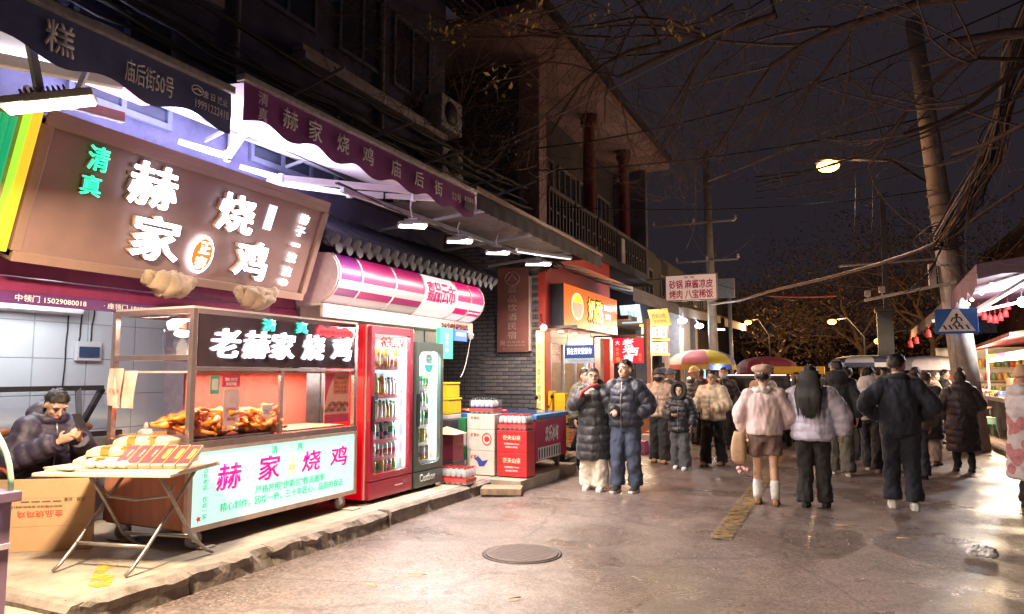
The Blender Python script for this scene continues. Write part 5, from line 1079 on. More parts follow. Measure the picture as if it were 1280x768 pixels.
        for i in range(N+1):
            z = hem+(1.51-hem)*i/N; rx, ry = pr(z); e = big*(1 if z < 1.38 else max(.25, (1.51-z)/.13)); pf = puff*(2.2*abs(sin(pi*(z-hem)/per))**.55-1.1) if puff and z < 1.44 else 0
            tuck = -.02 if (i < 2 and puff) else 0
            pt = []
            for q in range(28):
                zz = z+.03*noise.noise(V((cos(2*pi*q/28)*1.7, sin(2*pi*q/28)*1.7, z*5+seed))); pf = puff*(2.2*abs(sin(pi*(zz-hem)/per))**.55-1.1)*(1+.5*noise.noise(V((q*.5, z*7, seed)))) if puff and z < 1.44 else 0
                pt.append(((rx+e+pf+tuck)*cos(2*pi*q/28), (ry+e+pf+tuck)*sin(2*pi*q/28)+.005, z))
            rings.append([U(p) if z > .9 else (V(p)+V((0, 0, dz)) if not lean else U(p)) for p in pt])
        m_.loft(rings)
        for s, k in (('L', 1), ('R', -1)):
            sh, el, wr = ar[s]; pts = []; rs = []; n1 = 34; sh2 = sh+R3 @ V((-k*.03, 0, -.01)); L1, L2 = (el-sh2).length, (wr-el).length
            for i in range(n1+1):
                q = i/n1*(L1+L2*.97); p = sh2.lerp(el, q/L1) if q < L1 else el.lerp(wr, (q-L1)/L2)
                # round the elbow
                if abs(q-L1) < .06: p = p.lerp((sh2.lerp(el, max(0, (L1-.06))/L1)+el.lerp(wr, min(1, .06/L2)))/2, .35*(1-abs(q-L1)/.06))
                f = q/(L1+L2); r_ = (.086-.026*f)*(.9+.1*width)+big*.85*(1-.3*f); r_ += puff*.8*(2.2*abs(sin(pi*q/.1))**.55-1.1) if puff else 0
                if f > .94: r_ *= .86
                pts.append(p); rs.append(r_)
            m_.tube(pts, rs, 16); m_.ell(sh+R3 @ V((-k*.012, 0, -.01)), .092+big*.6, .09+big*.6, .088+big*.5, 14, 10)
        if len(jacket) > 3 and jacket[3] == 'hood': m_.ell(U((0, .11, 1.47)), .155, .085, .085, 18, 10, R3); m_.tube([U((k_*.1*1, -.06, 1.46)) if False else U((.125*cos(a_), .04+.11*sin(a_), 1.475)) for k_, a_ in ((1, -.5+q*.3) for q in range(15))], .04, 10)
        if len(jacket) > 3 and jacket[3] == 'collar': m_.tube([U((.088*cos(q*pi/10), .012+.088*sin(q*pi/10), 1.50+.015*sin(q*pi/10))) for q in range(21)], .032, 10)
        if len(jacket) > 3 and jacket[3] == 'bighood': m_.ell(U((0, .10, 1.50)), .165, .10, .12, 20, 12, R3); m_.tube([U((.12*cos(q*pi/10), .03+.11*sin(q*pi/10), 1.49)) for q in range(21)], .045, 10)
        put(m_, 'coat' if hem < .7 else 'jacket', jm, .0105, 1 if puff else 4, (.011 if puff else .016, 11, 8 if puff else 6, sd))
        if kind in ('puffer', 'jacket') and face and hem > .6:
            m_ = MB(); m_.tube([U((.006*sin(q), -(pr(hem+(1.47-hem)*q/10)[1]+big*(1 if q < 8 else .5)+puff*.9+.004), hem+(1.47-hem)*q/10)) for q in range(11)], .006, 6); fin(m_).build('zip', M('zip metal', (.4, .4, .42), .35, .7), t, local=True)
    if trousers:
        tm, wid, end = trousers; m_ = MB()
        P0 = V((0, 0, dz))
        m_.loft([[V((rx*cos(2*pi*q/18), ry*sin(2*pi*q/18), z))+P0 for q in range(18)] for z, rx, ry in ((.80, .15, .115), (.88, .185, .13), (.98, .175, .125), (1.02, .16, .12))])
        for s in ('L', 'R'):
            hp_, kn, an = lg[s]
            if end > .3: kk = hp_.lerp(kn, (hp_.z-end)/(hp_.z-kn.z)); m_.tube([hp_, hp_.lerp(kk, .5), kk], [.118, .118, .122], 16)
            else: m_.tube([hp_+V((0, 0, -.0)), hp_.lerp(kn, .5), kn, kn.lerp(an, .5), kn.lerp(an, .88), an+V((0, 0, end-.085))], [.112, .098+wid*.3, .076+wid*.8, .070+wid, .072+wid*1.1, .072+wid*1.15], 16)
        put(m_, 'shorts' if end > .3 else 'trousers', tm, .0125, 3, (.021, 10, 8, sd+2))
    if bare:
        for s in ('L', 'R'):
            hp_, kn, an = lg[s]; m_ = MB(); m_.tube([kn.lerp(an, .42), kn.lerp(an, .55), kn.lerp(an, .7), kn.lerp(an, .85), an], [.054, .063, .062, .058, .055], 12); fin(m_).build('sock', cloth('white sock', (.7, .7, .72), .9), t, local=True)
    if shoes:
        sm_, solem = shoes
        for s in ('L', 'R'):
            an = lg[s][2]; ft0 = V((an.x, an.y, an.z-.085)); m_ = MB(); rings = []
            for yy, hw, hh, zc in ((.075, .022, .05, .045), (.06, .036, .085, .05), (.02, .041, .10, .05), (-.03, .042, .088, .045), (-.08, .047, .062, .038), (-.13, .049, .045, .032), (-.165, .040, .034, .028), (-.185, .02, .022, .025)):
                rings.append([ft0+V((hw*cos(2*pi*q/14), yy-.02, .018+hh*.5+hh*.55*sin(2*pi*q/14))) for q in range(14)])
            m_.loft(rings); so = fin(m_).build('shoe', sm_, t, local=True)
            m_ = MB(); ol = [(.028*sin(a_), .075) for a_ in ()]+[(.036, .06), (.043, .0), (.043, -.05), (.051, -.11), (.047, -.16), (.025, -.2), (-.025, -.2), (-.047, -.16), (-.051, -.11), (-.043, -.05), (-.043, 0), (-.036, .06), (-.02, .078), (.02, .078)]
            m_.prism([(ft0.x+a_, ft0.y+c_-.018) for a_, c_ in ol], Fr((0, 0, ft0.z), (1, 0, 0), (0, 1, 0)), .002, .03); fin(m_).build('sole', solem, so, local=True)
    if scarf:
        m_ = MB(); m_.tube([U((.105*cos(q*pi/8), .01+.1*sin(q*pi/8), 1.47+.012*sin(q*2.3))) for q in range(17)], .042, 10); put(m_, 'scarf', scarf, .01, 2, (.012, 14, 14, sd))
    t['S'] = S; return t
WSH = (cloth('white trainer', (.75, .75, .76), .5), M('white rubber', (.7, .7, .7), .5)); BSH = (cloth('black shoe', (.02, .02, .022), .5), BLACK); BWS = (cloth('black shoe', ()), M('white rubber', ())); TSH = (cloth('tan boot', (.36, .18, .07), .7), M('brown rubber', (.12, .07, .04), .7))
BLK = cloth('black', (.016, .016, .019)); BLKP = cloth('black puffer', (.02, .02, .025), puff=True); NVP = cloth('navy puffer', (.018, .022, .042), puff=True); NVY = cloth('navy', (.014, .018, .036))
POCK = {'L': ((.345, .04, 1.16), (.205, -.045, 1.02)), 'R': ((.345, .04, 1.16), (.205, -.045, 1.02))}
PI = pi
# the couple
person('woman in a long black padded coat and wide cream trousers, hand raised to her chin', -3.16, 9.62, .12, 1.66, ('long', BLKP, .43, 'bighood'), (cloth('cream trousers', (.66, .60, .52)), .045, .06), (cloth('cream shoe', (.62, .56, .48)), M('white rubber', ())), 'short', arms={'R': ((.30, -.10, 1.20), (.06, -.20, 1.40)), 'L': ((.32, -.06, 1.17), (.36, -.28, 1.15))}, st=.05, hy=.25, near=True, glasses=True, width=1.05, seed=2, hands=('fist', 'hold'))
person('man in a navy padded jacket and blue jeans with both hands in his pockets', -2.70, 9.64, -.1, 1.77, ('puffer', NVP, .86, 'collar'), (DENIM, .028, .085), BWS, 'short', arms=POCK, st=-.06, hy=-.35, near=True, width=1.2, seed=3)
o = MB(); o.tube([(-3.30, 9.40, 1.22), (-3.22, 9.32, 1.35), (-3.10, 9.33, 1.43), (-3.0, 9.36, 1.45)], .018, 8); tag(o.build('bag_strap', cloth('red knit', (.5, .04, .035))), 'red strap running from the hand of the woman in black to her shoulder', 'strap')
person('person in an olive jacket mostly hidden behind the woman in black', -3.95, 11.6, .9, 1.66, ('puffer', cloth('olive puffer', (.11, .11, .075), puff=True), .8, 'hood'), (BLK, .01, .06), BSH, 'short', face=False, seed=4)
person('person in a beige jacket and dark face mask walking with hands in pockets', -3.02, 13.0, .05, 1.66, ('puffer', cloth('pinkish beige puffer', (.52, .36, .27), puff=True), .86, 'hood'), (BLK, .035, .06), TSH, None, ('beanie', cloth('dark grey beanie', (.05, .045, .05))), arms=POCK, st=.1, mask=M('black mask', (.02, .02, .025), .8), seed=5)
person('child in a black hooded coat and grey trousers holding a skewer', -2.50, 12.3, -.05, 1.40, ('puffer', BLKP, .78), (cloth('grey trousers', (.075, .075, .085)), .05, .05), WSH, 'short', ('hood', BLKP), arms={'R': ((.29, -.02, 1.15), (.10, -.25, 1.13)), 'L': ((.28, .03, 1.13), (.25, -.06, .9))}, st=.08, face=True, near=True, width=1.5, seed=6, hands=('relax', 'hold'))
person('woman in a cream padded jacket and glasses carrying a white bag', -2.06, 12.95, -.2, 1.63, ('puffer', cloth('cream puffer', (.60, .49, .35), puff=True), .84, 'hood'), (BLK, .03, .06), TSH, 'short', arms={'R': ((.30, -.05, 1.12), (.26, -.22, 1.0)), 'L': ((.31, -.04, 1.12), (.10, -.24, 1.08))}, st=-.14, glasses=True, near=True, seed=7, hands=('fist', 'fist'), width=1.15)
person('person in a black coat and pale blue face mask behind the cream jacket', -2.3, 16.0, .0, 1.72, ('puffer', BLKP, .8, 'collar'), (BLK, .02, .06), BSH, 'short', mask=M('pale blue mask', (.5, .62, .68), .8), seed=8)
person('person in a blue beanie seen from behind in the crowd', -3.55, 15.8, 2.9, 1.70, ('puffer', NVP, .8, 'hood'), (BLK, .02, .06), BSH, None, ('beanie', cloth('blue beanie', (.08, .14, .33))), face=False, seed=9)
person('person in a grey blue beanie beside the blue beanie', -3.2, 14.9, 2.7, 1.68, ('puffer', cloth('dark teal puffer', (.03, .045, .06), puff=True), .8, 'hood'), (BLK, .02, .06), BSH, None, ('beanie', cloth('slate beanie', (.10, .13, .18))), face=False, seed=10)
person('person in a pale yellow knitted hat and fur collar in the crowd', -3.02, 16.6, 2.2, 1.73, ('puffer', cloth('blue grey puffer', (.05, .08, .11), puff=True), .8, 'hood'), (BLK, .02, .06), BSH, None, ('beanie', cloth('straw beanie', (.6, .45, .22))), scarf=cloth('fur collar', (.45, .32, .2)), face=False, seed=11)
person('person with dark hair and a light scarf queueing by the umbrella', -2.75, 18.2, 2.6, 1.68, ('puffer', cloth('stone puffer', (.3, .27, .24), puff=True), .8, 'hood'), (BLK, .02, .06), BSH, 'short', scarf=cloth('white scarf', (.6, .58, .55)), face=False, seed=12)
person('person with brown hair standing closest to the rainbow umbrella', -3.3, 19.0, 2.9, 1.7, ('jacket', cloth('maroon jacket', (.2, .05, .05)), .8, 'hood'), (BLK, .02, .06), BSH, 'short', hairm=HAIRB, face=False, seed=13)
# seen from behind
person('woman in a beige beret, pink fleece and brown shorts with bare legs', -.87, 9.33, PI+.05, 1.66, ('fleece', cloth('pink fleece', (.66, .52, .53), .95), .90, None), (cloth('brown tweed', (.16, .10, .085), .95), 0, .64), TSH, 'short', ('beret', cloth('beige beret', (.52, .36, .27), .95)), arms={'L': ((.32, .0, 1.15), (.27, -.10, .95)), 'R': ((.32, .0, 1.15), (.2, -.16, 1.0))}, st=.04, bare=True, face=False, sk=1.15, scarf=cloth('pale hood', (.6, .56, .58), .9), seed=14, width=1.25)
person('woman with long black hair in a lavender padded jacket and black trousers', -.33, 9.43, PI-.1, 1.68, ('puffer', cloth('lavender puffer', (.66, .65, .88), puff=True), .83, 'collar'), (BLK, .02, .07), BSH, 'long', arms={'R': ((.36, -.02, 1.15), (.33, -.10, .90)), 'L': ((.35, -.04, 1.16), (.25, -.2, 1.0))}, st=-.06, face=False, near=True, width=1.7, seed=15)
person('tall man in a black hooded jacket with a small white print on the back', -.05, 12.6, PI, 1.80, ('jacket', BLK, .84, 'bighood'), (cloth('olive trousers', (.10, .095, .075)), .035, .06), (cloth('yellow trainer', (.6, .45, .2)), M('white rubber', ())), 'short', face=False, hy=.5, width=1.6, st=.1, seed=16)
person('person in a tan coat between the black hood and the white jacket', .12, 14.9, PI, 1.72, ('jacket', cloth('tan coat', (.42, .31, .23)), .72, 'hood'), (BLK, .02, .06), BSH, 'short', face=False, width=1.5, seed=17)
person('man in a white hooded jacket with a dark bag, looking to the side', .44, 13.3, PI-.25, 1.70, ('jacket', cloth('white jacket', (.74, .74, .72)), .86, 'bighood'), (cloth('charcoal trousers', (.035, .037, .05)), .03, .06), WSH, 'short', hy=-.7, width=1.5, st=.16, seed=18)
person('big man in a navy jacket and navy trousers with white trainers', .63, 9.76, PI, 1.82, ('jacket', NVY, .84, 'collar'), (NVY, .02, .10), WSH, 'short', arms={'L': ((.38, .08, 1.17), (.22, -.10, 1.03)), 'R': ((.36, .04, 1.17), (.18, -.14, 1.03))}, st=.05, hy=-.5, face=False, width=2.0, seed=19, near=True)
person('person in a brown grey jacket hidden behind the big man in navy', 1.02, 12.6, PI+.3, 1.60, ('puffer', cloth('brown grey puffer', (.17, .13, .12), puff=True), .82, 'hood'), (cloth('slate trousers', (.05, .055, .075)), .02, .06), BSH, 'short', face=False, seed=20, hairm=HAIRB)
person('person in a long dark coat and russet scarf with pale boots', 1.38, 14.6, PI-.5, 1.62, ('long', cloth('dark grey coat', (.045, .04, .045)), .5, None), (cloth('pale trousers', (.5, .42, .33)), .03, .08), (cloth('russet boot', (.22, .08, .05)), BLACK), 'short', face=False, scarf=cloth('russet scarf', (.36, .12, .09)), seed=21, hairm=HAIRB)
person('person in a pale green jacket with dark hair beyond the russet scarf', 1.42, 17.0, PI+.4, 1.72, ('jacket', cloth('pale green jacket', (.42, .50, .36)), .8, 'hood'), (BLK, .02, .06), BSH, 'short', face=False, seed=22)
person('woman with a hair bun in a very long dark brown padded coat', 1.80, 13.85, PI, 1.62, ('long', cloth('brown black puffer', (.045, .032, .038), puff=True), .36, 'bighood'), (BLK, -.01, .06), BSH, 'bun', arms={'L': ((.31, -.04, 1.16), (.16, -.18, 1.05)), 'R': ((.31, -.04, 1.16), (.16, -.18, 1.05))}, st=.05, face=False, hairm=HAIRB, width=1.3, seed=23)
person('person with reddish hair glimpsed beyond the black hood', .05, 17.3, PI, 1.62, ('jacket', BLK, .8, 'hood'), (BLK, .02, .06), BSH, 'short', face=False, hairm=M('red hair', (.10, .025, .03), .5), seed=24)
person('person in a dark cap facing the camera under the yellow canopy', -.95, 18.3, 0, 1.62, ('jacket', cloth('dark green jacket', (.04, .05, .045)), .8, 'hood'), (BLK, .02, .06), BSH, 'short', seed=25)
person('person with light hair and pale face beyond the navy man', 1.0, 15.6, .6, 1.68, ('jacket', cloth('grey jacket', (.25, .24, .24)), .8, 'hood'), (BLK, .02, .06), BSH, 'short', hairm=M('fair hair', (.35, .22, .12), .5), seed=26)
for x, y, rz, h, lab, jc, kind, hr in ((-1.45, 15.6, PI, 1.7, 'person in a cream fleece walking away beyond the beret', (.5, .42, .33), 'fleece', HAIR), (-.6, 16.4, PI, 1.66, 'person in a pale grey padded jacket beyond the lavender coat', (.4, .4, .42), 'puffer', HAIRB), (.75, 17.8, PI, 1.72, 'person in a white padded jacket far beyond the navy man', (.6, .6, .6), 'puffer', HAIR), (.55, 20.2, 0, 1.68, 'person in an ochre jacket walking toward the camera in the far crowd', (.4, .25, .1), 'jacket', HAIR), (1.2, 20.8, PI, 1.74, 'person in a pale lavender jacket near the concrete pole', (.42, .4, .55), 'puffer', HAIR), (1.75, 21.6, .2, 1.65, 'person in a red jacket facing the camera by the pole', (.4, .05, .06), 'puffer', HAIR), (2.0, 19.2, PI/2, 1.66, 'customer in a tan jacket turned to the stall counter', (.42, .3, .2), 'jacket', HAIRB), (2.6, 22.6, PI/2, 1.7, 'customer in a dark jacket at the far end of the stall counter', (.05, .05, .06), 'puffer', HAIR), (-2.0, 21.8, PI, 1.7, 'person in a brown jacket past the delivery van', (.22, .13, .09), 'jacket', HAIR), (.1, 22.5, 0, 1.7, 'person in a grey blue coat far down the middle of the street', (.16, .2, .27), 'puffer', HAIR), (4.6, 18.9, -PI/2, 1.68, 'stall cook in a white jacket behind the food trays', (.6, .58, .55), 'jacket', HAIR), (4.7, 22.0, -PI/2, 1.7, 'stall cook in a dark apron behind the far trays', (.08, .07, .08), 'jacket', HAIR)):
    person(lab, x, y, rz, h, (kind, cloth('crowd %d' % int(y*10), jc, puff=kind == 'puffer'), .82, 'hood'), (BLK, .02, .06), WSH if int(y*10) % 2 else BSH, 'short', hairm=hr, face=False, st=random.uniform(-.14, .14), seed=int(y*10), hy=random.uniform(-.5, .5), width=1.15, vox=.016)
# vendor at the right edge in a long white printed apron
ve = person('vendor in a long white apron printed with pink patches beside the stalls', 2.02, 10.4, PI/2+.5, 1.66, ('long', cloth('white apron coat', (.66, .62, .66)), .36, 'hood'), (BLK, .0, .06), BSH, None, ('beanie', cloth('peach knit hat', (.62, .38, .26))), face=True, seed=27, width=1.5, arms={'L': ((.30, -.1, 1.14), (.2, -.3, 1.1)), 'R': ((.30, -.1, 1.14), (.2, -.3, 1.1))})
PKP = M('pink print patch', (.55, .22, .25), .7, 0, .3, 40)
from mathutils.bvhtree import BVHTree
cm_ = [c for c in ve.children if c.name.startswith('coat')][0].data
bv = BVHTree.FromPolygons([WM[ve.name] @ v.co for v in cm_.vertices], [tuple(p.vertices) for p in cm_.polygons])
for (a_, z, s_) in ((3.5, .95, .085), (3.85, .62, .095), (3.2, .70, .07), (4.2, 1.0, .075), (3.5, .47, .06), (2.9, 1.05, .07), (4.5, .75, .07)):
    d_ = V((cos(a_), sin(a_), 0)); tg = V((-d_.y, d_.x, 0)); mb = MB(); g = []
    for i in range(4):
        for j in range(18):
            q = j*pi/9; rr = (i/3)*s_*(1+.18*sin(q*3+z*9)+.12*cos(q*2)); o_ = V((2.02, 10.4, z))+d_+tg*rr*cos(q)+V((0, 0, rr*1.15*sin(q))); h = bv.ray_cast(o_, -d_)
            g.append((h[0] if h[0] is not None else V((2.02, 10.4, z))+d_*.3)+d_*.004)
    mb.add(g, [(i*18+j, i*18+(j+1) % 18, (i+1)*18+(j+1) % 18, (i+1)*18+j) for i in range(3) for j in range(18)], True); mb.build('printed_patch', PKP, ve)
# the seated man with a phone
person('young man in a dark padded coat sitting and looking at his phone', -6.5, 4.1, PI/2-.12, 1.72, ('puffer', M('dark plum puffer', (.035, .028, .055), .5, 0, .15, 7, .25, 260), .88, 'bighood'), (BLK, .02, .06), BSH, 'short', arms={'L': ((.30, -.14, 1.15), (.07, -.40, 1.40)), 'R': ((.31, -.12, 1.15), (.09, -.38, 1.38))}, lean=.22, dz=-.40, legs={'L': (V((.1, 0, .52)), V((.12, -.40, .50)), V((.12, -.38, .085))), 'R': (V((-.1, 0, .52)), V((-.12, -.40, .50)), V((-.12, -.36, .085)))}, hy=-.02, hp=.45, near=True, z0=.15, vox=.007, width=1.3, seed=28, hands=('hold', 'hold'), sk=.98)
# bags and held things
def bag(loc, w_, h, d, mat, label, name='carrier_bag', handle=True):
    t = thing(name, label, 'bag', loc); mb = MB(); x, y, z = loc; rings = []
    for q, s_ in ((0, .8), (.12, 1), (.5, 1.02), (.8, .9), (1, .72)):
        rings.append([V((x+w_*.5*s_*max(-1, min(1, 1.25*cos(2*pi*i/18))), y+d*.5*s_*max(-1, min(1, 1.25*sin(2*pi*i/18))), z+h*q)) for i in range(18)])
    mb.loft(rings)
    for p in mb.v: p += V((1, 1, .5))*.018*noise.noise(p*14)
    mb.build('bag', mat, t)
    if handle:
        for k in (-1, 1): mb = MB(); mb.tube([(x-w_*.2, y+k*d*.2, z+h), (x-w_*.12, y+k*d*.1, z+h+.12), (x+w_*.12, y+k*d*.1, z+h+.12), (x+w_*.2, y+k*d*.2, z+h)], .006, 6); mb.build('handle', mat, t)
    return t
bag((-2.42, 12.66, .58), .22, .34, .12, cloth('cream canvas', (.66, .60, .50)), 'white canvas bag hanging from the hand of the woman in cream')
bag((-1.17, 9.26, .50), .17, .38, .13, M('tan paper bag', (.45, .30, .18), .6, 0, .2, 9), 'tan paper bag held by the woman in the beret', handle=False)
mb = MB(); 
for k in range(7): mb.ell((-1.12+.05*cos(k*1.7), 9.2+.03*sin(k*2.1), .43+.02*sin(k)), .032, .03, .028, 8, 6)
tag(mb.build('flower_charm', M('pink white petals', (.7, .4, .42), .6, 0, .3, 40)), 'pink and white ruffled charm dangling below the tan paper bag', 'charm')
bag((.12, 12.8, .35), .22, .42, .14, M('white plastic carrier', (.6, .6, .6), .35, 0, .1, 12), 'white plastic carrier bag hanging beside the man in the white jacket')
bag((.18, 12.95, .72), .22, .2, .12, BLK, 'small black bag at the hip of the man in the white jacket', 'shoulder_bag')
mb = MB(); f = Fr((-5.93, 4.07, 1.125), (0, 1, 0), (-.55, 0, .8)); mb.box(-.038, .038, -.005, .15, -.005, .005, f)
ph = mb.build('phone', M('black phone', (.02, .02, .025), .2), bevel=.003); tag(ph, 'black phone lit up and held by the seated man', 'phone')
mb = MB(); mb.box(-.034, .034, 0, .145, -.0065, -.0055, f); mb.build('screen', E('phone screen', (.7, .8, 1), .8), ph)
mb = MB(); mb.tube([(-2.62, 12.03, .90), (-2.62, 12.02, 1.04)], .004, 6); mb.ell((-2.62, 12.02, 1.06), .022, .022, .03, 10, 7); tag(mb.build('food_skewer', M('dark candied fruit', (.08, .02, .02), .3)), 'dark snack on a stick in the hand of the hooded child', 'snack')
mb = MB(); mb.box(-.1, .1, -.012, .012, 0, .006, Fr((-.05, 12.845, 1.30))); 
bpy.data.scenes.remove(TS)
# ================================================================ MID-STREET GOODS: cartons, cooler, scooters
PLAT = MB(); PLAT.box(-4.535, -3.98, 8.95, 11.2, -.02, .146); PLAT.build('pavement_apron', CONC, kind='structure')
def carton(x0, x1, y0, y1, z0, z1, mat, label, prints, group):
    t = thing('drinks_carton', label, 'carton', ((x0+x1)/2, (y0+y1)/2, z0), 0, group)
    mb = MB(); mb.box(x0, x1, y0, y1, z0+.002, z1); mb.build('box', mat, t, bevel=.008)
    f = Fr(((x0+x1)/2, y0-.001, (z0+z1)/2), (1, 0, 0), (0, 0, 1)); w_ = x1-x0; h = z1-z0
    for s, a, b, pw, ph, m in prints: text(s, f, a*w_, b*h, pw*w_, ph*h, m, t, .001, .001, .02)
    return t, f
RC = M('red carton', (.55, .025, .03), .45, 0, .08, 6); WC = M('white carton', (.62, .56, .52), .55, 0, .1, 6); CRM = M('cream print', ()); REDPR = M('red ink', (.5, .04, .03), .6)
for k, (z0, z1, lab) in enumerate(((.16, .49, 'bottom red drinks carton in front of the cooler'), (.49, .80, 'upper red drinks carton in front of the cooler'))):
    carton(-4.46, -4.0, 9.2, 9.5, z0, z1, RC, lab, (('农夫山泉', 0, .18, .6, .22, CRM), ('天然饮用水 550ml', 0, -.1, .5, .08, WT), ('NONGFU SPRING', 0, -.25, .4, .07, WT)), 'red drinks cartons')
for k, (z0, z1, lab) in enumerate(((.16, .50, 'bottom white carton with a blue bird print'), (.50, .80, 'middle white carton with a round red print'), (.80, 1.02, 'top white carton in the stack by the red cartons'))):
    t, f = carton(-4.93, -4.49, 9.18, 9.48, z0, z1, WC, lab, (('矿泉水', -.2, .25, .3, .16, REDPR),), 'white drinks cartons')
    mb = MB()
    if k == 1: mb.tube([f.p(.1+.07*cos(q*pi/10), .08*sin(q*pi/10)+.02, .002) for q in range(21)], .007, 5); mb.ell(f.p(.1, .02, 0), .04, .004, .04); mb.build('round_print', REDPR, t)
    if k == 0: mb.prism([(-.1, .06), (-.03, .09), (.03, .03), (.12, .05), (.06, -.04), (-.02, -.05), (-.05, .02)], f, .001, .003); mb.build('bird_print', M('blue ink', (.03, .06, .3), .6), t)
for k, z in enumerate((.16, .36, .56, .76)):
    mb = MB(); mb.box(-5.06, -4.945, 9.15, 9.45, z, z+.198); tag(mb.build('drinks_carton', M('green carton', (.02, .22, .09), .5) if k % 2 else WC, bevel=.006), ('white', 'green', 'white', 'green')[k]+' narrow carton, number %s from the ground in the thin stack' % ('one', 'two', 'three', 'four')[k], 'carton', 'thin stack of cartons')
random.seed(4)
# shrink wrapped bottle packs
def bottle_pack(x0, x1, y0, y1, z, me, label, h):
    t = thing('bottle_pack', label, 'bottle pack', ((x0+x1)/2, (y0+y1)/2, z), 0, 'shrink wrapped bottle packs'); nx = max(1, int((x1-x0)/.068)); ny = max(1, int((y1-y0)/.068))
    for i in range(nx):
        for j in range(min(ny, 4)): piece(me, 'bottle', t, (x0+.034+i*(x1-x0-.068)/max(1, nx-1), y0+.034+j*.07, z+.003))
    mb = MB(); mb.box(x0-.004, x1+.004, y0-.004, y0+.28, z+.002, z+h); mb.build('plastic_wrap', GL('shrink wrap', (.95, .93, .93), .35, .15), t)
    mb = MB(); mb.box(x0-.006, x1+.006, y0-.007, y0+.283, z+.03, z+.075); mb.build('printed_band', M('red band', (.6, .08, .09), .4), t)
bottle_pack(-4.45, -4.02, 9.22, 9.5, .803, BT['water'][0], 'pack of red capped water bottles on the red cartons', .23)
bottle_pack(-4.90, -4.52, 9.2, 9.46, 1.022, BT['blue'][0], 'pack of dark capped water bottles on the white cartons', .2)
bottle_pack(-4.86, -4.46, 8.28, 8.56, .153, BT['water'][0], 'low pack of water bottles alone on the pavement edge', .23)
# wooden step blocks
for x, y, a_, lab in ((-4.15, 8.72, .35, 'worn timber step block lying on the road against the kerb'),):
    mb = MB(); f = Fr((x, y, 0), (cos(a_), sin(a_), 0), (-sin(a_), cos(a_), 0)); mb.box(-.27, .27, -.17, .17, .01, .1, f); tag(mb.build('step_block', M('weathered timber', (.30, .21, .14), .85, 0, .35, 4, .6, 30, stretch=(1, 9, 1)), bevel=.012), lab, 'step block')
# cooler
t = thing('drinks_cooler', 'magenta chest cooler with a blue rim and white lettering behind the cartons', 'cooler', (-4.8, 10.3, .15))
MAGC = M('magenta cooler', (.42, .015, .08), .4, 0, .08, 5)
mb = MB(); mb.box(-5.9, -4.04, 9.62, 10.9, .32, .93); mb.build('body', MAGC, t, bevel=.02)
mb = MB(); mb.box(-5.93, -4.01, 9.59, 10.93, .93, 1.0); mb.build('rim', M('blue rim', (.04, .16, .42), .4), t, bevel=.012)
mb = MB(); mb.box(-5.86, -4.08, 9.66, 10.86, 1.0, 1.012); mb.build('lid', GL('cooler lid', (.85, .93, 1), .5), t)
fco = Fr((-4.038, 10.2, .7)); text('欢乐冰爽', fco, .05, .0, .55, .24, WT, t, .001, .002, .03, shear=.2)
mb = MB(); mb.box(-.5, .4, -.36, -.18, .001, .006, fco); mb.build('grille', M('white grille', (.6, .6, .6), .5), t)
mb = MB()
for q in range(9): mb.box(-.48+q*.1, -.44+q*.1, -.34, -.2, .0065, .009, fco)
tag(mb.build('grille_slots', BLACK, t), kind='stuff')
mb = MB()
for x in (-5.8, -4.15): 
    for y in (9.75, 10.75): mb.box(x-.03, x+.03, y-.03, y+.03, .152, .32)
mb.build('feet', GREYM, t)
random.seed(9)
for k in range(14):
    m_ = random.choice([M('snack wrap red', (.6, .06, .05), .35), M('snack wrap yellow', (.7, .45, .06), .35), M('snack wrap blue', (.06, .14, .45), .35), M('snack wrap white', (.7, .66, .6), .35)])
    mb = MB(); x, y = -5.75+k*.085, 9.72+random.uniform(0, .12); mb.ell((x, y, .028), .055, .04, .024, 10, 6); o = mb.build('snack_bag', m_); o.location.z = 1.013; tag(o, 'small glossy snack bag in the row lying on the cooler lid', 'snack', 'snack bags on the cooler lid')
# maroon carton, yellow crates
t = thing('maroon_bin', 'maroon carton with a tan folded top beside the green fridge', 'carton', (-5.05, 8.62, .15))
mb = MB(); mb.box(-5.25, -4.86, 8.66, 8.98, .155, .40); mb.build('base_box', M('dark grey box', (.06, .06, .07), .6), t, bevel=.01)
mb = MB(); mb.box(-5.24, -4.87, 8.67, 8.97, .402, .76); mb.build('box', M('maroon carton', (.24, .03, .06), .5), t, bevel=.006)
mb = MB(); g = [(-5.28, 8.63, .762), (-4.83, 8.63, .762), (-4.83, 9.01, .762), (-5.28, 9.01, .762), (-5.06, 8.82, .86)]; mb.add(g, [(0, 1, 4), (1, 2, 4), (2, 3, 4), (3, 0, 4), (3, 2, 1, 0)]); mb.build('folded_top', M('tan folded top', (.58, .42, .26), .7), t)
text('牛肉干', Fr((-4.869, 8.82, .6)), 0, 0, .2, .07, M('gold print', (.5, .25, .1), .5), t, .001, .001)
mb = MB(); mb.box(-5.7, -5.15, 9.05, 9.6, .15, .93); tag(mb.build('goods_stand', M('dark stand', (.05, .05, .07), .6), bevel=.01), 'dark stand carrying the yellow crates by the alley', 'stand')
YC = M('yellow crate', (.78, .50, .01), .45, 0, .06)
mb = MB(); mb.box(-5.6, -5.2, 9.1, 9.5, .932, 1.0); tag(mb.build('storage_box', WC, bevel=.01), 'flat white box under the yellow crates', 'box')
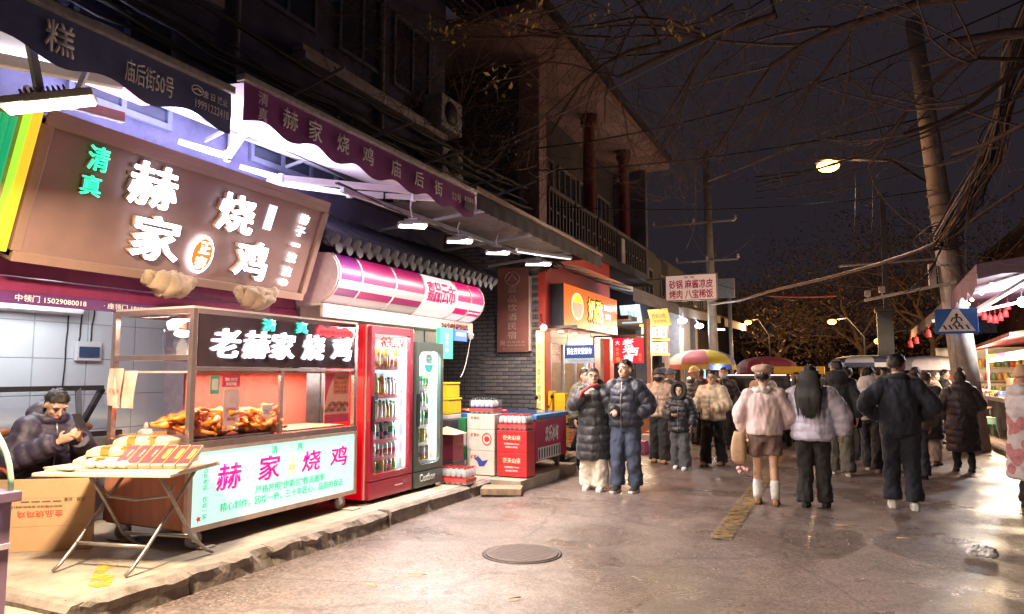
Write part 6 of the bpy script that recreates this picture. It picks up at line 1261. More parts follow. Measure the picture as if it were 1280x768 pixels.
for k, (z0, z1, d) in enumerate(((1.002, 1.24, 0), (1.242, 1.47, .02))):
    t = thing('crate', ('lower yellow plastic crate by the alley', 'upper yellow plastic crate by the alley')[k], 'crate', (-5.4, 9.3, z0), 0, 'yellow crates by the alley')
    mb = MB(); mb.box(-5.6+d, -5.2-d, 9.1+d, 9.5-d, z0, z1-.03); mb.build('body', YC, t, bevel=.015); mb = MB(); mb.box(-5.61+d, -5.19-d, 9.09+d, 9.51-d, z1-.028, z1); mb.build('lid', YC, t, bevel=.008)
# scooters
def scooter(x, y, rz, label, first=None):
    t = thing('electric_scooter', label, 'scooter', (x, y, .0), rz, 'scooters parked by the brick wall'); BP_ = M('black scooter plastic', (.018, .018, .022), .3, 0, .2); TY = BLACK
    def b(mb, n, m, p=None, bv=0): return mb.build(n, m, p or t, local=True, bevel=bv)
    for yy in (-.62, .62):
        mb = MB(); mb.lathe([(.16, -.05), (.21, -.045), (.23, -.02), (.23, .02), (.21, .045), (.16, .05)], (0, yy, .23), 22, ax=(1, 0, 0)); wl = b(mb, 'wheel', TY); mb = MB(); mb.lathe([(.02, -.04), (.16, -.03), (.16, .03), (.02, .04)], (0, yy, .23), 12, ax=(1, 0, 0)); b(mb, 'rim', GREYM, wl)
    mb = MB(); mb.box(-.13, .13, -.25, .2, .26, .33); mb.tube([(0, -.25, .3), (0, -.42, .55), (0, -.48, .9)], [.11, .13, .07], 10); b(mb, 'frame', BP_, bv=.01)
    mb = MB(); mb.ell((0, .36, .5), .14, .32, .17, 14, 9); b(mb, 'rear_body', BP_)
    mb = MB(); mb.ell((0, .28, .72), .13, .33, .06, 14, 8); b(mb, 'seat', M('scooter seat', (.03, .028, .03), .6))
    mb = MB(); mb.tube([(-.34, -.36, 1.02), (-.2, -.44, 1.0), (0, -.47, .96), (.2, -.44, 1.0), (.34, -.36, 1.02)], .016, 8); b(mb, 'handlebar', DARKM)
    for k in (-1, 1):
        mb = MB(); mb.tube([(k*.22, -.44, 1.0), (k*.27, -.46, 1.16)], .006, 6); mb.ell((k*.28, -.46, 1.2), .06, .015, .04, 10, 6); b(mb, 'mirror', DARKM)
        mb = MB(); mb.tube([(k*.26, -.40, 1.01), (k*.35, -.355, 1.02)], .022, 8); b(mb, 'grip', BLACK)
    mb = MB(); mb.ell((0, -.56, .82), .08, .05, .07, 12, 8); b(mb, 'headlight', M('lamp lens', (.5, .5, .5), .1))
    mb = MB(); mb.box(-.2, .2, .62, .95, .62, .8); b(mb, 'rear_rack', DARKM, bv=.01)
    mb = MB(); mb.ell((0, -.66, .42), .09, .17, .05, 12, 7); b(mb, 'mudguard', BP_)
    for k in range(6): mb = MB(); mb.bar((-.2, -.3+.05*k, .42+.05*k), (.2, -.3+.05*k, .42+.05*k), .012); b(mb, 'leg_guard_bar', STEEL)
    return t
scooter(-3.75, 11.75, .75, 'black electric scooter jammed behind the magenta cooler')
scooter(-5.1, 11.5, 1.45, 'black electric scooter with raised handlebars beyond the cooler lid')
scooter(-4.45, 12.0, 1.1, 'black electric scooter between the other two by the brick corner')
# brown homestay sign on the brick side wall
t = thing('homestay_sign', 'tall brown sign with pale vertical characters on the brick side wall', 'sign', (-5.55, 12.15, 2.0))
mb = MB(); mb.box(-5.88, -5.22, 12.12, 12.2, 2.0, 3.6); mb.build('board', M('brown red board', (.19, .075, .07), .5, 0, .1, 3), t, bevel=.008)
mb = MB(); mb.box(-5.215, -5.19, 12.1, 12.2, 2.02, 3.42); mb.build('edge_strip', M('pale edge strip', (.5, .4, .4), .4), t)
fh = Fr((-5.56, 12.118, 2.75), (1, 0, 0), (0, 0, 1)); GP = M('pale sign print', (.36, .26, .26), .5)
text('嘉品饮酒民宿', fh, 0, .0, .19, 1.0, GP, t, .001, .003, .0, vertical=True, gap=1.15); text('一 一 一 一', fh, .08, -.56, .36, .012, GP, t, .001, .002); text('一 一 一 一 一', fh, .08, -.62, .36, .012, GP, t, .001, .002); text('网', fh, -.2, -.58, .09, .09, GP, t, .001, .002); text('←———', fh, 0, -.69, .4, .03, GP, t, .001, .002)
mb = MB(); mb.tube([fh.p(.15*cos(q*pi/9), .64+.13*sin(q*pi/9), .003) for q in range(19)], .008, 5); mb.tube([fh.p(-.1, .6, .003), fh.p(0, .72, .003), fh.p(.1, .6, .003)], .008, 5); mb.build('emblem', GP, t)
t = thing('spot_lamp', 'small clamp spotlight glowing at the corner of the red shop', 'spotlight', (-4.86, 11.95, 2.5)); mb = MB(); mb.tube([(-5.0, 12.15, 2.7), (-4.92, 12.0, 2.68), (-4.88, 11.95, 2.55)], .012, 6); mb.build('arm', DARKM, t); mb = MB(); mb.lathe([(.03, -.06), (.065, 0), (.07, .06)], (-4.86, 11.93, 2.45), 14, ax=(.5, -.6, -.5)); mb.build('shade', STEEL, t); mb = MB(); mb.ell((-4.835, 11.89, 2.42), .04, .04, .04); mb.build('bulb', E('spot bulb', (1, .75, .45), 25), t); point(t, (-4.8, 11.8, 2.38), 22, (1, .72, .45), .04)
# ================================================================ RED SHOP SIGNS
t = thing('shop_sign', 'big orange light box with an oval emblem and yellow characters', 'sign', (-4.8, 14.4, 2.5))
ORG = E('orange light box', (1, .14, .003), .8, (.14, .03, .002)); fo = Fr((-4.66, 0, 0))
mb = MB(); mb.box(-4.97, -4.67, 12.5, 16.0, 2.5, 3.3); mb.build('casing', M('dark casing', (.02, .02, .035), .4), t); mb = MB(); mb.box(-4.668, -4.66, 12.5, 16.0, 2.5, 3.3); mb.build('face', ORG, t)
mb = MB(); mb.prism([(13.25+.36*cos(q*pi/14), 2.92+.27*sin(q*pi/14)) for q in range(28)], fo, .001, .004); mb.build('emblem_rim', E('cream glow', (1, .85, .5), .9), t)
mb = MB(); mb.prism([(13.25+.31*cos(q*pi/14), 2.92+.23*sin(q*pi/14)) for q in range(28)], fo, .005, .008); mb.build('emblem', E('pinkish glow', (1, .4, .3), .6), t)
mb = MB(); mb.prism([(13.25+.25*cos(q*pi/10), 2.99+.17*sin(q*pi/10)) for q in range(11)], fo, .009, .012); mb.build('emblem_top', E('yellow glow', (1, .68, .02), 1.0), t)
text('奶酪', fo, 14.4, 2.92, 1.06, .5, M('black outline', (.01, .01, .01), .5), t, .001, .003, .06, 'character'); text('奶酪', fo, 14.4, 2.92, 1.0, .45, E('yellow glow', ()), t, .005, .004, .02, 'character')
text('手工鲜奶', fo, 15.25, 3.05, .5, .12, WLS, t, .001, .003, .01); text('酸奶坊', fo, 15.3, 2.86, .4, .12, E('pale cyan glow', (.6, .9, 1), 1.5), t, .001, .003, .01); text('始于1985', fo, 15.4, 2.6, .4, .07, M('dark print', (.15, .03, .0), .5), t, .001, .003)
area(t, (-4.4, 14.2, 2.9), 3.0, 60, (1, .35, .1), (1, 0, -.3), sizey=.7)
mb = MB(); mb.box(-5.02, -4.9, 11.98, 12.1, .5, 2.38); o = mb.build('poster_column', E('pale yellow column', (.9, .8, .3), .55), bevel=.005); tag(o, 'tall pale yellow lit poster column at the brick corner', 'poster column')
fpc = Fr((-4.96, 11.979, 1.4), (1, 0, 0), (0, 0, 1)); text('老北京酸奶醪糟甜胚子', fpc, 0, 0, .07, 1.5, REDPR, o, .001, .001, vertical=True)
t = thing('street_name_sign', 'blue sign with white characters hanging before the red shop', 'sign', (-4.3, 12.3, 1.78)); fbz = Fr((-4.3, 12.3, 1.96), (1, -.12, 0), (0, 0, 1)); mb = MB(); mb.box(-.3, .3, -.08, .16, -.02, 0, fbz); mb.build('board', M('blue sign', (.012, .045, .20), .35, coat=.3), t); text('我在西安很想你', fbz, 0, .05, .5, .12, E('white sign letters', (.85, .9, 1), .9), t, .001, .003, .01); mb = MB(); mb.box(-.3, .3, -.17, -.085, -.02, 0, fbz); mb.build('lower_strip', M('blue grey strip', (.25, .33, .45), .4), t); text('WO ZAI XI AN HEN XIANG NI', fbz, 0, -.128, .45, .03, BP, t, .001, .001); mb = MB(); mb.tube([fbz.p(-.25, .16), (-4.55, 12.4, 2.45)], .006, 5); mb.tube([fbz.p(.25, .16), (-4.2, 12.6, 2.5)], .006, 5); mb.build('hanging_wire', DARKM, t)
mb = MB(); mb.box(-4.97, -4.35, 12.3, 12.36, 2.44, 2.49); mb.build('bracket', DARKM, t)
t = thing('shop_sign', 'bright red light box with white brush characters facing the crowd', 'sign', (-4.1, 15.0, 1.83)); frs = Fr((-4.13, 14.98, 2.1), (1, -.1, 0), (0, 0, 1)); mb = MB(); mb.box(-.35, .35, -.27, .27, -.12, 0, frs); mb.build('box', E('red light box', (1, .005, .04), .7, (.25, .005, .02)), t)
for s, a, b in (('老', -.0, .17), ('米', .0, .02), ('西', .12, -.03), ('施', .0, -.17)): text(s, frs, a, b, .25, .16, E('white sign letters', ()), t, .001, .003, .03, 'character', .15)
text('大', frs, -.24, .17, .1, .1, E('white sign letters', ()), t, .001, .003, .01); text('碗香', frs, -.24, -.02, .07, .17, E('orange film', ()), t, .001, .003, vertical=True); text('面馆', frs, .27, -.15, .07, .16, E('orange film', ()), t, .001, .003, vertical=True); mb = MB(); mb.prism([(-.23+.05*cos(q*pi/8), -.19+.05*sin(q*pi/8)) for q in range(16)], frs, .001, .003); mb.build('seal', E('orange film', ()), t)
mb = MB(); mb.box(.35, .4, -.3, .6, -.08, -.03, frs); mb.box(-.8, .4, .3, .34, -.08, -.03, frs); mb.build('bracket', DARKM, t)
WML = E('warm menu glow', (1, .86, .55), 1.7); WM2 = E('white menu glow', (1, .93, .8), .85, (.3, .28, .25))
t = thing('menu_boards', 'two rows of glowing white menu boxes on the noodle stall', 'menu board', (-4.2, 17.5, 1.9)); fmb = Fr((-4.15, 17.45, 2.35), (1, -.08, 0), (0, 0, 1))
for r_, b0 in ((0, .14), (1, -.24)):
    for q in range(4): mb = MB(); mb.box(-.32+q*.165, -.17+q*.165, b0, b0+.27, -.05, 0, fmb); mo = mb.build('menu_box', WM2, t); text(('凉皮', '肉夹馍', '米线', '砂锅')[q], fmb, -.245+q*.165, b0+.13, .07, .2, M('brown menu ink', (.2, .08, .02), .6), mo, .001, .001, vertical=True)
for b in (.43, .06, -.3): mb = MB(); mb.box(-.36, .38, b, b+.05, -.06, .02, fmb); mb.build('light_bar', E('amber bar', (1, .55, .12), 1.5), t)
area(t, (-4.1, 17.2, 2.4), .8, 90, (1, .8, .5), (0.2, -1, -.3), sizey=.6)
t = thing('menu_board', 'tilted yellow lit board above the noodle stall menus', 'menu board', (-4.0, 17.5, 2.75)); fyb = Fr((-4.02, 17.5, 2.98), (1, -.35, 0), (-.2, -.2, 1)); mb = MB(); mb.box(-.28, .26, -.2, .22, -.06, 0, fyb); mb.build('board', E('yellow board glow', (1, .7, .16), .7, (.3, .22, .08)), t); text('西安小吃', fyb, 0, .05, .4, .12, REDPR, t, .001, .002); text('百年老味', fyb, 0, -.08, .35, .07, REDPR, t, .001, .002)
t = thing('menu_board', 'pale blue white lit board beside the end of the orange sign', 'menu board', (-4.7, 17.5, 2.85)); fbb = Fr((-4.72, 17.4, 3.08), (1, -.2, 0), (-.1, -.15, 1)); mb = MB(); mb.box(-.27, .27, -.22, .24, -.06, 0, fbb); mb.build('board', E('blue white board', (.55, .8, 1), .75, (.25, .3, .35)), t); text('酸奶', fbb, .05, 0, .25, .2, M('teal print', (.03, .15, .2), .5), t, .001, .002)
point(t, (-4.6, 17.0, 3.2), 18, (.9, .95, 1), .08)
t = thing('stall_counter', 'warm lit noodle stall with a wooden counter and posts', 'stall', (-4.5, 18.5, .0))
mb = MB(); mb.box(-5.2, -4.1, 16.7, 20.6, .0, .95); mb.build('counter', M('stall counter wood', (.4, .22, .1), .5), t)
for y in (16.7, 18.6, 20.6): mb = MB(); mb.box(-4.15, -4.05, y, y+.1, .96, 2.9); mb.build('post', M('cream post', (.6, .5, .4), .5), t)
point(t, (-4.9, 18.2, 2.3), 26, (1, .7, .35), .12); point(t, (-4.6, 20.2, 2.3), 20, (1, .75, .4), .12)
for x, y, lab in ((-4.95, 12.42, 'yellow locker against the red shop door, nearer the brick corner'), (-4.72, 12.5, 'yellow locker with a bright top against the red shop door')):
    t = thing('yellow_locker', lab, 'locker', (x, y, .15), 0, 'yellow lockers'); h = 1.28 if x < -4.8 else 1.24; mb = MB(); mb.box(x-.11, x+.1, y-.1, y+.12, .152, h); mb.build('body', M('yellow locker', (.72, .45, .01), .45, 0, .08), t, bevel=.008)
    for q in range(3): mb = MB(); mb.box(x-.08, x+.08, y-.108, y-.101, .25+q*.3, .5+q*.3); mb.build('door', M('yellow locker door', (.66, .40, .01), .45), t)
# ================================================================ awnings and lamps farther on
t = thing('grey_awning', 'dark grey awning of the noodle stall with pale print', 'awning', (-4.6, 17, 3.4)); mb = MB(); mb.add([(-3.95, 14.8, 3.45), (-3.95, 19.6, 3.48), (-5.4, 19.6, 3.85), (-5.4, 14.8, 3.8), (-3.95, 14.8, 3.15), (-3.95, 19.6, 3.2)], [(0, 1, 2, 3), (0, 1, 5, 4)]); mb.build('cloth', M('dark grey awning', (.10, .09, .10), .8), t); text('清真砂锅麻酱凉皮烤肉', Fr((-3.948, 17.2, 3.31)), 0, 0, 3.6, .14, M('faded print', (.2, .18, .18), .7), t, .001, .002)
t = thing('orange_awning', 'faded orange striped awning over the orange light box', 'awning', (-4.7, 13.6, 3.6)); mb = MB(); mb.add([(-4.15, 12.3, 3.52), (-4.1, 15.6, 3.50), (-5.05, 15.6, 3.75), (-5.05, 12.3, 3.8)], [(0, 1, 2, 3)]); mb.build('cloth', M('faded orange cloth', (.42, .17, .10), .8, 0, .2, 4), t)
for y in (12.4, 13.9, 15.4): mb = MB(); mb.bar((-5.0, y, 3.70), (-4.15, y, 3.46), .03); mb.build('rib', GREYM, t)
t = thing('tan_awning', 'dull tan awning past the white cladding', 'awning', (-4.6, 24, 3.8)); mb = MB(); mb.add([(-4.0, 20.2, 3.5), (-4.0, 27.5, 3.75), (-5.55, 27.5, 4.4), (-5.55, 20.2, 4.1), (-4.0, 20.2, 3.2), (-4.0, 27.5, 3.5)], [(0, 1, 2, 3), (0, 1, 5, 4)]); mb.build('cloth', M('dull tan awning', (.30, .25, .22), .8, 0, .2), t)
t = thing('wide_awning', 'long brown awning front at the far end of the row', 'awning', (-4.5, 31, 4.0)); mb = MB(); mb.add([(-3.9, 27.8, 3.7), (-3.9, 35, 3.9), (-5.55, 35, 4.6), (-5.55, 27.8, 4.4), (-3.9, 27.8, 3.4), (-3.9, 35, 3.6)], [(0, 1, 2, 3), (0, 1, 5, 4)]); mb.build('cloth', M('brown awning', (.2, .14, .12), .8), t)
for x, y, z, pw, lab in ((-4.0, 20.3, 3.1, 45, 'round white floodlight glaring under the tan awning, nearer of two'), (-3.9, 22.4, 3.08, 60, 'round white floodlight glaring beside the white cladding')):
    t = thing('floodlight', lab, 'floodlight', (x, y, z), 0, 'white floodlights down the row'); mb = MB(); mb.ell((x, y, z), .13, .13, .07, 14, 8); mb.build('bulb', E('cold flood', (.88, .95, 1), 30), t); mb = MB(); mb.tube([(x, y, z+.05), (x-.3, y, z+.45)], .02, 6); mb.build('arm', GREYM, t); point(t, (x, y, z-.12), pw, (.88, .94, 1), .1)
t = thing('tube_light', 'lit white tube under the awning corner beyond the floodlights', 'tube light', (-4.0, 26, 3.18)); mb = MB(); mb.bar((-4.2, 26, 3.2), (-3.7, 26.3, 3.18), .06); mb.build('tube', E('pale tube', (1, .95, .8), 6), t)
# hanging food sign
t = thing('food_sign', 'cream hanging board with two rows of dark red food names', 'sign', (-3.7, 20, 3.65)); fcs = Fr((-3.69, 20, 4.02), (1, 0, 0), (0, 0, 1)); mb = MB(); mb.box(-.69, .69, -.36, .33, -.05, 0, fcs); mb.build('board', E('cream board glow', (1, .66, .55), .34, (.7, .55, .48)), t)
mb = MB(); mb.box(-.72, .72, .33, .36, -.06, .01, fcs); mb.box(-.72, .72, -.39, -.36, -.06, .01, fcs); mb.box(-.72, -.69, -.36, .33, -.06, .01, fcs); mb.box(.69, .72, -.36, .33, -.06, .01, fcs); mb.build('frame', M('tan frame', (.45, .35, .3), .5), t)
DR = E('dark red sign film', (.55, .0, .07), .22, (.3, .0, .03)); text('砂锅 麻酱凉皮', fcs, 0, .08, 1.2, .24, DR, t, .001, .003, .02); text('烤肉 八宝稀饭', fcs, 0, -.2, 1.2, .24, DR, t, .001, .003, .02); text('清 真', fcs, -.05, .27, .3, .06, BP, t, .001, .002)
mb = MB(); mb.bar((-5.2, 20.03, 4.28), (-4.41, 20.03, 4.28), .04); mb.bar((-5.2, 20.03, 3.8), (-4.41, 20.03, 3.8), .04); mb.build('bracket', GREYM, t)
# AC units
for x, y, z, w_, lab in ((-5.55, 14.6, 4.42, .75, 'air conditioner unit on the ledge between the red columns, nearer one'), (-5.2, 17.5, 4.42, .7, 'white air conditioner unit facing the camera by the far red column')):
    t = thing('air_conditioner', lab, 'air conditioner', (x, y, z)); mb = MB(); mb.box(x-.4, x+.3, y-.15, y+.15, z, z+.62); mb.build('casing', M('grey ac casing', (.5, .48, .5), .5), t, bevel=.015); mb = MB(); mb.lathe([(.2, 0), (.2, .012), (.05, .02)], (x-.08, y-.15, z+.3), 18, ax=(0, -1, 0)); mb.build('fan_grille', DARKM, t)
# ================================================================ UMBRELLAS, TRUCK
def umbrella(x, y, r, zr, zt, cols, label, n=8, rot=.2):
    t = thing('parasol', label, 'umbrella', (x, y, 0)); mb = MB(); mb.tube([(x, y, .0), (x, y, zt)], .02, 8); mb.build('pole', GREYM, t)
    for k in range(n):
        m = MB(); a0, a1 = rot+2*pi*k/n, rot+2*pi*(k+1)/n; g = []
        for i in range(6):
            q = i/5; rr = r*sin(q*pi/2*.98) if i else .001; z = zr+(zt-zr)*cos(q*pi/2)**.85
            for j in range(4): a_ = a0+(a1-a0)*j/3; s_ = rr*(1-.06*sin(pi*j/3)*q); g.append((x+s_*cos(a_), y+s_*sin(a_), z))
        m.add(g, [(i*4+j, i*4+j+1, i*4+j+5, i*4+j+4) for i in range(5) for j in range(3)], True)
        m.build('canopy_panel', cols[k % len(cols)], t)
        m = MB(); g = []
        for j in range(4): a_ = a0+(a1-a0)*j/3; s_ = r*(1-.06*sin(pi*j/3)); g += [(x+s_*cos(a_), y+s_*sin(a_), zr), (x+s_*1.01*cos(a_), y+s_*1.01*sin(a_), zr-.14)]
        m.add(g, [(2*j, 2*j+1, 2*j+3, 2*j+2) for j in range(3)]); m.build('valance_panel', cols[(k+1) % len(cols)], t)
    return t
U_ = lambda n, c: M('parasol '+n, c, .7, 0, .08)
umbrella(-3.62, 21, .98, 1.86, 2.3, [U_('grey', (.35, .34, .36)), U_('red', (.45, .10, .10)), U_('yellow', (.65, .48, .08)), U_('blue', (.05, .10, .35)), U_('yellow', ()), U_('red', ()), U_('white', (.6, .58, .6)), U_('blue', ())], 'rainbow striped parasol over the street crowd', 8, 3.5)
umbrella(-1.72, 19.6, .75, 1.76, 2.05, [U_('crimson', (.12, .006, .018))], 'small crimson parasol beyond the delivery van')
umbrella(.75, 25.5, 1.1, 1.95, 2.2, [U_('dark blue', (.05, .06, .12)), U_('pale', (.5, .48, .5))], 'dark and pale parasol by the grey post')
umbrella(2.5, 25, 1.0, 1.85, 2.15, [U_('lilac grey', (.42, .38, .42))], 'lilac grey parasol beyond the concrete pole')
t = thing('delivery_trike', 'black three wheeled delivery van with a dark window and white characters', 'van', (-1.75, 17.2, 0)); BV = M('black van paint', (.02, .022, .026), .3, 0, .1, coat=.4)
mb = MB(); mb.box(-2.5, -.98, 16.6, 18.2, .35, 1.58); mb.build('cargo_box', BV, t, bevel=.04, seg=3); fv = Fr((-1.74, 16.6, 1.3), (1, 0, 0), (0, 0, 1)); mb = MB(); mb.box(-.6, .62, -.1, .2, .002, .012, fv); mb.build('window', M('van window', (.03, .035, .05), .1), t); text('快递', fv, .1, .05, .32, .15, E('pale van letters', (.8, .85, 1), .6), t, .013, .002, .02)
mb = MB(); mb.box(-.66, .68, .26, .285, .0, .02, fv); mb.build('light_rail', E('rail lights', (1, .95, .9), .9), t); mb = MB(); mb.box(-.7, .72, -.85, -.7, .0, .05, fv); mb.build('bumper', DARKM, t)
for x in (-2.4, -1.08): mb = MB(); mb.lathe([(.1, -.07), (.25, -.06), (.27, 0), (.25, .06), (.1, .07)], (x, 17.0, .27), 18, ax=(1, 0, 0)); mb.build('wheel', BLACK, t)
for x in (-.52, .52): mb = MB(); mb.box(x-.07, x+.07, -.62, -.5, .0, .02, fv); mb.build('tail_light', M('red lens', (.35, .02, .02), .2), t)
mb = MB(); mb.box(-2.4, -1.1, 18.25, 19.4, .35, 1.5); mb.build('cab', BV, t, bevel=.05)
t = thing('yellow_stall', 'yellow canopy stall behind the delivery van', 'stall', (-.9, 19, 0)); mb = MB(); mb.box(-1.5, -.35, 18.9, 20.2, 1.6, 1.78); mb.build('canopy', M('yellow canopy', (.65, .42, .03), .6), t)
for x in (-1.45, -.4): mb = MB(); mb.bar((x, 18.95, 0), (x, 18.95, 1.6), .04); mb.build('post', GREYM, t)
mb = MB(); mb.box(-1.45, -.4, 19.0, 20.1, .0, .85); mb.build('counter', M('stall counter steel', (.35, .33, .33), .4), t); point(t, (-.9, 19.4, 1.5), 20, (1, .75, .4), .1)
random.seed(12)
for k in range(26):
    mb = MB(); x = -3.9+random.random()*1.5; mb.ell((x, 20.2+random.random()*.3, 1.42+random.random()*.22), .05, .05, .05, 8, 6); tag(mb.build('candied_fruit', M('candied red fruit', (.6, .06, .03), .2), None), 'shiny red candied fruit on the stand below the rainbow parasol', 'candied fruit', 'candied fruit stand')
mb = MB(); mb.box(-4.0, -2.4, 20.1, 20.6, 0, 1.38); tag(mb.build('fruit_stand', M('pale stand', (.4, .35, .33), .5), bevel=.02), 'pale stand for the red candied fruit under the rainbow parasol', 'stand')
t = thing('stand_lamp', 'bright white lamp on the stand under the rainbow parasol', 'lamp', (-3.0, 20.5, 1.8)); mb = MB(); mb.ell((-3.02, 20.4, 1.76), .05, .05, .05); mb.build('bulb', E('cold flood', ()), t); mb = MB(); mb.bar((-3.02, 20.4, 1.38), (-3.02, 20.4, 1.7), .02); mb.build('stem', GREYM, t); point(t, (-3.02, 20.25, 1.72), 30, (.9, .95, 1), .05)
mb = MB(); mb.box(-3.62, -3.36, 20.05, 20.09, 1.42, 1.72); tag(mb.build('light_box', E('blue light box', (.2, .55, 1), 1.3)), 'small glowing blue box on the candied fruit stand', 'light box')
for k in range(9):
    mb = MB(); x, y = -3.75+.17*k % 1.2, 13.6+.22*k; mb.box(-3.9+.1*(k % 3), -3.6+.1*(k % 3), 14.2+.42*k, 14.5+.42*k, .005, .25+.1*(k % 2)); tag(mb.build('goods_box', M('goods box %d' % (k % 4), ((.45, .12, .3), (.5, .42, .35), (.12, .3, .2), (.5, .1, .1))[k % 4], .5), bevel=.01), '%s goods box in the low row along the red shop front' % ('pink', 'cream', 'green', 'red')[k % 4], 'box', 'low goods boxes along the red shop')
# ================================================================ RIGHT SIDE STALLS
t = thing('stall_awning', 'purple striped stall awning with a scalloped front by the concrete pole', 'awning', (3.5, 17.5, 3.3)); PA = M('plum awning cloth', (.16, .09, .12), .8, 0, .2, 5); PU = M('lilac awning underside', (.13, .09, .125), .8, 0, .1, 3)
n = 40; mb = MB(); g = []
for i in range(n+1):
    y = 14.3+6.2*i/n; zf = 3.46-.30*i/n
    for k in range(5): q = k/4; g.append((2.22+4.3*q, y, zf+.55*q-.08*sin(pi*q)))
mb.add(g, [(i*5+k, i*5+k+1, (i+1)*5+k+1, (i+1)*5+k) for i in range(n) for k in range(4)], True); mb.build('fabric', PU, t)
mb = MB(); g = []
for i in range(n+1): y = 14.3+6.2*i/n; zf = 3.47-.30*i/n; g += [(2.2, y, zf), (2.19+.015*sin(i*.9), y, zf-.42+.06*sin(i*1.3)+.14*i/n)]
mb.add(g, [(2*i, 2*i+1, 2*i+3, 2*i+2) for i in range(n)], True); mb.build('valance', PA, t)
mb = MB(); g = []
for i in range(13): x = 2.2+4.3*i/12; z = 3.47+.55*i/12; g += [(x, 14.3, z), (x, 14.28+.01*sin(i*2), z-.26+.03*sin(i*1.7))]
mb.add(g, [(2*i, 2*i+1, 2*i+3, 2*i+2) for i in range(12)], True); mb.build('end_valance', M('lilac stripe cloth', (.22, .15, .2), .8), t)
for p0, p1, w_ in (((2.46, 19, 2.76), (3.25, 16, 3.35), .09), ((1.9, 18.2, 2.76), (3.62, 18.1, 3.13), .07), ((2.25, 15.0, 3.4), (5.5, 15.2, 3.75), .06), ((2.3, 17.5, 3.25), (6, 17.5, 3.7), .06)): mb = MB(); mb.bar(p0, p1, w_, w_*.8); mb.build('frame_bar', M('cream beam', (.62, .55, .52), .5), t)
t = thing('far_awning', 'drooping brown awning beyond the purple one', 'awning', (3, 24, 3)); mb = MB(); g = []
for i in range(21): y = 20.7+6.5*i/20; z = 3.18-.12*i/20; g += [(4.5, y, z+.4), (2.22, y, z), (2.2, y, z-.3+.04*sin(i*1.5))]
mb.add(g, [(3*i+k, 3*i+k+1, 3*i+k+4, 3*i+k+3) for i in range(20) for k in range(2)], True); mb.build('cloth', M('brown drooping cloth', (.26, .17, .15), .8, 0, .2), t)
AMB = E('amber bulb', (1, .6, .2), 14)
for k, p in enumerate(((2.52, 15, 3.18), (2.5, 15.5, 3.13), (2.5, 15.9, 3.12), (2.5, 17, 3.1), (2.52, 17.6, 3.06), (2.53, 18.3, 3.03), (2.55, 19, 2.99))): mb = MB(); mb.ell(p, .035, .05, .035, 8, 6); tag(mb.build('fairy_light', AMB), 'amber light on the string under the purple stall awning', 'light', 'amber lights under the stall awning')
t = thing('bulb_lamp', 'glaring cold white bulb hanging under the purple stall awning', 'lamp', (3.42, 17.4, 3.05)); mb = MB(); mb.ell((3.42, 17.4, 3.05), .08, .08, .1, 14, 10); mb.build('bulb', E('cold stall bulb', (.85, .95, 1), 60), t); mb = MB(); mb.tube([(3.42, 17.4, 3.12), (3.42, 17.4, 3.5)], .01, 5); mb.build('cord', BLACK, t); point(t, (3.42, 17.3, 2.9), 330, (.95, .95, 1), .12)
random.seed(6); RT = M('red paper tassel', (.7, .05, .05), .6)
for k, (x, y, z) in enumerate([(2.9, 18.9, 2.98), (3.0, 18.9, 2.88), (3.1, 18.9, 2.82), (3.2, 18.9, 2.80), (3.3, 18.9, 2.85), (3.4, 18.9, 2.93), (3.45, 18.9, 3.1), (1.95, 19.5, 2.55), (1.75, 20.2, 2.42), (1.65, 20.6, 2.35), (2.25, 18.4, 2.75)]):
    t = thing('red_tassel', 'red paper tassel hanging from the purple stall awning', 'tassel', (x, y, z), 0, 'red tassels under the stall awning'); mb = MB(); mb.lathe([(.012, .0), (.05, -.06), (.06, -.2)], (x, y, z+.12), 8); mb.build('skirt', RT, t); mb = MB(); mb.tube([(x, y, z+.12), (x, y, z+.22)], .006, 5); mb.build('string', RT, t)
# stall goods
t = thing('stall_back_wall', 'warm cream back wall of shelves and jars behind the stall counter', 'shelf wall', (4.2, 25.7, .12)); mb = MB(); mb.box(2.75, 6.2, 25.7, 25.8, .12, 2.4); mb.build('panel', M('cream tiled stall wall', (.6, .5, .4), .5, 0, .2, 3), t)
random.seed(77)
for z in (1.0, 1.4, 1.8):
    mb = MB(); mb.box(2.8, 6.1, 25.4, 25.698, z-.03, z); mb.build('shelf', M('tan shelf', (.45, .3, .2), .5), t)
    for k in range(20): c = random.choice(((.6, .1, .06), (.65, .45, .08), (.6, .55, .5), (.15, .3, .12), (.5, .25, .1), (.2, .2, .35))); mb = MB(); y = 2.9+.16*k+random.uniform(-.02, .02); mb.lathe([(.07, z+.001), (.075, z+.12), (.05, z+.2), (.055, z+.24)], (y, 25.53, 0), 9); mb.build('jar', M('jar %.2f%.2f' % c[:2], c, .35), t)
t = thing('food_stall', 'long food stall counter with glass boxes under the purple awning', 'stall', (3.9, 20, .12)); mb = MB(); mb.box(3.35, 4.3, 18.0, 25, .95, 1.05); mb.build('counter', M('pale counter', (.55, .5, .47), .4), t)
for y in (18.1, 20.4, 22.7, 24.9): mb = MB(); mb.box(3.4, 3.46, y, y+.06, .12, .95); mb.build('leg', GREYM, t)
mb = MB(); mb.box(3.9, 4.3, 18.1, 24.9, .12, .95); mb.build('back_cupboard', M('grey cupboard', (.2, .2, .22), .5), t)
mb = MB(); mb.box(3.55, 4.2, 19.4, 20.2, 1.055, 1.5); mb.build('cabinet', M('tan cabinet', (.5, .35, .24), .5), t)
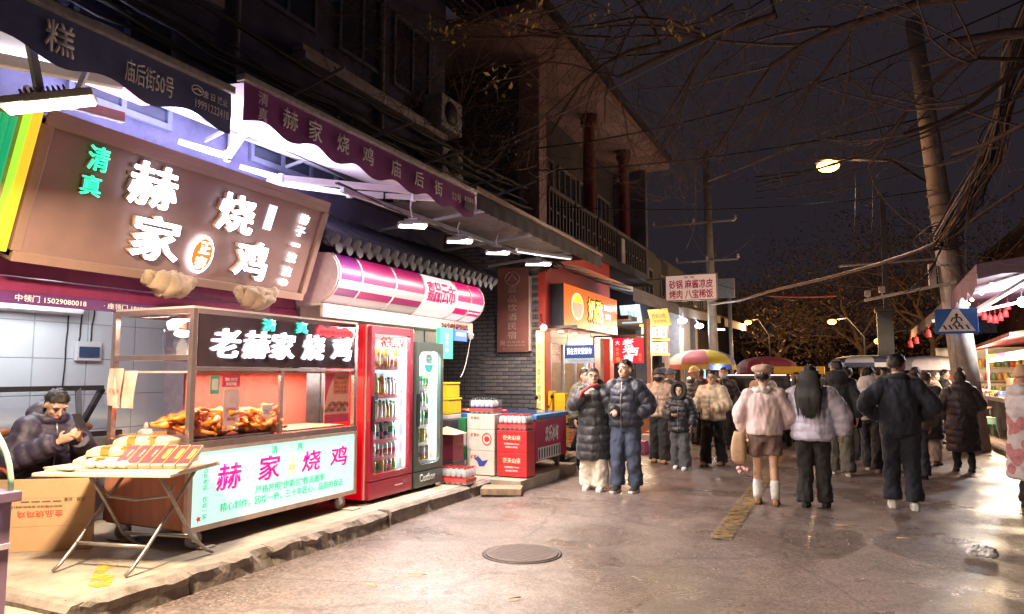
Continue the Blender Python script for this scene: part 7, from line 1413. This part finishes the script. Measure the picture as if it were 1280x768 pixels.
for k, (c, y, h, nm) in enumerate((((.75, .45, .03), 21.2, .12, 'yellow'), ((.7, .2, .03), 20.7, .1, 'orange'), ((.08, .15, .5), 20.4, .16, 'blue'), ((.55, .1, .08), 22.0, .12, 'red'), ((.6, .5, .35), 22.6, .1, 'cream'), ((.7, .55, .2), 23.2, .14, 'golden'), ((.5, .3, .2), 18.6, .16, 'brown'), ((.6, .15, .12), 19.0, .1, 'pinkish red'), ((.25, .35, .12), 23.9, .14, 'green'))):
    t = thing('food_tray', '%s food tray heaped on the stall counter' % nm, 'food tray', (3.55, y, 1.055), 0, 'trays on the stall counter'); mb = MB(); mb.box(3.38, 3.75, y-.2, y+.2, 1.055, 1.1); mb.build('tray', STEEL, t); mb = MB(); 
    for q in range(9): mb.ell((3.45+.1*(q % 3), y-.12+.12*(q//3), 1.1), .06, .07, h*.6, 8, 6)
    tag(mb.build('food_pieces', M('food '+nm, c, .4, 0, .3, 20), t), kind='stuff')
t = thing('sign_strip', 'row of glowing yellow, pink and white signs at the back of the stalls', 'sign', (3.9, 23, 1.9))
for y0, y1, c, s_ in ((22.2, 23.4, (1, .85, .05), 1.3), (20.9, 22.1, (1, .25, .5), 1.1), (18.6, 20.8, (1, .85, .6), 2.6)): mb = MB(); mb.box(3.7, 3.76, y0, y1, 1.92, 2.12); mb.build('sign_panel', E('strip %.1f' % y0, c, s_), t)
fz = Fr((3.698, 22.8, 2.02), (0, -1, 0)); text('臭豆腐', fz, 0, 0, .8, .13, REDPR, t, .001, .002); text('鱿鱼', Fr((3.698, 21.5, 2.02), (0, -1, 0)), 0, 0, .6, .13, WT, t, .001, .002)
for y in (18.4, 23.6): mb = MB(); mb.bar((3.75, y, 1.05), (3.75, y, 2.3), .05); mb.build('post', GREYM, t)
t = thing('red_canopy', 'dark red canopy over the lit stall signs', 'canopy', (4, 21, 2.3)); mb = MB(); mb.add([(3.1, 17, 2.42), (3.1, 25, 2.2), (5, 25, 2.5), (5, 17, 2.75), (3.1, 17, 2.34), (3.1, 25, 2.12)], [(0, 1, 2, 3), (0, 1, 5, 4)]); mb.build('cloth', M('dark red canopy', (.32, .05, .06), .7), t); point(t, (3.5, 19.5, 2.0), 300, (1, .78, .5), .15); point(t, (3.6, 23, 1.85), 200, (1, .78, .5), .15)
for (x, y, c, lab) in ((3.2, 22.0, (.12, .42, .38), 'teal plastic stool farther along the stall'), (3.12, 20.2, (.3, .55, .42), 'pale green plastic stool nearer the camera')):
    t = thing('plastic_stool', lab, 'stool', (x, y, .12), .2, 'plastic stools by the stall'); PS = M('stool '+lab[:4], c, .4, 0, .06)
    mb = MB(); mb.box(-.15, .15, -.15, .15, .42, .46); mb.build('seat', PS, t, local=True, bevel=.015)
    for sx in (-1, 1):
        for sy in (-1, 1): mb = MB(); mb.bar((sx*.19, sy*.19, 0), (sx*.12, sy*.12, .42), .05, .02); mb.build('leg', PS, t, local=True)
    mb = MB(); mb.box(-.15, .15, -.155, -.14, .3, .42); mb.box(-.155, -.14, -.139, .15, .3, .42); mb.build('apron', PS, t, local=True)
t = thing('low_table', 'small tan table beside the plastic stools', 'table', (3.15, 21.2, .12)); mb = MB(); mb.box(2.95, 3.35, 20.8, 21.6, .76, .8); mb.build('tabletop', M('tan table', (.5, .33, .18), .5), t)
for x in (3.0, 3.3):
    for y in (20.85, 21.55): mb = MB(); mb.bar((x, y, .12), (x, y, .76), .03); mb.build('leg', GREYM, t)
# ================================================================ POLES, LAMPS, WIRES
CP = M('concrete pole', (.34, .30, .26), .85, 0, .3, 4, .4, 40); 
t = thing('utility_pole', 'thick leaning concrete utility pole wrapped with cables beside the crossing sign', 'utility pole', (2.42, 17.6, 0))
def PX(z): return (2.38-.075*(z-1.7), 17.6, z)
mb = MB(); mb.tube([PX(0), PX(3), PX(6), PX(9.5)], [.27, .24, .2, .16], 20); mb.build('shaft', CP, t)
for z in (1.0, 1.35, 3.9, 5.0, 5.2, 5.45): mb = MB(); mb.lathe([(.235+.005*(z < 3), -.02), (.24+.01*(z < 3), 0), (.235+.005*(z < 3), .02)], PX(z), 18); mb.build('band', M('grey band', (.2, .19, .18), .6), t)
mb = MB(); c = PX(3.66); mb.box(c[0]-.42, c[0]-.28, 17.45, 17.6, 3.45, 3.95); mb.bar((c[0]-.3, 17.52, 3.7), (c[0]-.1, 17.55, 3.7), .03); mb.build('junction_box', M('pale box', (.55, .5, .45), .5), t, bevel=.01)
mb = MB(); mb.bar((2.3, 17.35, 3.52), (.55, 17.3, 3.2), .06); mb.build('camera_arm', M('white arm', (.6, .56, .52), .5), t)
for x, z in ((.62, 3.35), (.9, 3.42)): mb = MB(); mb.box(x-.06, x+.06, 17.18, 17.42, z-.06, z+.06); mb.bar((x, 17.3, z-.15), (x, 17.3, z-.06), .03); mb.build('street_camera', M('white camera', (.55, .52, .5), .4), t, bevel=.012)
mb = MB(); mb.box(2.14, 2.2, 17.33, 17.36, .4, 2.9); mb.build('conduit', M('tan conduit', (.45, .35, .25), .6), t)
t = thing('crossing_sign', 'blue square pedestrian crossing sign with a white triangle on the pole', 'road sign', (2.15, 17.1, 2.45)); fx = Fr((2.22, 17.1, 2.68), (1, -.05, 0), (0, 0, 1)); mb = MB(); mb.box(-.38, .38, -.26, .26, -.015, 0, fx); mb.build('plate', M('blue road sign', (.03, .14, .5), .4, 0, .05), t, bevel=.008); mb = MB(); mb.prism([(-.33, -.21), (.33, -.21), (.05, .25), (-.05, .25)], fx, .001, .003); mb.build('triangle', M('white road sign', (.68, .7, .72), .4), t)
mb = MB()
for q in range(5): mb.prism([(-.2+q*.1, -.17), (-.165+q*.1, -.17), (-.215+q*.1, -.08), (-.25+q*.1, -.08)], fx, .004, .005)
mb.build('zebra_bars', BLACK, t)
mb = MB(); mb.lathe([(.0, .0), (.03, .001), (.03, .003)], fx.p(.01, .13, .004), 12, ax=fx.n); 
for pts in (((.01, .1), (.0, .0)), ((.0, .0), (-.07, -.09)), ((0, .0), (.05, -.05), (.04, -.12)), ((.01, .09), (-.07, .05), (-.09, .0)), ((.01, .09), (.08, .06), (.1, .0))): mb.tube([fx.p(a, b, .005) for a, b in pts], .014, 6)
mb.build('walking_figure', BLACK, t)
mb = MB(); mb.bar((2.3, 17.12, 2.6), (2.3, 17.4, 2.6), .04); mb.build('bracket', GREYM, t)
# street lamp on a long arm
t = thing('street_lamp', 'glowing orange street lamp on a long thin arm over the road', 'street lamp', (-.06, 17.6, 6.3)); mb = MB(); mb.tube([PX(5.6), (1.2, 17.6, 6.35), (.1, 17.6, 6.5)], .035, 8); mb.build('arm', DARKM, t); mb = MB(); mb.ell((-.06, 17.6, 6.48), .3, .13, .08, 16, 8); mb.build('head', GREYM, t); mb = MB(); mb.ell((-.06, 17.53, 6.35), .24, .17, .14, 16, 10); mb.build('lens', E('sodium lens', (1, .42, .07), 22), t); point(t, (-.06, 17.5, 6.28), 1900, (1, .69, .58), .15, 136, (-.08, -.55, -1), .6); point(t, (-.06, 17.4, 6.3), 90, (1, .55, .3), .15)
def far_lamp(x, y, z, label, s, pw, pole_x=None):
    t = thing('street_lamp', label, 'street lamp', (x, y, z)); mb = MB(); mb.ell((x, y, z), .16, .13, .1); mb.build('lens', E('far sodium', (1, .38, .05), 7), t); px = pole_x if pole_x is not None else x+.9; mb = MB(); mb.tube([(x, y, z+.08), ((x+px)/2, y, z+.15), (px, y, z-.6), (px, y, 0)], .04, 6); mb.build('pole', DARKM, t); point(t, (x, y-.1, z-.2), pw*.75, (1, .58, .25), .12); return t
far_lamp(-3.73, 34, 3.95, 'small orange lamp among the far bare branches past the tan awning', 40, 500)
far_lamp(-.2, 30, 3.6, 'yellow lamp glowing against the leaves in the middle of the street', 22, 700, .9)
far_lamp(1.25, 27, 2.7, 'small warm lamp beside the dark grey post', 14, 150, 1.6)
t = thing('grey_post', 'dark grey square post in the middle distance with wires above', 'post', (1.35, 26, 0)); mb = MB(); mb.box(1.16, 1.62, 25.8, 26.2, 0, 3.6); mb.box(1.1, 1.68, 25.75, 26.25, 3.6, 3.72); mb.build('shaft', M('dark grey post', (.09, .09, .10), .7, 0, .2), t, bevel=.02)
mb = MB(); mb.bar((1.45, 26, 3.7), (1.5, 26, 7.5), .16); mb.build('upper_shaft', M('dark grey post', ()), t)
mb = MB(); mb.bar((.1, 26, 5.2), (2.9, 26, 5.25), .06); mb.build('crossarm', GREYM, t)
t = thing('utility_pole', 'slim pole with two crossarms and insulators behind the food sign', 'utility pole', (-3.4, 22.2, 0)); mb = MB(); mb.tube([(-3.42, 22.2, 0), (-3.55, 22.2, 8.5)], [.15, .1], 10); mb.build('shaft', CP, t)
for z, x0, x1 in ((6.25, -5.2, -2.7), (5.05, -4.5, -2.65)):
    mb = MB(); mb.bar((x0, 22.1, z), (x1, 22.1, z), .05); mb.build('crossarm', GREYM, t)
    for q in range(3): mb = MB(); mb.lathe([(.03, 0), (.05, .04), (.02, .08), (.04, .11), (.0, .14)], (x0+(x1-x0)*q/2.001, 22.1, z+.03), 8); mb.build('insulator', M('white insulator', (.6, .58, .6), .3), t)
t = thing('utility_pole', 'thin grey pole past the tan awning', 'utility pole', (-3.55, 27, 0)); mb = MB(); mb.tube([(-3.55, 27, 0), (-3.6, 27, 4.6)], .07, 8); mb.build('shaft', GREYM, t); mb = MB(); mb.box(-4.0, -3.4, 26.9, 27.1, 4.4, 5.1); mb.build('transformer', GREYM, t)
CAB = M('overhead cable', (.03, .028, .03), .6); CABL = M('pale grey cable', (.34, .28, .24), .6)
def cable(pts, r, label, m=CAB): mb = MB(); mb.tube(pts, r, 5); tag(mb.build('overhead_cable', m), label, 'cable', 'overhead cables')
cable([V(p) for p in ((-3.5, 22.1, 3.7), (-2.3, 19.2, 3.5), (-1.36, 17.3, 3.5), (-.2, 17.2, 3.72), (.88, 17.2, 3.98), (1.65, 17.2, 4.22), (2.1, 17.2, 4.44), (2.24, 17.2, 4.42), (2.32, 17.2, 4.55), (3.55, 17.2, 5.41), (6, 17, 6.8))], .035, 'thick pale sagging cable running up past the concrete pole', CABL)
cable(sag((-4.3, 9, 4.9), (.9, 9, 6.7), .05), .008, 'thin pale wire slanting across the dark branches', CABL)
cable(sag((-2.2, 14, 5.35), (3.6, 14, 7.5), .12), .012, 'wire slanting behind the street lamp toward the upper corner', CABL)
cable(sag((-6, 12, 5.5), (1.5, 13, 5.75), .25), .014, 'dark cable crossing in front of the red columns')
cable(sag((-6, 12.3, 4.95), (2.2, 17.6, 5.6), .3), .012, 'dark cable sagging from the brick building to the concrete pole')
cable(sag((-6, 12.1, 5.9), (3, 12, 7.1), .5), .014, 'dark cable crossing high over the street before the eave')
cable(sag((-3.5, 22, 5.1), (1.4, 26, 4.4), .2), .012, 'dark wire between the slim pole and the grey post')
for k, (dz, w_) in enumerate(((0, .0), (.08, .02), (-.1, .03), (.2, .03), (-.22, .02))): cable(sag((-1.6, 17, 5.9+dz*1.2), (5, 12, 6.6+dz), .25+.1*k, 24, w_), .014+.004*(k % 2), 'dark cable in the loose bundle over the street behind the lamp arm')
cable(sag((-3.9, 20, 4.4), (-1.3, 26, 4.1), .1), .01, 'wire leaving the food sign toward the far branches')
mb = MB(); mb.tube(sag((-2.2, 26, 4.3), (-.0, 26, 4.2), .05), .03, 5); tag(mb.build('red_streamer', M('red streamer', (.5, .12, .12), .6)), 'thin red and white streamer strung across the far street', 'streamer')
random.seed(31)
t = thing('cable_tangle', 'thick tangled bundle of cables climbing from the concrete pole', 'cable bundle', (2.2, 17.2, 4.4))
for k in range(34):
    o_ = V((random.uniform(-.16, .16), random.uniform(-.1, .1), random.uniform(-.16, .16))); mid_ = V((random.uniform(-.12, .12), 0, random.uniform(-.2, .2)))
    pts = [V((2.05, 17.25, 4.35))+o_, V((2.45, 16.6, 5.0))+o_*1.2+mid_, V((2.75, 15.5, 5.7))+o_*.9-mid_, V((2.75, 14.0, 6.2))+o_*.7, V((2.78, 13.0, 6.5))+o_*1.6, V((2.9, 12.2, 7.2))+o_*.7]
    fp_ = []
    for a_, b_ in zip(pts, pts[1:]): fp_ += [a_.lerp(b_, q/4)+V((random.uniform(-.02, .02),)*3) for q in range(4)]
    mb = MB(); mb.tube(fp_+[pts[-1]], random.choice((.010, .014, .02)), 5); mb.build('cable', random.choice((CAB, CAB, CABL, M('rusty cable', (.22, .12, .06), .7))), t)
for k in range(8):
    mb = MB(); c = V((2.0+random.uniform(-.15, .3), 17.25, 4.45+random.uniform(-.1, .25))); r_ = random.uniform(.15, .32); mb.tube([c+V((r_*cos(q*pi/8), .06*sin(q), r_*.7*sin(q*pi/8))) for q in range(17)], .012, 5); mb.build('cable_loop', CAB, t)
for k in range(7): x = 1.45+.07*k; cable(sag((2.1, 17.3, 4.3+.03*k), (x-.35, 17.3, 3.3+.08*random.random()), .25, 12, .01), .008, 'loose cable end drooping below the tangle on the concrete pole')
for k in range(2): x = .5+.35*k; cable([V((x, 17.5, 6.1)), V((x-.06, 17.5, 5.0)), V((x-.16-.03*k, 17.4, 4.05))], .006, 'thin vertical wire hanging under the lamp arm')
# facade cables on the left
random.seed(17)
for k in range(16):
    z0 = 4.25+random.random()*1.1; x0 = -5.9+random.random()*.5; d = random.uniform(.05, .3)
    cable(sag((x0, 2.0, z0+random.uniform(-.1, .1)), (x0+random.uniform(0, .4), 13.0, z0+random.uniform(-.25, .1)), d, 26, .035), random.choice((.012, .018, .025, .03)), 'dark cable in the bundle slung along the shop facade above the awnings', random.choice((CAB, CAB, CAB, M('grey cable', (.12, .11, .13), .6))))
for k in range(5):
    y = 5.2+1.2*k; z = 4.0+.05*k; mb = MB(); mb.bar((-5.9, y, z), (-4.3+.1*random.random(), y+.2, 4.35+.3*random.random()), .03); tag(mb.build('bracket_bar', GREYM), 'grey bracket bar propping the cables above the purple awning', 'bracket', 'cable brackets')
random.seed(23)
t = thing('cable_tangle', 'tangled cables and brackets under the end of the corrugated awning', 'cable bundle', (-5.1, 12.0, 3.7))
for k in range(14):
    p = V((-5.3, 12.0, 3.85)); pts = []
    for q in range(9): pts.append(p+V((random.uniform(-.3, .3)+.07*q, random.uniform(-.06, .06), random.uniform(-.18, .16)-.03*q)))
    mb = MB(); mb.tube(pts, .012, 5); mb.build('cable', CAB, t)
# ================================================================ TREES
BARK = M('dark bark', (.13, .085, .065), .9, 0, .4, 12, .9, 30); LEAFY = M('yellow leaf', (.80, .62, .18), .6, 0, .25, 20); LEAFB = M('brown leaf', (.13, .09, .06), .7, 0, .35, 15)
def grow(mb, p, d, r, L_, lev, tips, gx=0, droop=0):
    n = 5; pts = [p]; rs = [r]; q = p.copy(); dd = d.copy()
    for i in range(n):
        dd = (dd+V((random.uniform(-1, 1), random.uniform(-1, 1), random.uniform(-1, 1)))*.17+V((0, 0, -droop+(.3 if q.z < gx else 0)))).normalized(); q = q+dd*L_/n; pts.append(q.copy()); rs.append(max(.0028, r*(1-.45*(i+1)/n)))
    mb.tube(pts, rs, 7 if r > .03 else 4, caps=False)
    if lev == 0: tips.append((q, dd)); return
    for k in range(random.choice((2, 3, 3, 4)) if lev < 4 else 5):
        i = random.randint(2, n); a_ = dd.orthogonal().normalized(); a_.rotate(Matrix.Rotation(random.uniform(0, 6.3), 3, dd)); nd = (dd*random.uniform(.5, 1)+a_*random.uniform(.5, 1)).normalized()
        grow(mb, pts[i], nd, rs[i]*random.uniform(.5, .7), L_*random.uniform(.62, .85), lev-1, tips, gx, droop)
def leaf_mesh(spots, size, nper, spread):
    mb = MB()
    for p, d in spots:
        for k in range(nper):
            c = p+V((random.gauss(0, spread), random.gauss(0, spread), random.gauss(0, spread))); a_ = V((random.uniform(-1, 1), random.uniform(-1, 1), random.uniform(-1, 1))).normalized(); b_ = a_.orthogonal().normalized(); s_ = size*random.uniform(.6, 1.2)
            mb.add([c-a_*s_, c+b_*s_*.42, c+a_*s_, c-b_*s_*.42], [(0, 1, 2, 3)])
    return mb
def tree(loc, label, limbs, r, lev, L_, droop, leaves):
    t = thing('street_tree', label, 'tree', loc); x, y, z = loc; mb = MB(); mb.tube([(x, y, z), (x+.05, y, 1.6), (x-.05, y+.05, limbs[0][0].z*.6), limbs[0][0]], [r*1.3, r, r*.85, r*.7], 12); mb.build('trunk', BARK, t)
    mb = MB(); tips = []
    for p, d, rr, ll, lv in limbs: grow(mb, p, d.normalized(), rr, ll, lv, tips, 4.9 if y < 15 else 0, droop)
    tag(mb.build('limbs', BARK, t), kind='stuff')
    for mat, frac, size, nper, spread, nm in leaves:
        sp = [s_ for s_ in tips if random.random() < frac]
        if sp: tag(leaf_mesh(sp, size, nper, spread).build(nm, mat, t), kind='stuff')
    return t, tips
random.seed(41)
# overhanging tree rooted on the right pavement, limb reaching over the street
T1, tips = tree((4.6, 9.6, .12), 'bare street tree whose limbs reach across the top of the scene', [(V((4.3, 9.7, 5.2)), V((-1, .05, .28)), .085, 3.0, 4), (V((1.6, 9.8, 6.15)), V((-1, .05, .12)), .065, 2.4, 4), (V((-.6, 9.9, 6.45)), V((-1, .0, .0)), .05, 2.3, 4), (V((-2.2, 10, 6.4)), V((-1, -.2, .05)), .035, 2.2, 4), (V((-2.2, 10, 6.4)), V((-.2, -.5, .9)), .03, 1.6, 4), (V((-.6, 9.9, 6.4)), V((-.3, .2, .9)), .03, 2, 4), (V((-1.6, 9.8, 6.4)), V((-.9, -.7, .2)), .026, 2.4, 4), (V((.8, 9.8, 6.3)), V((-.6, -.7, .3)), .03, 2.2, 4), (V((.5, 9.8, 6.3)), V((-.4, .9, .1)), .03, 2.2, 4), (V((-2.8, 9.5, 6.4)), V((-.9, -.6, -.05)), .024, 2.2, 4), (V((-3.4, 9.0, 6.3)), V((-.8, -.9, .1)), .022, 2.0, 4), (V((-1.2, 9.9, 6.4)), V((-.7, .7, -.1)), .025, 2, 4)], .2, 4, 3, .05, [(LEAFB, .10, .03, 5, .09, 'brown_leaves')])
for c, n_ in (((-2.6, 8.5, 6.2), 14), ((-1.9, 8.8, 6.5), 16), ((-1.0, 8.2, 5.75), 12), ((-.2, 8.6, 6.3), 12), ((-3.6, 8.0, 6.1), 14), ((.4, 9, 6.55), 14), ((-4.25, 7.3, 5.85), 34), ((-3.42, 7.1, 4.95), 26), ((-1.5, 8, 5.6), 30), ((-.3, 9, 6.2), 16), ((-3.0, 7.0, 5.6), 12)):
    mb = MB(); tw = MB()
    for k in range(n_):
        p = V(c)+V((random.gauss(0, .16), random.gauss(0, .1), random.gauss(0, .08))); a_ = V((random.uniform(-1, 1), random.uniform(-.5, .5), random.uniform(-1, .2))).normalized(); b_ = a_.orthogonal().normalized(); s_ = random.uniform(.03, .055); nn = a_.cross(b_)*s_*.15
        mb.add([p-a_*s_, p+b_*s_*.45+nn, p+a_*s_, p-b_*s_*.45+nn], [(0, 1, 2), (0, 2, 3)])
    tag(mb.build('yellow_leaves', LEAFY, T1), kind='stuff'); tw.tube([V(c)+V((.5, .5, .4)), V(c)+V((.2, .2, .1)), V(c), V(c)+V((-.3, 0, -.1))], [.014, .01, .008, .004], 5); tw.build('twig', BARK, T1)
random.seed(52)
for k, (x, y, h, lab) in enumerate(((-2.9, 40, 7.0, 'far leafless tree behind the small orange lamp'), (1.0, 38, 7.6, 'far tree with brown leaves behind the yellow lamp'), (-.9, 46, 8.2, 'tall dim tree with sparse brown leaves at the end of the street'), (3.8, 36, 8.5, 'dim tree rising behind the concrete pole'), (2.3, 45, 8.0, 'dim leafy tree beyond the grey post'), (-5.0, 44, 7.2, 'dim tree beyond the last awning on the row'))):
    p = V((x, y, h*.35)); tree((x, y, 0), lab, [(p, V((random.uniform(-.4, .4), 0, 1)), .13, h*.32, 4), (p, V((-.7, .1, .8)), .1, h*.3, 4), (p, V((.7, .1, .8)), .1, h*.3, 4), (p+V((0, 0, .5)), V((.2, -.5, .9)), .08, h*.25, 3)], .2, 4, 2, .0, [(LEAFB, .85, .10, 9, .55, 'brown_leaves')])
# far backdrop houses closing the street
b5 = thing('end_house', 'dark houses closing the far end of the street', 'building', (0, 62, 0)); mb = MB(); mb.box(-14, 14, 60, 66, 0, 4.5); mb.build('wall', M('dark far plaster', (.05, .04, .05), .9), b5)
